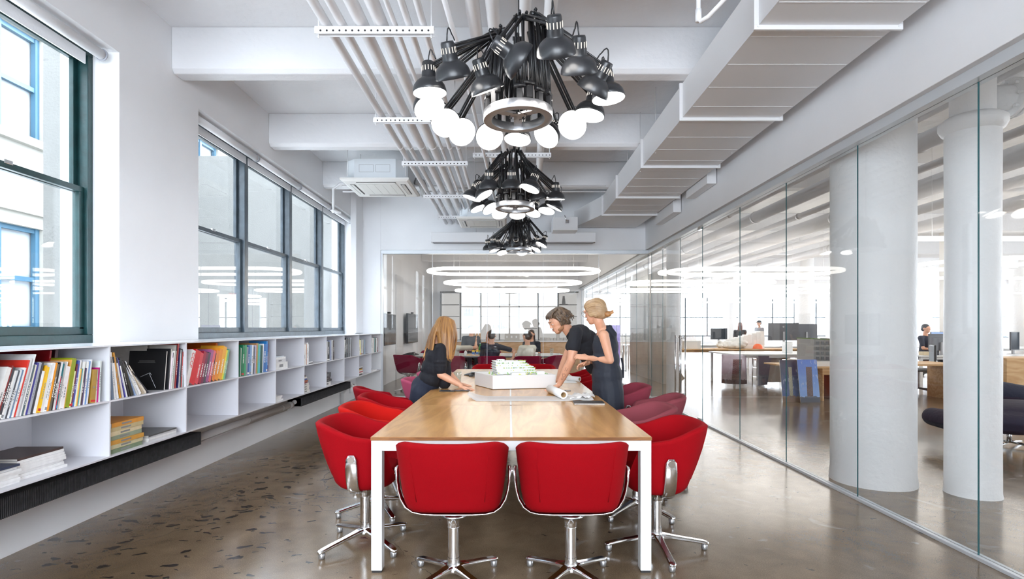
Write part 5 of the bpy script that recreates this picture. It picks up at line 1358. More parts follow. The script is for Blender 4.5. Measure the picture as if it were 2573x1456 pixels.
# ---------------------------------------------------------------- man leaning on the table
def man():
    hc = P(1404, 806, 5.28)
    root = thing('person', 'person with wavy brown hair in a black T-shirt leaning over the table on both hands', 'person', (.98, 5.35, 0))
    f = Vector((-.80, -.22, -.42)); up = Vector((-.35, -.05, .9))
    hcaps, V, M_, E = head_caps(hc, f, up, 1.06)
    neck0 = P(1426, 838, 5.32); sN = P(1447, 836, 5.10); sF = P(1452, 838, 5.52)
    eN = P(1436, 905, 5.06); wN = P(1406, 966, 5.16); eF = P(1420, 905, 5.58); wF = P(1404, 958, 5.62)
    wN.z = TZ + .065; wF.z = max(wF.z, TZ + .07)
    hip = P(1512, 922, 5.33)
    caps = list(hcaps)
    caps += chain([(V(0, -.025, -.04), .054), (neck0 + Vector((.02, 0, .012)), .054), (neck0 + Vector((.07, 0, 0)), .066)])
    torso = [(neck0 + Vector((.07, 0, -.01)), .085), (P(1470, 862, 5.32), .13), (P(1492, 888, 5.33), .125), (hip, .14)]
    caps += chain(torso) + chain([(sN, .062), (sF, .062)])
    caps += chain([(sN, .055), ((sN + eN) / 2, .05), (eN, .041), ((eN * .6 + wN * .4), .041), (wN, .027)])
    caps += chain([(sF, .055), ((sF + eF) / 2, .05), (eF, .041), ((eF * .6 + wF * .4), .041), (wF, .027)])
    dN = Vector((-.93, -.25, -.33)); caps += hand(wN + Vector((-.012, -.003, -.018)), dN, (-.2, 0, 1), -1, 1.08, .22, .2)
    dF = Vector((-.9, .2, -.35)); caps += hand(wF + Vector((-.012, 0, -.018)), dF, (-.2, 0, 1), 1, 1.08, .22, .2)
    # legs
    for s, yy in ((-1, 5.22), (1, 5.46)):
        h_ = Vector((hip.x + .02, yy, hip.z - .03)); kn = Vector((.96 if s < 0 else 1.02, yy + .01 * s, .50)); an = Vector((1.04 if s < 0 else 1.12, yy + .02 * s, .09))
        caps += chain([(h_, .095), (kn, .062), (an, .042)])
    body = blob('body', caps, SKIN, root, .0048, 3)
    # T-shirt
    sh = chain([(neck0 + Vector((.075, 0, -.012)), .094), (P(1470, 862, 5.32), .145), (P(1490, 888, 5.33), .142), (P(1506, 912, 5.33), .150)])
    sh += chain([(sN, .066), (sF, .066)]) + [('e', P(1458, 842, 5.32), (.11, .20, .105))]
    mN = sN.lerp(eN, .52); mF = sF.lerp(eF, .52)
    sh += chain([(sN, .064), (mN, .064)]) + chain([(sF, .064), (mF, .064)])
    sh += [('e', P(1474, 880, 5.32), (.10, .17, .13))]
    tshirt = blob('t_shirt', sh, TEE, root, .008, 3)
    # trousers
    tr = [('e', hip + Vector((.01, 0, -.01)), (.14, .175, .13))]
    for s, yy in ((-1, 5.22), (1, 5.46)):
        h_ = Vector((hip.x + .02, yy, hip.z - .04)); kn = Vector((.96 if s < 0 else 1.02, yy + .01 * s, .50)); an = Vector((1.04 if s < 0 else 1.12, yy + .02 * s, .10))
        tr += chain([(h_, .108), (kn, .078), (an, .062)])
    blob('trousers', tr, TEE, root, .009, 3)
    for s, yy in ((-1, 5.20), (1, 5.48)):
        ax = 1.04 if s < 0 else 1.12
        blob('shoe', chain([(Vector((ax + .03, yy, .045)), .044), (Vector((ax - .10, yy, .04)), .042), (Vector((ax - .17, yy, .034)), .034)]), BLACKP, root, .008, 2)
    # wavy hair: locks from the crown
    HM = polar_hair('wavy_brown_hair', '#2E2119', '#7A634C', V(0, .0, 0) - Vector(root.location), M_ @ Vector((0, 0, 1)), M_ @ Vector((1, 0, 0)), M_ @ Vector((0, 1, 0)), 9, 22); random.seed(4); hc_ = []
    hc_ += [E(0, -.022, .035, .081, .096, .088), E(0, -.055, -.01, .072, .062, .075)]
    for i in range(110):
        a = random.uniform(-2.5, 2.5); el_ = random.uniform(.1, 1.25)
        n0 = Vector((math.sin(a) * math.cos(el_), -math.cos(a) * math.cos(el_) , math.sin(el_)))
        if n0.y > .45 and n0.z < .75: continue
        p = Vector((n0.x * .080, -.018 + n0.y * .094, .03 + n0.z * .086)); pts = [(V(*p), .0085)]
        L_h = random.uniform(.05, .10)
        for k in range(1, 5):
            t = k / 4
            q = p + Vector((n0.x * .02 + .010 * math.sin(k * 1.6 + i), -.03 * t - .004, -L_h * t)) + Vector((n0.x, n0.y, 0)) * .01 * math.sin(k * 1.9 + i)
            pts.append((V(*q), .0085 * (1 - .5 * t)))
        hc_ += chain(pts)
    for i in range(12):
        x = -.06 + .011 * i
        hc_ += chain([(V(x, -.01, .106), .012), (V(x * 1.1 + .006, .036, .096), .011), (V(x * 1.25 + .008, .066, .078), .009), (V(x * 1.35 + .012 * math.sin(i * 2), .078, .056 + .008 * math.sin(i * 3)), .005)])
    for q in (-1, 1):
        for k in range(5): hc_ += chain([(V(q * .070, .03 - k * .02, .045), .013), (V(q * (.082 + .004 * (k % 2)), .02 - k * .02, .0), .012), (V(q * .078, .022 - k * .022, -.040 - .006 * k), .008)])
    blob('hair', hc_, HM, root, .0048, 1)
    BE = mat('beard_stubble', '#A67654', .8, bump=.4, bscale=300)
    bc = [E(0, .052, -.088, .031, .031, .024), E(-.040, .030, -.070, .019, .034, .020), E(.040, .030, -.070, .019, .034, .020), (V(-.053, .0, -.03), .010, V(-.050, .02, -.066), .012), (V(-.042, .035, -.078), .012, V(-.02, .060, -.094), .012), (V(.053, .0, -.03), .010, V(.050, .02, -.066), .012), (V(.042, .035, -.078), .012, V(.02, .060, -.094), .012),
          (V(-.02, .0885, -.047), .0055, V(.02, .0885, -.047), .0055)]
    blob('beard', bc, BE, root, .005, 2)
    face_parts(body, V, E, 1.06, mat('brow_brown', '#4A3628', .8))
    # tattoo outlines on the near forearm
    ink = mat('tattoo_ink', '#3A3A40', .6); m = MB()
    ax_ = (wN - eN).normalized(); cam_dir = (Vector((0, 0, CZ)) - eN).normalized(); sd_ = ax_.cross(cam_dir).normalized(); ou = sd_.cross(ax_).normalized()
    if ou.dot(cam_dir) < 0: ou = -ou
    def on(t, u, rad):
        c_ = eN.lerp(wN, t); a = u / rad; return c_ + (ou * math.cos(a) + sd_ * math.sin(a)) * rad
    def rad(t): return .0415 - (.013 * max(0, t - .4) / .6) + .0005
    outl = [(.62, -.004), (.60, -.014), (.565, -.018), (.56, -.006), (.53, -.010), (.52, .002), (.55, .006), (.545, .016), (.575, .018), (.61, .010), (.66, .006), (.72, .004), (.75, .010), (.78, .004), (.77, -.006), (.73, -.008), (.68, -.004)]
    m.tube([on(t, u, rad(t)) for t, u in outl], .0012, 5, closed=True)
    m.tube([on(t, u, rad(t)) for t, u in ((.28, -.01), (.31, -.002), (.34, -.010), (.37, 0), (.40, -.008))], .001, 5)
    m.tube([on(t, u, rad(t)) for t, u in ((.27, .012), (.32, .016), (.37, .010), (.42, .012))], .001, 5)
    m.build('tattoo', ink, body)
man()

# ---------------------------------------------------------------- blonde woman standing, seen from behind-right
def blonde():
    Y = 4.86
    hc = P(1494, 783, Y)
    root = thing('person', 'person with blonde bun, round glasses and sleeveless navy jumpsuit standing at the table', 'person', (.93, Y, 0))
    f = Vector((-.76, .62, -.22)); up = Vector((-.12, .05, 1))
    hcaps, V, M_, E = head_caps(hc, f, up, 1.0, False)
    nb_ = P(1510, 824, Y + .0)
    sN = P(1517, 843, Y - .15); sF = P(1512, 843, Y + .17)
    eN = P(1533, 906, Y - .17); wN = P(1478, 900, Y + .02)
    eF = P(1520, 908, Y + .24); wF = P(1479, 908, Y + .10)
    caps = list(hcaps)
    caps += chain([(V(0, -.01, -.05), .052), (V(0, -.02, -.10), .046), (nb_, .048), (nb_ + Vector((.03, 0, -.04)), .062)])
    caps += chain([(sN, .046), (sF, .046)])
    tor = [(nb_ + Vector((.03, 0, -.06)), .07), (P(1522, 880, Y), .09), (P(1524, 915, Y), .085), (P(1527, 950, Y), .10)]
    caps += chain(tor)
    caps += chain([(sN, .046), (sN.lerp(eN, .5), .040), (eN, .034), (eN.lerp(wN, .35), .034), (wN, .022)])
    caps += chain([(sF, .046), (sF.lerp(eF, .5), .040), (eF, .034), (eF.lerp(wF, .35), .034), (wF, .022)])
    caps += hand(wN, (-.92, .25, .12), (-.1, -.55, .8), 1, .92, .55, .05)
    caps += hand(wF + Vector((.0, -.02, -.012)), (-.85, -.2, -.25), (-.1, .5, .8), -1, .92, .5, .05)
    for s in (-1, 1):
        h_ = Vector((.92, Y + .09 * s, .86)); kn = Vector((.95, Y + .09 * s, .47)); an = Vector((1.00, Y + .08 * s, .09))
        caps += chain([(h_, .07), (kn, .055), (an, .036), (Vector((.90, Y + .085 * s, .035)), .032)])
    body = blob('body', caps, SKIN, root, .0045, 3)
    d = chain([(P(1520, 842, Y - .10), .042), (P(1520, 842, Y + .12), .042)]) + chain([(P(1526, 834, Y), .062), (P(1524, 856, Y), .098), (P(1522, 880, Y), .11)])
    d += [('e', P(1521, 872, Y), (.118, .155, .14)), ('e', P(1522, 905, Y), (.125, .150, .15)), ('e', P(1525, 945, Y), (.140, .175, .16)), ('e', P(1526, 975, Y), (.140, .18, .16))]
    d += chain([(P(1522, 900, Y - .04), .10), (Vector((.895, Y - .06, .78)), .125), (Vector((.91, Y - .09, .45)), .115), (Vector((.95, Y - .09, .20)), .105)])
    d += chain([(P(1522, 900, Y + .04), .10), (Vector((.895, Y + .06, .78)), .125), (Vector((.91, Y + .09, .45)), .115), (Vector((.95, Y + .09, .20)), .105)])
    d += chain([(P(1533, 822, Y + .02), .022), (P(1512, 832, Y + .05), .03), (P(1502, 850, Y + .04), .04)])
    d += chain([(P(1532, 824, Y - .03), .024), (P(1534, 840, Y - .02), .06)])
    js = blob('jumpsuit', d, NAVY, root, .009, 4)
    # armhole piping and zip pocket
    pk = MB().tube([P(1562, 900, Y + .02), P(1566, 925, Y + .0), P(1565, 950, Y + .01)], .010, 8); pk.build('pocket_flap', NAVY, js)
    HM = polar_hair('sleek_blonde_hair', '#8E6C4A', '#CDAE86', V(0, -.1, -.03) - Vector(root.location), M_ @ Vector((0, 1, 0)), M_ @ Vector((1, 0, 0)), M_ @ Vector((0, 0, 1)), 22, 5)
    hs = [E(0, -.022, .026, .082, .103, .092), E(0, -.045, -.01, .077, .080, .078), E(0, .02, .055, .073, .070, .060), E(0, -.075, -.045, .05, .045, .045)]
    hs += [E(-.074, -.005, -.012, .014, .036, .042), E(.074, -.005, -.012, .014, .036, .042)]
    hs += [(V(-.066, .03, .02), .018, V(-.066, -.04, -.045), .022), (V(.066, .03, .02), .018, V(.066, -.04, -.045), .022)]
    blob('hair', hs, HM, root, .005, 3)
    bc = V(0, -.125, -.055)
    bun = [('e', bc, (.036, .034, .028), M_)] + [(bc, .016, bc + M_ @ Vector((.0, -.055, .018 - .01 * k)), .007) for k in range(3)]
    bo = blob('hair_bun', bun, hairmat('bun_hair', '#8A5A34', '#C8935C', (40, 40, 40)), root, .004, 1)
    MB().lathe([(.019, 0), (.024, .004), (.019, .008), (.016, .004)], V(0, -.098, -.05), M_ @ Vector((0, -1, 0)), 18, closed=True).build('hair_tie', BLACKP, bo)
    face_parts(body, V, E, 1.0, mat('brow_blonde', '#8A6A48', .8))
    g = MB()
    for q in (-1, 1):
        c_ = V(.033 * q, .104, .0); g.tube([c_ + M_ @ Vector((.024 * math.cos(a), 0, .023 * math.sin(a))) for a in [2 * PI * k / 20 for k in range(20)]], .0014, 6, closed=True)
        g.tube([V(.056 * q, .103, .006), V(.074 * q, .05, .006), V(.077 * q, -.01, .0)], .0013, 6)
    g.tube([V(-.009, .104, .003), V(0, .108, .007), V(.009, .104, .003)], .0013, 6)
    g.build('glasses', mat('wire_frame', (.12, .11, .11), .25, metal=1), body)
    w_ = wN.lerp(eN, .05); MB().lathe([(.0065, 0), (.0085, .001), (.0085, .004), (.0065, .005)], P(1460, 899, Y + .03), (-1, .2, 0), 14, closed=True).build('ring', BLACKM, body)
    for s in (-1, 1):
        blob('shoe', chain([(Vector((1.02, Y + .085 * s, .04)), .036), (Vector((.90, Y + .09 * s, .036)), .038), (Vector((.83, Y + .09 * s, .03)), .030)]), BLACKP, root, .008, 2)
blonde()

# ---------------------------------------------------------------- long-haired woman leaning in from the left
def longhair():
    Y = 5.36
    hc = P(1120, 826, Y)
    root = thing('person', 'person with long honey-brown hair in a black knit top leaning on the table', 'person', (-.95, Y, 0))
    f = Vector((.86, .42, -.30)); up = Vector((.18, .08, 1))
    hcaps, V, M_, E = head_caps(hc, f, up, 1.0, False)
    nb_ = P(1100, 862, Y)
    sN = P(1107, 878, Y - .13); sF = P(1108, 872, Y + .17)
    eN = P(1107, 942, Y - .16); wN = P(1157, 975, 5.20); wN.z = TZ + .045
    eF = P(1122, 935, Y + .16); wF = P(1152, 962, 5.52); wF.z = TZ + .045
    hip = P(1068, 972, Y)
    caps = list(hcaps)
    caps += chain([(V(0, -.01, -.05), .052), (nb_, .050), (nb_ + Vector((-.02, 0, -.05)), .07)])
    caps += chain([(sN, .045), (sF, .045)]) + chain([(nb_ + Vector((0, 0, -.06)), .08), (P(1095, 910, Y), .105), (P(1085, 945, Y), .10), (hip, .115)])
    caps += chain([(sN, .046), (sN.lerp(eN, .5), .042), (eN, .036), (eN.lerp(wN, .35), .035), (wN, .022)])
    caps += chain([(sF, .046), (sF.lerp(eF, .5), .042), (eF, .036), (eF.lerp(wF, .35), .035), (wF, .022)])
    caps += hand(wN + Vector((.0, 0, -.012)), (.97, -.10, -.20), (.1, 0, 1), 1, .92, .10, .14)
    caps += hand(wF + Vector((.0, 0, -.012)), (.95, -.15, -.20), (.1, 0, 1), -1, .92, .10, .14)
    for s in (-1, 1):
        h_ = Vector((hip.x - .01, Y + .09 * s, hip.z - .04)); kn = Vector((-.93, Y + .09 * s, .46)); an = Vector((-1.0, Y + .09 * s, .09))
        caps += chain([(h_, .10), (kn, .058), (an, .036)])
    body = blob('body', caps, SKIN, root, .0045, 3)
    top = chain([(sN + Vector((0, .0, 0)), .060), (sF, .060)]) + [('e', P(1102, 900, Y), (.135, .175, .13)), ('e', P(1094, 925, Y), (.140, .175, .13)), ('e', P(1084, 950, Y), (.13, .17, .11))]
    top += chain([(P(1098, 890, Y), .12), (P(1110, 935, Y), .10), (P(1117, 962, Y - .02), .065)])
    mN = sN.lerp(eN, .80); mF = sF.lerp(eF, .80)
    top += chain([(sN, .062), (mN, .058)]) + chain([(sF, .062), (mF, .055)]) + [('e', mN, (.058, .058, .022)), ('e', mN + Vector((0, 0, .035)), (.062, .062, .020)), ('e', mN + Vector((0, 0, .075)), (.062, .062, .018))]
    rnd = random.Random(2)
    for k in range(4): 
        p = P(1060 + rnd.uniform(0, 20), 925 + k * 5, Y - .11 + rnd.uniform(-.03, .03)); top += chain([(p, .022), (p + Vector((.12, -.02, rnd.uniform(-.02, .03))), .02)])
    blob('knit_top', top, KNIT, root, .008, 2)
    je = [('e', hip + Vector((-.0, 0, .0)), (.14, .165, .125)), ('e', hip + Vector((-.03, -.07, -.04)), (.105, .095, .11)), ('e', hip + Vector((-.03, .07, -.04)), (.105, .095, .11))]
    for s in (-1, 1):
        h_ = Vector((hip.x - .02, Y + .09 * s, hip.z - .05)); kn = Vector((-.95, Y + .09 * s, .46)); an = Vector((-1.0, Y + .09 * s, .10))
        je += chain([(h_, .112), (kn, .066), (an, .046)])
    blob('jeans', je, JEANS, root, .009, 3)
    for s in (-1, 1):
        blob('shoe', chain([(Vector((-1.02, Y + .09 * s, .04)), .036), (Vector((-.90, Y + .09 * s, .036)), .038), (Vector((-.83, Y + .09 * s, .03)), .030)]), BLACKP, root, .008, 2)
    face_parts(body, V, E, 1.0, mat('brow_brown', '#4A3628', .8))
    HM = polar_hair('long_honey_hair', '#5E371A', '#C4904F', V(0, -.01, 0) - Vector(root.location), Vector((0, 0, 1)), Vector((1, 0, 0)), Vector((0, 1, 0)), 16, 2.2)
    random.seed(9); hs = [E(0, -.020, .03, .083, .100, .090), E(0, -.045, -.02, .078, .082, .08), E(.055, .0, -.03, .035, .07, .07)]
    # straight locks in world space: from the crown down, most fall in front of the shoulder, some over the back
    crown = V(0, -.02, .10)
    def lock(a0, p_end, r0=.016, r1=.006, bul=.03):
        st = V(math.sin(a0) * .068, -math.cos(a0) * .082 - .01, .055); en = p_end
        mid = st.lerp(en, .45) + (st - hc).normalized() * bul
        pts = [(crown, .018), (crown.lerp(st, .6) + (st - hc).normalized() * .02, .018), (st, .018), (st.lerp(mid, .6) + (st - hc).normalized() * bul * .3, r0), (mid, r0), (mid.lerp(en, .5), r0 * .85), (en, r1)]
        return chain(pts)
    for i in range(40):      # near side curtain down to the sleeve
        t = i / 39; hs += lock(.2 + 1.9 * t, P(1103 + 33 * t + random.uniform(-2, 2), 878 + 30 * t + random.uniform(-8, 8), Y - .10 - .05 * math.sin(t * 3)), random.uniform(.008, .012), .003, random.uniform(.022, .04))
    for i in range(26):      # falling back over the shoulder
        t = i / 25; hs += lock(-.9 + 1.4 * t, P(1062 + 22 * t + random.uniform(-2, 2), 908 - 4 * t + random.uniform(-7, 7), Y - .02 - .10 * t), random.uniform(.008, .012), .003, random.uniform(.025, .045))
    for i in range(8):
        t = i / 7; hs += lock(2.3 + .5 * t, P(1128 + 12 * t, 900 + random.uniform(-8, 10), Y + .02), .013, .005, .025)
    blob('hair', hs, HM, root, .0045, 1)
longhair()

# ---------------------------------------------------------------- seated and distant people (simpler figures, real size)
def seated(x, y, zs, face, hairc, shirtc, label, hairlong=False, arm=None, s=1.0, skin=None, bun=False, cap=None, lean=0.0, standing=False):
    """zs: height of the skull centre"""
    skin = skin or SKIN
    root = thing('person', label, 'person', (x, y, 0)); f = Vector((math.sin(face), math.cos(face), -.05)); r_ = Vector((f.y, -f.x, 0)).normalized()
    hc = Vector((x, y, zs)) + f * lean
    hcaps, V, M_, E = head_caps(hc, f, (0, 0, 1), s)
    nk = hc + Vector((0, 0, -.14)) - f * (.02 + lean * .3); ch = Vector((x, y, zs - .34)); hp = Vector((x, y, zs - .72)) - f * .02
    sL, sR = nk + r_ * .18 - Vector((0, 0, .10)), nk - r_ * .18 - Vector((0, 0, .10))
    caps = list(hcaps) + chain([(hc - Vector((0, 0, .05)), .055), (nk, .052), (ch, .10), (hp, .13)]) + chain([(sL, .05), (sR, .05)])
    sh = chain([(nk - Vector((0, 0, .09)), .075), (ch, .13), (hp + Vector((0, 0, .05)), .145)]) + chain([(sL, .062), (sR, .062)]) + [('e', ch, (.17, .13, .16), rotz(-face))]
    for q, sh_ in ((1, sL), (-1, sR)):
        if arm and q == arm[0]: e, w = Vector(arm[1]), Vector(arm[2])
        elif standing: e, w = sh_ + Vector((0, 0, -.28)) + r_ * .03 * q, sh_ + Vector((0, 0, -.42)) + f * .2
        else: e, w = sh_ + Vector((0, 0, -.26)) + f * .10 + r_ * .05 * q, sh_ + Vector((0, 0, -.27)) + f * .34 - r_ * .06 * q
        caps += chain([(sh_, .045), (e, .036), (w, .024)]); dd = (w - e).normalized()
        caps += hand(w, dd if not (arm and q == arm[0] and len(arm) > 3) else arm[3], (0, 0, 1) if abs(dd.z) < .8 else f * -1, q, .95, .3)
        sh += chain([(sh_, .058), (sh_.lerp(e, .7), .052)])
    tr = []
    for q in (1, -1):
        h_ = hp + r_ * .09 * q
        if standing: kn, an = h_ + Vector((0, 0, -.42)), Vector((h_.x, h_.y, .08))
        else: kn = h_ + f * .40 + Vector((0, 0, .02)); an = Vector((kn.x, kn.y, .08)) + f * .02
        tr += chain([(h_, .10), (kn, .065), (an, .048)]); caps += chain([(h_, .085), (kn, .05), (an, .035), (an + f * .14 - Vector((0, 0, .04)), .03)])
    body = blob('body', caps, skin, root, .009, 2)
    blob('shirt', sh, mat('shirt_' + shirtc.strip('#'), shirtc, .8, bump=.2, bscale=30, var=.08, vscale=8), root, .012, 2)
    blob('trousers', tr, mat('dark_trousers', '#24262E', .8), root, .014, 2)
    hs = [E(0, -.022, .030, .080, .098, .088), E(0, -.045, -.012, .076, .078, .07)]
    if hairlong: hs += [(V(-.06, -.03, 0), .03, V(-.07, -.04, -.20), .025), (V(.06, -.03, 0), .03, V(.07, -.04, -.20), .025), (V(0, -.08, 0), .04, V(0, -.08, -.22), .035)]
    if bun: hs += [E(0, -.125, .01, .035, .035, .035)]
    blob('hair', hs, hairmat('hair_' + hairc.strip('#'), hairc, hairc, (40, 40, 10)), root, .008, 2)
    if cap: blob('cap', [E(0, -.01, .05, .086, .10, .075), E(0, .10, .045, .06, .055, .012)], mat('cap_fabric', cap, .8), root, .008, 1)
    return root
seated(-1.20, 11.2, 1.175, .5, '#2A2A2C', '#C9C2B0', 'person with dark hair and a light shirt in the meeting room, raising one hand', arm=(1, (-.72, 11.45, .93), (-.72, 11.55, 1.05), Vector((.05, 0, 1))))
seated(-.36, 11.02, 1.20, .15, '#3A2E26', '#252A38', 'person with short dark hair in a navy T-shirt, back to the end glass', arm=(1, (.10, 11.05, .88), (.08, 10.98, .76)))
seated(.36, 11.12, 1.18, -.75, '#3E2C24', '#D8D3C2', 'person with a dark bun, glasses and cream top sitting in profile behind the end glass', bun=True)
seated(-.98, 13.75, 1.33, PI - .2, '#4A4A4A', '#4C5257', 'person with grey hair and dark grey jacket across the meeting table')
seated(-.50, 13.5, 1.16, PI - .1, '#B8763C', '#26262C', 'person with long ginger hair across the meeting table', hairlong=True)
seated(.55, 13.5, 1.20, PI + .4, '#3A2A24', '#1F232E', 'person with brown hair in dark clothes behind the one in the cream top', hairlong=True)
seated(10.5, 22.6, 1.56, -1.9, '#2A2624', '#8D9096', 'person in a grey T-shirt and dark cap standing among the office desks', cap='#2E3238', standing=True)
seated(9.1, 21.2, 1.46, .5, '#7A4A36', '#2B2A30', 'person with auburn hair in a dark dress standing by the office desks', hairlong=True, standing=True)
seated(10.55, 13.6, 1.34, 2.8, '#24242A', '#23283A', 'person in dark clothes sitting behind a monitor beyond the big white column')
# ================================================================= MEETING ROOM BEHIND THE END GLASS
TGL = mat('white_tabletop', (.72, .75, .74), .12)
mt = thing('meeting_table', 'glossy white meeting table with slanted legs behind the end glass', 'table', (-.62, 12.3, 0))
MB().box(-2.45, 1.22, 11.75, 13.0, .728, .742).build('tabletop', TGL, mt, bevel=.002)
MB().box(-2.42, 1.19, 11.78, 12.97, .70, .728).build('underframe', mat('dark_frame', (.10, .09, .09), .5), mt)
for x in (-2.25, -.62, 1.0):
    for s in (-1, 1):
        MB().loft([[(x + a * (.03 if s < 0 else .03) + (-.12), 12.375 + s * .50 + b * .02, 0) for a, b in ((-1, -1), (1, -1), (1, 1), (-1, 1))],
                   [(x + a * .03 + .05, 12.375 + s * .42 + b * .02, .70) for a, b in ((-1, -1), (1, -1), (1, 1), (-1, 1))]]).build('leg', mat('pale_metal', (.72, .74, .72), .35), mt)
MB().box(-.85, -.15, 11.9, 12.35, .7425, .756).build('wooden_tray', MAPLE, mt) if False else tag(MB().box(-.95, -.20, 11.85, 12.3, .7425, .757).build('wooden_tray', MAPLE), 'shallow wooden tray with drinks on the meeting table', 'tray')
for k, (x, y, a, c, w) in enumerate(((-1.20, 11.05, 0, PLUM, 'plum red bucket chair under the person in the light shirt'), (-.36, 10.98, 0, PLUM, 'plum red bucket chair in the centre behind the end glass'), (.36, 11.0, .2, PLUM, 'plum red bucket chair under the person in the cream top'), (.93, 11.3, .8, PLUM, 'plum red bucket chair turned sideways at the right of the meeting table'),
        (-2.15, 11.4, -.5, PLUM, 'plum red bucket chair at the left end of the meeting table'), (-1.95, 13.5, PI, PLUM, 'plum red bucket chair on the far left of the meeting table'), (-1.0, 13.75, PI, PLUM, 'plum red bucket chair under the grey-haired person'), (-.5, 13.55, PI, PLUM, 'plum red bucket chair under the ginger-haired person'), (.52, 13.55, PI, PLUM, 'plum red bucket chair on the far right of the meeting table'))):
    chair(x, y, a, c, w, legrot=.3 * k)
star_phone(-2.2, 12.1, .7425, .9, 'black three-armed conference phone on the left end of the white meeting table', 1.2)
def bottle(x, y, z, h, r, c, label, capc='E8E8E8', nm='bottle'):
    ro = thing(nm, label, nm, (x, y, z))
    m = MB(); m.lathe([(0, 0), (r, 0), (r, h * .55), (r * .85, h * .66), (r * .38, h * .8), (r * .36, h * .95), (0, h * .95)], n=16)
    m.build('body', c, ro, world=False); MB().lathe([(0, h * .93), (r * .42, h * .93), (r * .42, h), (0, h)], n=12).build('cap', bmat(capc), ro, world=False)
GRN = mat('green_bottle_glass', '#2F7A3A', .1)
bottle(-.66, 12.1, .757, .26, .038, GRN, 'green glass water bottle on the meeting room tray')
bottle(-.47, 12.2, .757, .22, .05, mat('bottle_clear', (.55, .5, .45), .1), 'clear jug with a wooden lid on the meeting room tray', 'A06A3A', 'jug')
for k in range(4):
    ro = thing('drink_can', '%s from the left of the small white and yellow drink cans on the tray' % ORD[k], 'can', (-.80 + k * .085, 11.92, .757), group='drink cans on the tray')
    m = MB(); m.lathe([(0, 0), (.030, 0), (.032, .005), (.032, .07)], n=14); m.mi = 1; m.lathe([(.032, .07), (.032, .10), (.028, .106), (0, .106)], n=14); m.build('body', [bmat('DDE4EA'), bmat('E8C23A')], ro, world=False)
    MB().box(-.031, .031, -.0335, -.031, .02, .06).build('label', bmat('3A6AA8'), ro, world=False)
bottle(-.98, 12.0, .7425, .12, .035, bmat('EDEDED'), 'white carton cup left of the drink cans', nm='cup')
def cup(x, y, z, h, r, m_, label):
    ro = MB().lathe([(0, 0), (r * .75, 0), (r, h), (r * .93, h), (r * .7, .004), (0, .004)], (x, y, z), n=18).build('cup', m_); tag(ro, label, 'cup')
cup(.95, 12.1, .7425, .15, .045, GLASSC, 'tall clear plastic cup at the right end of the meeting table')
cup(.62, 12.3, .7425, .055, .035, bmat('F0F0F0'), 'small white cup in the middle right of the meeting table')
# screens on the window-side wall
def tv(y0, y1, z0, z1, label):
    r = thing('wall_screen', label, 'screen', (XW + .06, (y0 + y1) / 2, z0))
    MB().box(XW + .10, XW + .16, y0, y1, z0, z1).build('case', BLACKP, r, bevel=.004); MB().box(XW + .16, XW + .162, y0 + .02, y1 - .02, z0 + .02, z1 - .02).build('display', SCREEN, r)
    MB().box(XW, XW + .10, (y0 + y1) / 2 - .1, (y0 + y1) / 2 + .1, (z0 + z1) / 2 - .15, (z0 + z1) / 2 + .15).build('wall_bracket', BLACKP, r)
    m = MB().box(XW + .10, XW + .16, (y0 + y1) / 2 - .07, (y0 + y1) / 2 + .07, z1 + .01, z1 + .05); m.build('camera', BLACKP, r)
tv(12.1, 13.3, .95, 1.68, 'dark wall screen nearest the end glass on the window side')
tv(14.9, 16.5, .92, 1.76, 'larger dark wall screen farther along the window side wall')
for k, y in enumerate((10.52, 11.9, 14.0, 17.2, 18.6)):
    struct('trim_%d' % (60 + k), MB().box(XW, XW + .03, y, y + .9, 0, 2.75), mat('wall_panel_paint', (.74, .74, .75), .45), bevel=.004)
# back-lit shelving and the maple cabinet
cb = thing('low_cabinet', 'long maple-fronted low cabinet carrying models under the lit shelves', 'cabinet', (.4, 20.1, 0))
MB().box(-2.6, 2.6, 19.85, 20.45, .0, .84).build('body', MAPLE, cb); MB().box(-2.65, 2.65, 19.8, 20.48, .84, .88).build('worktop', POWD, cb)
for k in range(5): MB().box(-2.55 + k * 1.03, -1.56 + k * 1.03, 19.835, 19.85, .04, .82).build('door', MAPLE, cb, bevel=.003)
DF = mat('shelf_frame_dark', (.12, .12, .12), .5)
sh_ = thing('lit_shelving', 'white back-lit display shelving with dark frames on the far wall', 'shelving', (.4, 20.35, .9))
for k in range(7):
    x = -2.6 + k * .74
    MB().box(x + .03, x + .71, 20.44, 20.46, .92, 2.66).build('lit_panel', LITP, sh_)
    MB().box(x - .01, x + .02, 20.18, 20.46, .89, 2.72).build('upright', DF, sh_)
MB().box(-2.61, 2.6, 20.18, 20.46, 2.69, 2.73).build('top_rail', DF, sh_)
for z in (1.32, 1.78, 2.22):
    for k in range(7):
        if (k + int(z * 10)) % 3: MB().box(-2.57 + k * .74, -1.9 + k * .74, 20.2, 20.44, z, z + .02).build('shelf', DF, sh_)
random.seed(21)
MG = mat('model_card_grey', (.52, .50, .47), .8); MD = mat('model_dark', (.16, .16, .16), .7)
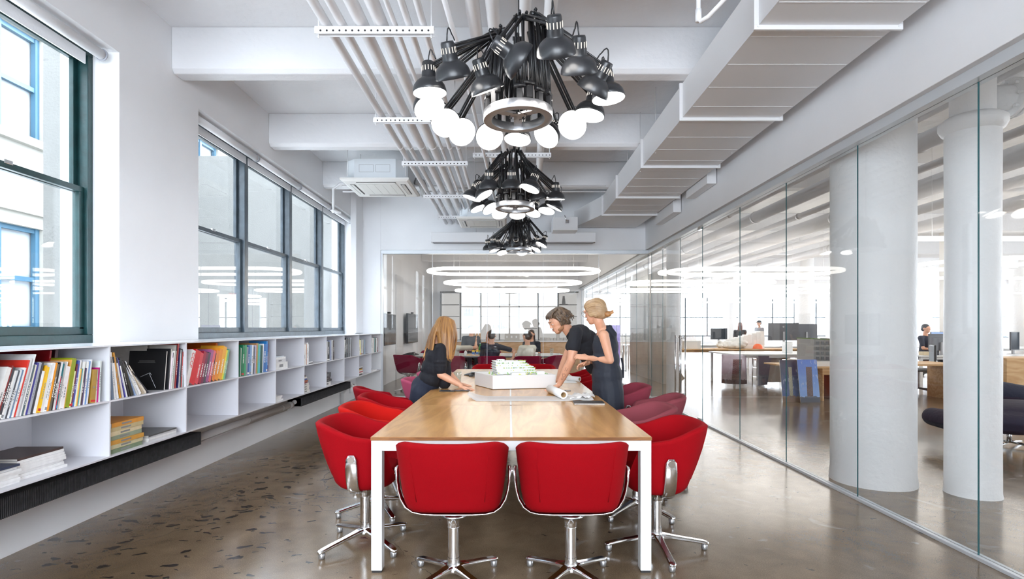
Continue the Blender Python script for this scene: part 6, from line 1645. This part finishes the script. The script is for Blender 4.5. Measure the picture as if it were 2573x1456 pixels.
def small_model(x, y, z, w, kind, label, m_=None):
    m = MB(); rr = random.Random(int(x * 100) + int(z * 10)); m.box(x - w / 2, x + w / 2, y - .12, y + .12, z, z + .015)
    if kind == 'city':
        n = 9
        for i in range(n):
            hh = rr.uniform(.04, .12) + (.28 if i == 5 else 0); m.box(x - w / 2 + i * w / n, x - w / 2 + (i + .85) * w / n, y - .08, y + .08, z + .01, z + hh)
    elif kind == 'tower': 
        for i in range(3): m.box(x - w * (.2 - .04 * i), x + w * (.2 - .04 * i), y - .06, y + .06, z + i * .1, z + (i + 1) * .1 + .02)
    else:
        m.box(x - w * .45, x + w * .45, y - .1, y + .1, z + .01, z + w * .75)
        m.mi = 1
        for i in range(3):
            for j in range(2): m.box(x - w * .35 + i * w * .28, x - w * .27 + i * w * .28, y - .102, y - .1, z + .1 + j * w * .3, z + .18 + j * w * .3)
    tag(m.build('building_model', [m_ or MG, POWD]), label, 'model')
small_model(-.35, 20.3, 1.34, .55, 'city', 'dark grey skyline model on the second lit shelf', MD)
small_model(-1.55, 20.3, 1.80, .4, 'block', 'dark box model on the lit shelf at the left', MD)
small_model(2.05, 20.3, 2.24, .3, 'tower', 'dark slim tower model on the top right lit shelf', MD)
small_model(1.95, 20.3, 1.34, .5, 'city', 'pale skyline model on the lit shelf behind the blonde woman', MG)
small_model(.10, 20.05, .88, .62, 'block', 'big grey block model with holes on the maple cabinet')
small_model(.72, 20.05, .88, .42, 'block', 'smaller grey block model beside the one with holes')
small_model(-.62, 20.05, .88, .45, 'tower', 'grey stepped model on the left part of the maple cabinet')
small_model(1.7, 20.05, .88, 1.1, 'city', 'long low grey site model on the right of the maple cabinet')
small_model(-1.25, 20.05, .88, .4, 'block', 'orange-brown wooden block model on the maple cabinet', MAPLE)
small_model(-2.2, 20.05, .88, .5, 'city', 'layered pale model at the left end of the maple cabinet')

# ================================================================= OPEN OFFICE BEHIND THE GLASS WALL
def desk(x0, x1, y0, y1, z, label, top=POWD, leg=POWD, thk=.03, lw=.05):
    r = thing('desk', label, 'desk', ((x0 + x1) / 2, (y0 + y1) / 2, 0))
    MB().box(x0, x1, y0, y1, z - thk, z).build('desktop', top, r, bevel=.002)
    MB().box(x0 + .05, x1 - .05, y0 + .06, y0 + .09, z - thk - .06, z - thk).build('rail', leg, r)
    for x in (x0 + .04, x1 - .04 - lw):
        for y in (y0 + .04, y1 - .04 - lw): MB().box(x, x + lw, y, y + lw, 0, z - thk).build('leg', leg, r)
    return r
def monitor(x, y, z, w, h, face, label, dell=False, on=None, stand=.12):
    """face: yaw of the screen side; 0 looks to -Y (towards us)"""
    r = thing('monitor', label, 'monitor', (x, y, z), face)
    MB().box(-w / 2, w / 2, -.015, .015, stand, stand + h).build('case', mat('monitor_back', (.10, .10, .11), .45), r, world=False, bevel=.004)
    MB().box(-w / 2 + .012, w / 2 - .012, -.0165, -.015, stand + .015, stand + h - .012).build('display', on or SCREEN, r, world=False)
    MB().box(-.03, .03, .015, .045, .01, stand + h * .5).build('stand', GREYP, r, world=False); MB().box(-.11, .11, -.06, .10, 0, .012).build('foot', GREYP, r, world=False, bevel=.003)
    if dell: 
        MB().lathe([(.020, 0), (.026, 0), (.026, .003), (.020, .003)], (0, .015, stand + h * .78), (0, 1, 0), 20, closed=True).build('emblem', bmat('C8C8CC'), r, world=False)
        MB().box(-.014, .014, .0155, .017, stand + h * .775, stand + h * .785).build('emblem_bar', bmat('C8C8CC'), r, world=False)
    return r
BLUESCR = emitter('blue_display', (.30, .42, .75), .8)
# long white desk with things on it
desk(5.15, 9.0, 12.4, 13.9, .75, 'long white office table behind the leaning posters')
desk(4.2, 8.6, 15.6, 16.6, .74, 'long wood-topped table with white models beyond the white table', PLY, mat('timber_leg', '#A8845A', .6))
# picture boards
def picture_material(name, seed, sky0, sky1, ground, tower, slim=.12):
    m = bpy.data.materials.new(name); m.use_nodes = True; nt = m.node_tree; b = nt.nodes['Principled BSDF']; L = nt.links.new; b.inputs['Roughness'].default_value = .25
    tc = nt.nodes.new('ShaderNodeTexCoord'); sp = nt.nodes.new('ShaderNodeSeparateXYZ'); L(tc.outputs['Generated'], sp.inputs[0])
    def mth(op, a, bb, c=None):
        n = nt.nodes.new('ShaderNodeMath'); n.operation = op
        for i, v in enumerate((a, bb, c)):
            if v is None: continue
            if isinstance(v, (int, float)): n.inputs[i].default_value = v
            else: L(v, n.inputs[i])
        return n.outputs[0]
    def mixc(f, a, c):
        x = nt.nodes.new('ShaderNodeMix'); x.data_type = 'RGBA'; L(f, x.inputs[0])
        for i, v in ((6, a), (7, c)):
            if isinstance(v, tuple): x.inputs[i].default_value = (*v, 1)
            else: L(v, x.inputs[i])
        return x.outputs[2]
    X, Z = sp.outputs[0], sp.outputs[2]
    n = nt.nodes.new('ShaderNodeTexNoise'); n.inputs['Scale'].default_value = 4 + seed; n.inputs['Detail'].default_value = 5; L(tc.outputs['Generated'], n.inputs['Vector'])
    c = mixc(Z, sky0, sky1); cl = mth('MULTIPLY', mth('GREATER_THAN', n.outputs[0], .62), .35); c = mixc(cl, c, (.7, .75, .85))
    dx = mth('ABSOLUTE', mth('SUBTRACT', X, mth('MULTIPLY_ADD', Z, .08, .5)), None)
    tw = mth('MULTIPLY', mth('LESS_THAN', dx, slim), mth('LESS_THAN', Z, .83))
    ck = nt.nodes.new('ShaderNodeTexChecker'); ck.inputs['Scale'].default_value = 34; L(tc.outputs['Generated'], ck.inputs['Vector'])
    ck.inputs[1].default_value = (*tower, 1); ck.inputs[2].default_value = (*[v * .45 for v in tower], 1)
    c = mixc(tw, c, ck.outputs[0])
    g = mth('LESS_THAN', Z, mth('MULTIPLY_ADD', n.outputs[0], .15, .06)); c = mixc(g, c, ground)
    L(c, b.inputs['Base Color']); return m
def board(x, y, w, h, yaw, tiltx, pm, label, nm='photo_board'):
    r = thing(nm, label, 'poster', (x, y, 0), yaw); r.rotation_euler = (tiltx, 0, yaw)
    MB().box(-w / 2, w / 2, 0, .012, 0, h).build('foam_board', bmat('F4F2EC'), r, world=False)
    MB().box(-w / 2, w / 2, -.0012, 0, 0, h).build('print', pm, r, world=False)
board(5.15, 9.80, .34, .77, .10, -.14, picture_material('night_tower_print', 1, (.10, .16, .35), (.07, .06, .09), (.20, .12, .08), (.55, .52, .40), .10), 'dark photo board of a glittering twisted tower leaning under the plywood table')
board(5.46, 9.74, .38, .78, .10, -.14, picture_material('blue_sky_tower_print', 2, (.30, .48, .85), (.10, .22, .68), (.08, .09, .12), (.22, .15, .15), .15), 'blue-sky photo board of a dark high-rise with a crane')
pk_ = picture_material('sepia_crowd_print', 5, (.45, .36, .42), (.55, .48, .55), (.12, .07, .08), (.25, .14, .14), .18)
m = MB(); m.smooth = True; rings = []
for j in range(13):
    a = -.9 + j * .12; rings.append([(5.28 + math.sin(a) * .42, 12.85 - math.cos(a) * .48, .06), (5.28 + math.sin(a) * .40, 12.85 - math.cos(a) * .46, .745)])
m.loft(rings, close=False, cap=False); o = m.build('curved_print', pk_, fix=False); sd = o.modifiers.new('t', 'SOLIDIFY'); sd.thickness = .006; tag(o, 'large sepia photo print bent round the corner of the white office table', 'poster')
tag(MB().add([(5.70, 12.3, .03), (6.00, 12.5, .03), (6.10, 12.5, .70), (5.72, 12.3, .72)] + [(5.70, 12.34, .03), (6.00, 12.54, .03), (6.10, 12.54, .70), (5.72, 12.34, .72)], [(0, 1, 2, 3), (7, 6, 5, 4), (0, 4, 5, 1), (1, 5, 6, 2), (2, 6, 7, 3), (3, 7, 4, 0)]).build('dark_board', mat('aubergine_board', '#2B1626', .5)), 'dark aubergine board standing right of the sepia print', 'board')
tag(MB().box(6.02, 6.40, 12.6, 13.1, .08, .70).build('drawer_pedestal', mat('grey_taupe', '#9A9088', .5), bevel=.004), 'taupe drawer pedestal on castors under the white office table', 'cabinet')
for k, (x, y) in enumerate(((7.0, 12.75), (7.35, 12.85))):
    o = MB().lathe([(0, 0), (.13, 0), (.155, .42), (.16, .43), (.145, .43), (.12, .01), (0, .01)], (x, y, 0), n=20).build('waste_bin', bmat('E4E4E0')); tag(o, ['pale grey waste bin with a recycling mark under the white table', 'white lined waste bin under the white table, right one'][k], 'bin')
ck_ = thing('wire_cart', 'metal wire trolley with boxes under the white office table', 'trolley', (6.5, 13.4, 0))
for z in (.12, .35, .58): MB().box(6.15, 6.85, 13.2, 13.6, z, z + .015).build('shelf', ALU, ck_)
for x in (6.15, 6.85):
    for y in (13.2, 13.6): MB().cyl((x, y, 0), (x, y, .66), .012, n=8).build('post', ALU, ck_)
for k, (x, z, w, c) in enumerate(((6.3, .595, .25, 'B98A5A'), (6.62, .595, .3, 'D8C9A8'), (6.35, .365, .3, '8A6A4A'), (6.3, .135, .28, 'E8E4DC'))):
    tag(MB().box(x, x + w, 13.24, 13.5, z, z + .12).build('cardboard_box', bmat(c)), '%s box on the wire trolley, %s shelf' % (['brown', 'beige', 'dark brown', 'white'][k], ['top left', 'top right', 'middle', 'bottom'][k]), 'box')
# plywood bench in front with the facade model
pb_ = thing('plywood_bench', 'low plywood bench carrying a grey facade model beside the big column', 'bench', (6.4, 10.6, 0))
MB().box(5.35, 7.3, 9.95, 11.3, .60, .625).build('top', PLY, pb_); MB().box(5.80, 5.825, 9.95, 11.3, 0, .60).build('end_panel', PLY, pb_); MB().box(7.27, 7.3, 9.95, 11.3, 0, .60).build('end_panel', PLY, pb_); MB().box(5.83, 7.27, 9.97, 10.0, .48, .60).build('apron', PLY, pb_)
fm_ = thing('facade_model', 'grey apartment building model with a big triangular gable and grass roof', 'model', (6.2, 10.6, .625))
CG = mat('model_concrete', (.36, .355, .35), .7); DK = mat('model_window_dark', (.10, .11, .12), .4)
MB().box(5.5, 7.0, 10.15, 11.1, .626, .72).build('base', POWD, fm_)
MB().box(5.62, 5.95, 10.35, 10.95, .72, 1.14).build('wing', CG, fm_); MB().box(5.97, 6.95, 10.30, 10.95, .72, 1.13).build('block', CG, fm_)
MB().add([(5.62, 10.33, 1.14), (6.3, 10.33, 1.10), (6.95, 10.33, 1.26), (6.95, 10.97, 1.26), (6.3, 10.97, 1.10), (5.62, 10.97, 1.14), (5.62, 10.33, 1.155), (6.3, 10.33, 1.115), (6.95, 10.33, 1.28), (6.95, 10.97, 1.28), (6.3, 10.97, 1.115), (5.62, 10.97, 1.155)],
         [(0, 1, 7, 6), (1, 2, 8, 7), (6, 7, 10, 11), (7, 8, 9, 10), (0, 5, 4, 1), (1, 4, 3, 2), (2, 3, 9, 8), (5, 0, 6, 11), (3, 4, 10, 9), (4, 5, 11, 10)]).build('grass_roof', mat('model_grass', '#6E8A4A', .9), fm_)
m = MB()
for i in range(14):
    for j in range(4):
        x = 5.64 + i * .094
        if 5.93 < x < 5.98: continue
        m.box(x, x + .055, 10.292, 10.30, .74 + j * .098, .80 + j * .098)
m.build('window_grid', DK, fm_)
m = MB(); 
for (a, b_) in (((6.15, .72), (6.45, 1.08)), ((6.45, 1.08), (6.85, .72))): m.cyl((a[0], 10.28, a[1]), (b_[0], 10.28, b_[1]), .014, n=6)
m.build('gable_brace', CG, fm_); fm_.location.x += .24
ob_ = thing('orange_crate', 'big orange-brown shipping crate under the plywood bench', 'crate', (6.6, 10.7, 0))
MB().box(6.10, 7.0, 10.2, 10.95, 0, .46).build('body', mat('orange_brown_board', '#A0512E', .6), ob_, bevel=.01); MB().box(6.24, 6.29, 10.197, 10.2, .1, .38).build('label_strip', bmat('E8E0D8'), ob_)
text_mesh('crate_text', 'SAMPLES', .045, bmat('6A2A1A'), ob_, Matrix.Translation(Vector((6.252, 10.195, .36)) - Vector(ob_.location)) @ Euler((PI / 2, PI / 2, 0)).to_matrix().to_4x4())
# items on the white table and on the wood table
def helmet():
    r = thing('hard_hat', 'bright orange hard hat on the wood-topped office table', 'helmet', (7.28, 15.75, .74))
    m = MB(); m.smooth = True; m.lathe([(.145, 0), (.14, .03), (.125, .08), (.09, .125), (.045, .145), (0, .15)], n=24); m.build('shell', mat('orange_plastic', '#E8601C', .3), r, world=False)
    m = MB(); m.lathe([(.14, .0), (.17, .0), (.17, .008), (.14, .01)], n=24, closed=True); m.build('brim', MATS['orange_plastic'], r, world=False)
    m = MB(); m.tube([(0, -.13, .06), (0, -.06, .14), (0, .06, .145), (0, .12, .08)], .009, 8); m.build('ridge', MATS['orange_plastic'], r, world=False)
helmet()
def wm(x0, x1, y, z, h, steps, label, d=.4):
    m = MB(); n = steps
    for i in range(n): m.box(x0 + (x1 - x0) * i / n, x0 + (x1 - x0) * (i + .98) / n, y, y + d, z, z + h * (.45 + .55 * (i + 1) / n))
    tag(m.build('white_model', mat('model_white2', (.76, .75, .72), .6)), label, 'model')
wm(6.6, 7.6, 16.0, .74, .52, 8, 'white stepped card model on the wood-topped table'); wm(4.25, 5.1, 15.8, .74, .30, 4, 'white sloped model at the left end of the wood-topped table')
wm(5.1, 5.6, 15.7, .74, .24, 1, 'white cardboard box on the wood-topped table'); 
rr = random.Random(5)
o = blob('crumpled_model', [('e', Vector((6.2 + rr.uniform(0, .8), 15.8 + rr.uniform(0, .2), .80 + rr.uniform(0, .15))), (.07, .06, .05)) for i in range(50)] + [('e', Vector((6.6, 15.9, .84)), (.42, .12, .10))], mat('model_white2', (.76, .75, .72), .6), None, .02, 0)
tag(o, 'pale lumpy foam model in front of the stepped one', 'model')
tag(MB().box(6.62, 6.80, 12.9, 13.05, .75, 1.02).build('white_carton', POWD, bevel=.003), 'upright white carton on the white office table', 'box')
tag(MB().box(7.0, 7.5, 12.8, 13.05, .75, .86).build('letter_tray', bmat('E6DFD6'), bevel=.004), 'low beige tray on the white office table', 'tray')
bs = thing('desk_bookbox', 'small white book box with a few upright books on the office table', 'bookcase', (8.0, 13.2, .75))
m = MB(); m.box(7.72, 7.74, 13.0, 13.35, .75, 1.10); m.box(8.33, 8.35, 13.0, 13.35, .75, 1.10); m.box(7.72, 8.35, 13.33, 13.35, .75, 1.1); m.box(7.72, 8.35, 13.0, 13.35, .75, .78); m.box(7.72, 8.35, 13.0, 13.35, 1.08, 1.10); m.build('box', POWD, bs)
for k, (c, w) in enumerate((('5A6A80', 'blue-grey'), ('C8602A', 'rust'), ('E8E0D0', 'cream'), ('D8D0C0', 'beige'), ('3A3A3E', 'charcoal'), ('C0B8A8', 'sand'))):
    tag(MB().box(7.86 + k * .065, 7.91 + k * .065, 13.02, 13.25, .781, 1.02 - .01 * (k % 3)).build('book', bmat(c)), '%s book in the small white book box on the office table' % w, 'book', 'books in the small white book box')
# monitors and desks in rows
desk(7.9, 12.5, 17.9, 19.1, .74, 'row of white desks with monitors in the middle of the office')
desk(4.2, 9.2, 19.2, 20.2, .74, 'white desk row before the far columns on the left')
desk(13.0, 22.0, 16.2, 17.8, .74, 'white desk row at the right part of the office')
desk(9.1, 10.9, 11.9, 13.2, .74, 'white desk row seen between the two columns')
monitor(9.15, 17.95, .74, 1.02, .58, PI, 'large monitor seen from behind with a round emblem', dell=True, stand=.2)
monitor(10.05, 18.2, .74, .8, .55, PI + .1, 'dark monitor right of the one with the emblem', stand=.2)
monitor(7.6, 19.5, .74, .6, .4, 0, 'monitor left of the stepped white model', stand=.2)
monitor(5.6, 19.5, .74, .75, .42, 0, 'monitor showing a dark blob picture in front of the far left window', on=emitter('pale_display', (.75, .8, .88), .8), stand=.16)
monitor(11.2, 18.0, .74, .62, .40, 0, 'monitor with a pale blue picture right of the square column', on=emitter('light_blue_display', (.55, .7, .9), .8), stand=.15)
monitor(12.1, 17.9, .74, .95, .5, PI, 'wide dark monitor above the facade model', stand=.2)
monitor(12.2, 18.6, .74, .7, .45, PI, 'dark monitor half hidden behind the big white column', stand=.2)
monitor(9.75, 12.15, .74, .62, .38, PI + .15, 'dark monitor between the two white columns', stand=.10)
monitor(10.3, 12.75, .74, .62, .40, .0, 'lit purple-blue monitor between the two white columns', on=BLUESCR, stand=.12)
monitor(11.75, 12.5, .74, .30, .42, 0.3, 'narrow dark monitor right of the slim column', stand=.1)
monitor(12.7, 12.4, .74, .55, .40, 0, 'monitor with a blue picture at the right edge', on=BLUESCR, stand=.12)
desk(11.0, 14.5, 11.3, 12.9, .72, 'pale desk at the right edge of the office with bottles')
for k in range(3): bottle(12.05 + k * .1, 11.6 + .05 * k, .72, .24, .04, GLASSC, '%s clear glass bottle from the left on the desk at the right edge' % ORD[k], 'F0F0F0')
bg_ = blob('handbag', [('e', Vector((11.55, 11.55, .80)), (.22, .12, .09)), ('e', Vector((11.42, 11.55, .83)), (.10, .10, .08)), (Vector((11.35, 11.5, .8)), .02, Vector((11.42, 11.5, .95)), .02), (Vector((11.42, 11.5, .95)), .02, Vector((11.52, 11.5, .87)), .02)], mat('dark_brown_leather', '#2A1A1C', .5), None, .012, 1)
tag(bg_, 'dark brown handbag lying on the desk at the right edge', 'bag')
for k, (x, y, c, w, d, h) in enumerate(((9.25, 12.0, 'C8B898', .2, .15, .08), (9.5, 12.02, '2A2A2E', .12, .1, .10), (9.9, 12.0, 'E8E0D8', .25, .2, .05), (10.3, 12.05, 'E0E0DC', .15, .1, .12))):
    tag(MB().box(x, x + w, y, y + d, .74, .74 + h).build('desk_box', bmat(c), bevel=.01), '%s small box among the clutter between the columns' % ['tan', 'black', 'cream', 'grey-white'][k], 'box')
# plywood U-shaped bench pieces and the big plywood box
r = thing('plywood_side_table', 'plywood side table with open front between the two columns', 'table', (7.2, 9.9, 0))
MB().box(6.2, 7.98, 9.6, 10.5, .60, .63).build('top', PLY, r) if False else None
MB().box(7.35, 8.35, 9.75, 10.7, .66, .69).build('top', PLY, r); MB().box(8.32, 8.35, 9.75, 10.7, 0, .66).build('side_panel', PLY, r); MB().box(7.35, 7.38, 9.75, 10.7, 0, .66).build('side_panel', PLY, r)
tag(MB().box(7.45, 8.1, 10.8, 11.2, 0, .56).build('cardboard_carton', mat('carton_brown', '#8A5A34', .7)), 'brown carton standing behind the plywood side table', 'box')
tag(MB().box(8.1, 9.6, 8.75, 9.3, .36, .86).build('plywood_box', PLY, bevel=.002), 'knotty plywood box cabinet at the right edge beyond the slim column', 'box')
# armchairs: quilted dark blue
def lounge(x, y, label, s=1.0):
    Q = mat('quilted_navy', '#23263A', .8, bump=.6, bscale=22)
    r = thing('lounge_chair', label, 'sofa', (x, y, 0))
    blob('seat', [('e', Vector((x, y, .33)), (.62, .5, .14)), ('e', Vector((x + .1, y + .05, .42)), (.55, .42, .10)), ('e', Vector((x, y, .27)), (.58, .46, .12))], Q, r, .02, 3)
    blob('armrest', chain([(Vector((x - .60, y + .35, .28)), .11), (Vector((x - .63, y, .28)), .12), (Vector((x - .56, y - .35, .27)), .10)]), Q, r, .02, 3)
    blob('backrest', chain([(Vector((x - .15, y + .55, .5)), .13), (Vector((x + .2, y + .6, .58)), .15), (Vector((x + .7, y + .5, .5)), .13)]), Q, r, .02, 3)
    m = MB()
    for k in range(4): a = k * PI / 2 + .5; m.cyl((x, y, .05), (x + .33 * math.cos(a), y + .33 * math.sin(a), .02), .012, n=8)
    m.cyl((x, y, .04), (x, y, .2), .025, n=10); m.build('swivel_base', ALU, r)
lounge(5.72, 6.15, 'dark blue quilted lounge chair on a metal swivel base right of the slim column')
# office chairs and cross-base tables seen through the glass
for k, (x, y) in enumerate(((9.2, 16.7), (8.6, 11.3), (12.0, 15.3))):
    r = thing('office_chair', 'black office task chair, %s' % ['near the monitor with the emblem', 'between the plywood pieces and the desks', 'before the right desk row'][k], 'chair', (x, y, 0), k * 1.1)
    MB().box(-.24, .24, -.24, .24, .44, .50).build('seat', BLACKP, r, world=False, bevel=.03); MB().box(-.22, .22, -.27, -.22, .58, 1.0).build('backrest', BLACKP, r, world=False, bevel=.02)
    MB().cyl((0, 0, .08), (0, 0, .44), .025, n=10).build('column', GREYP, r, world=False)
    m = MB()
    for j in range(5): a = j * 2 * PI / 5; m.cyl((0, 0, .09), (.3 * math.cos(a), .3 * math.sin(a), .06), .018, n=8); m.ball((.3 * math.cos(a), .3 * math.sin(a), .03), .03, 8, 6)
    m.build('base', BLACKP, r, world=False)
for k, x in enumerate((4.55, 4.75)):
    m = MB(); 
    for j in range(3): m.add([(x + j * .07, 14.4, 0), (x + .02 + j * .07, 14.4, 0), (x - .28 + j * .07, 14.9, .62), (x - .30 + j * .07, 14.9, .62)] + [(x + j * .07, 14.9, 0), (x + .02 + j * .07, 14.9, 0), (x - .28 + j * .07, 15.4, .62), (x - .30 + j * .07, 15.4, .62)], [(0, 1, 2, 3), (7, 6, 5, 4), (0, 4, 5, 1), (1, 5, 6, 2), (2, 6, 7, 3), (3, 7, 4, 0)])
    if k == 0: tag(m.build('leaning_board', bmat('E0D8CC')), 'pale boards leaning under the wood-topped table', 'board')
# wall thermostat, ceiling sign
tag(MB().box(12.33, 12.43, 14.57, 14.6, 1.35, 1.5).build('thermostat', POWD), 'small white thermostat on the square warm column', 'thermostat')
r = thing('exit_sign', 'red lit exit sign hanging far behind the glass doors', 'sign', (5.9, 24.0, 2.75))
MB().box(5.72, 6.12, 23.98, 24.02, 2.75, 2.95).build('box', POWD, r)
text_mesh('sign_text', 'EXIT', .17, emitter('exit_red', (1, .08, .05), 2.5), r, Matrix.Translation((.02, -.025, .04)) @ Matrix.Rotation(PI / 2, 4, 'X'), .002, 'CENTER')
tag(MB().box(3.35, 3.6, 17.5, 18.2, 0, 1.45).build('display_panel', emitter('purple_display', (.30, .22, .75), .8)), 'purple-blue lit display behind the glass corridor', 'screen')
for k, (x0, x1, y) in enumerate(((2.95, 4.6, 19.2),)):
    tag(MB().box(3.7, 3.85, 13.0, 16.5, 0, 2.78).build('concrete_panel', mat('raw_concrete', (.42, .41, .39), .6, var=.15, vscale=2.5)), 'bare grey concrete wall panel seen beyond the glass doors', 'panel')
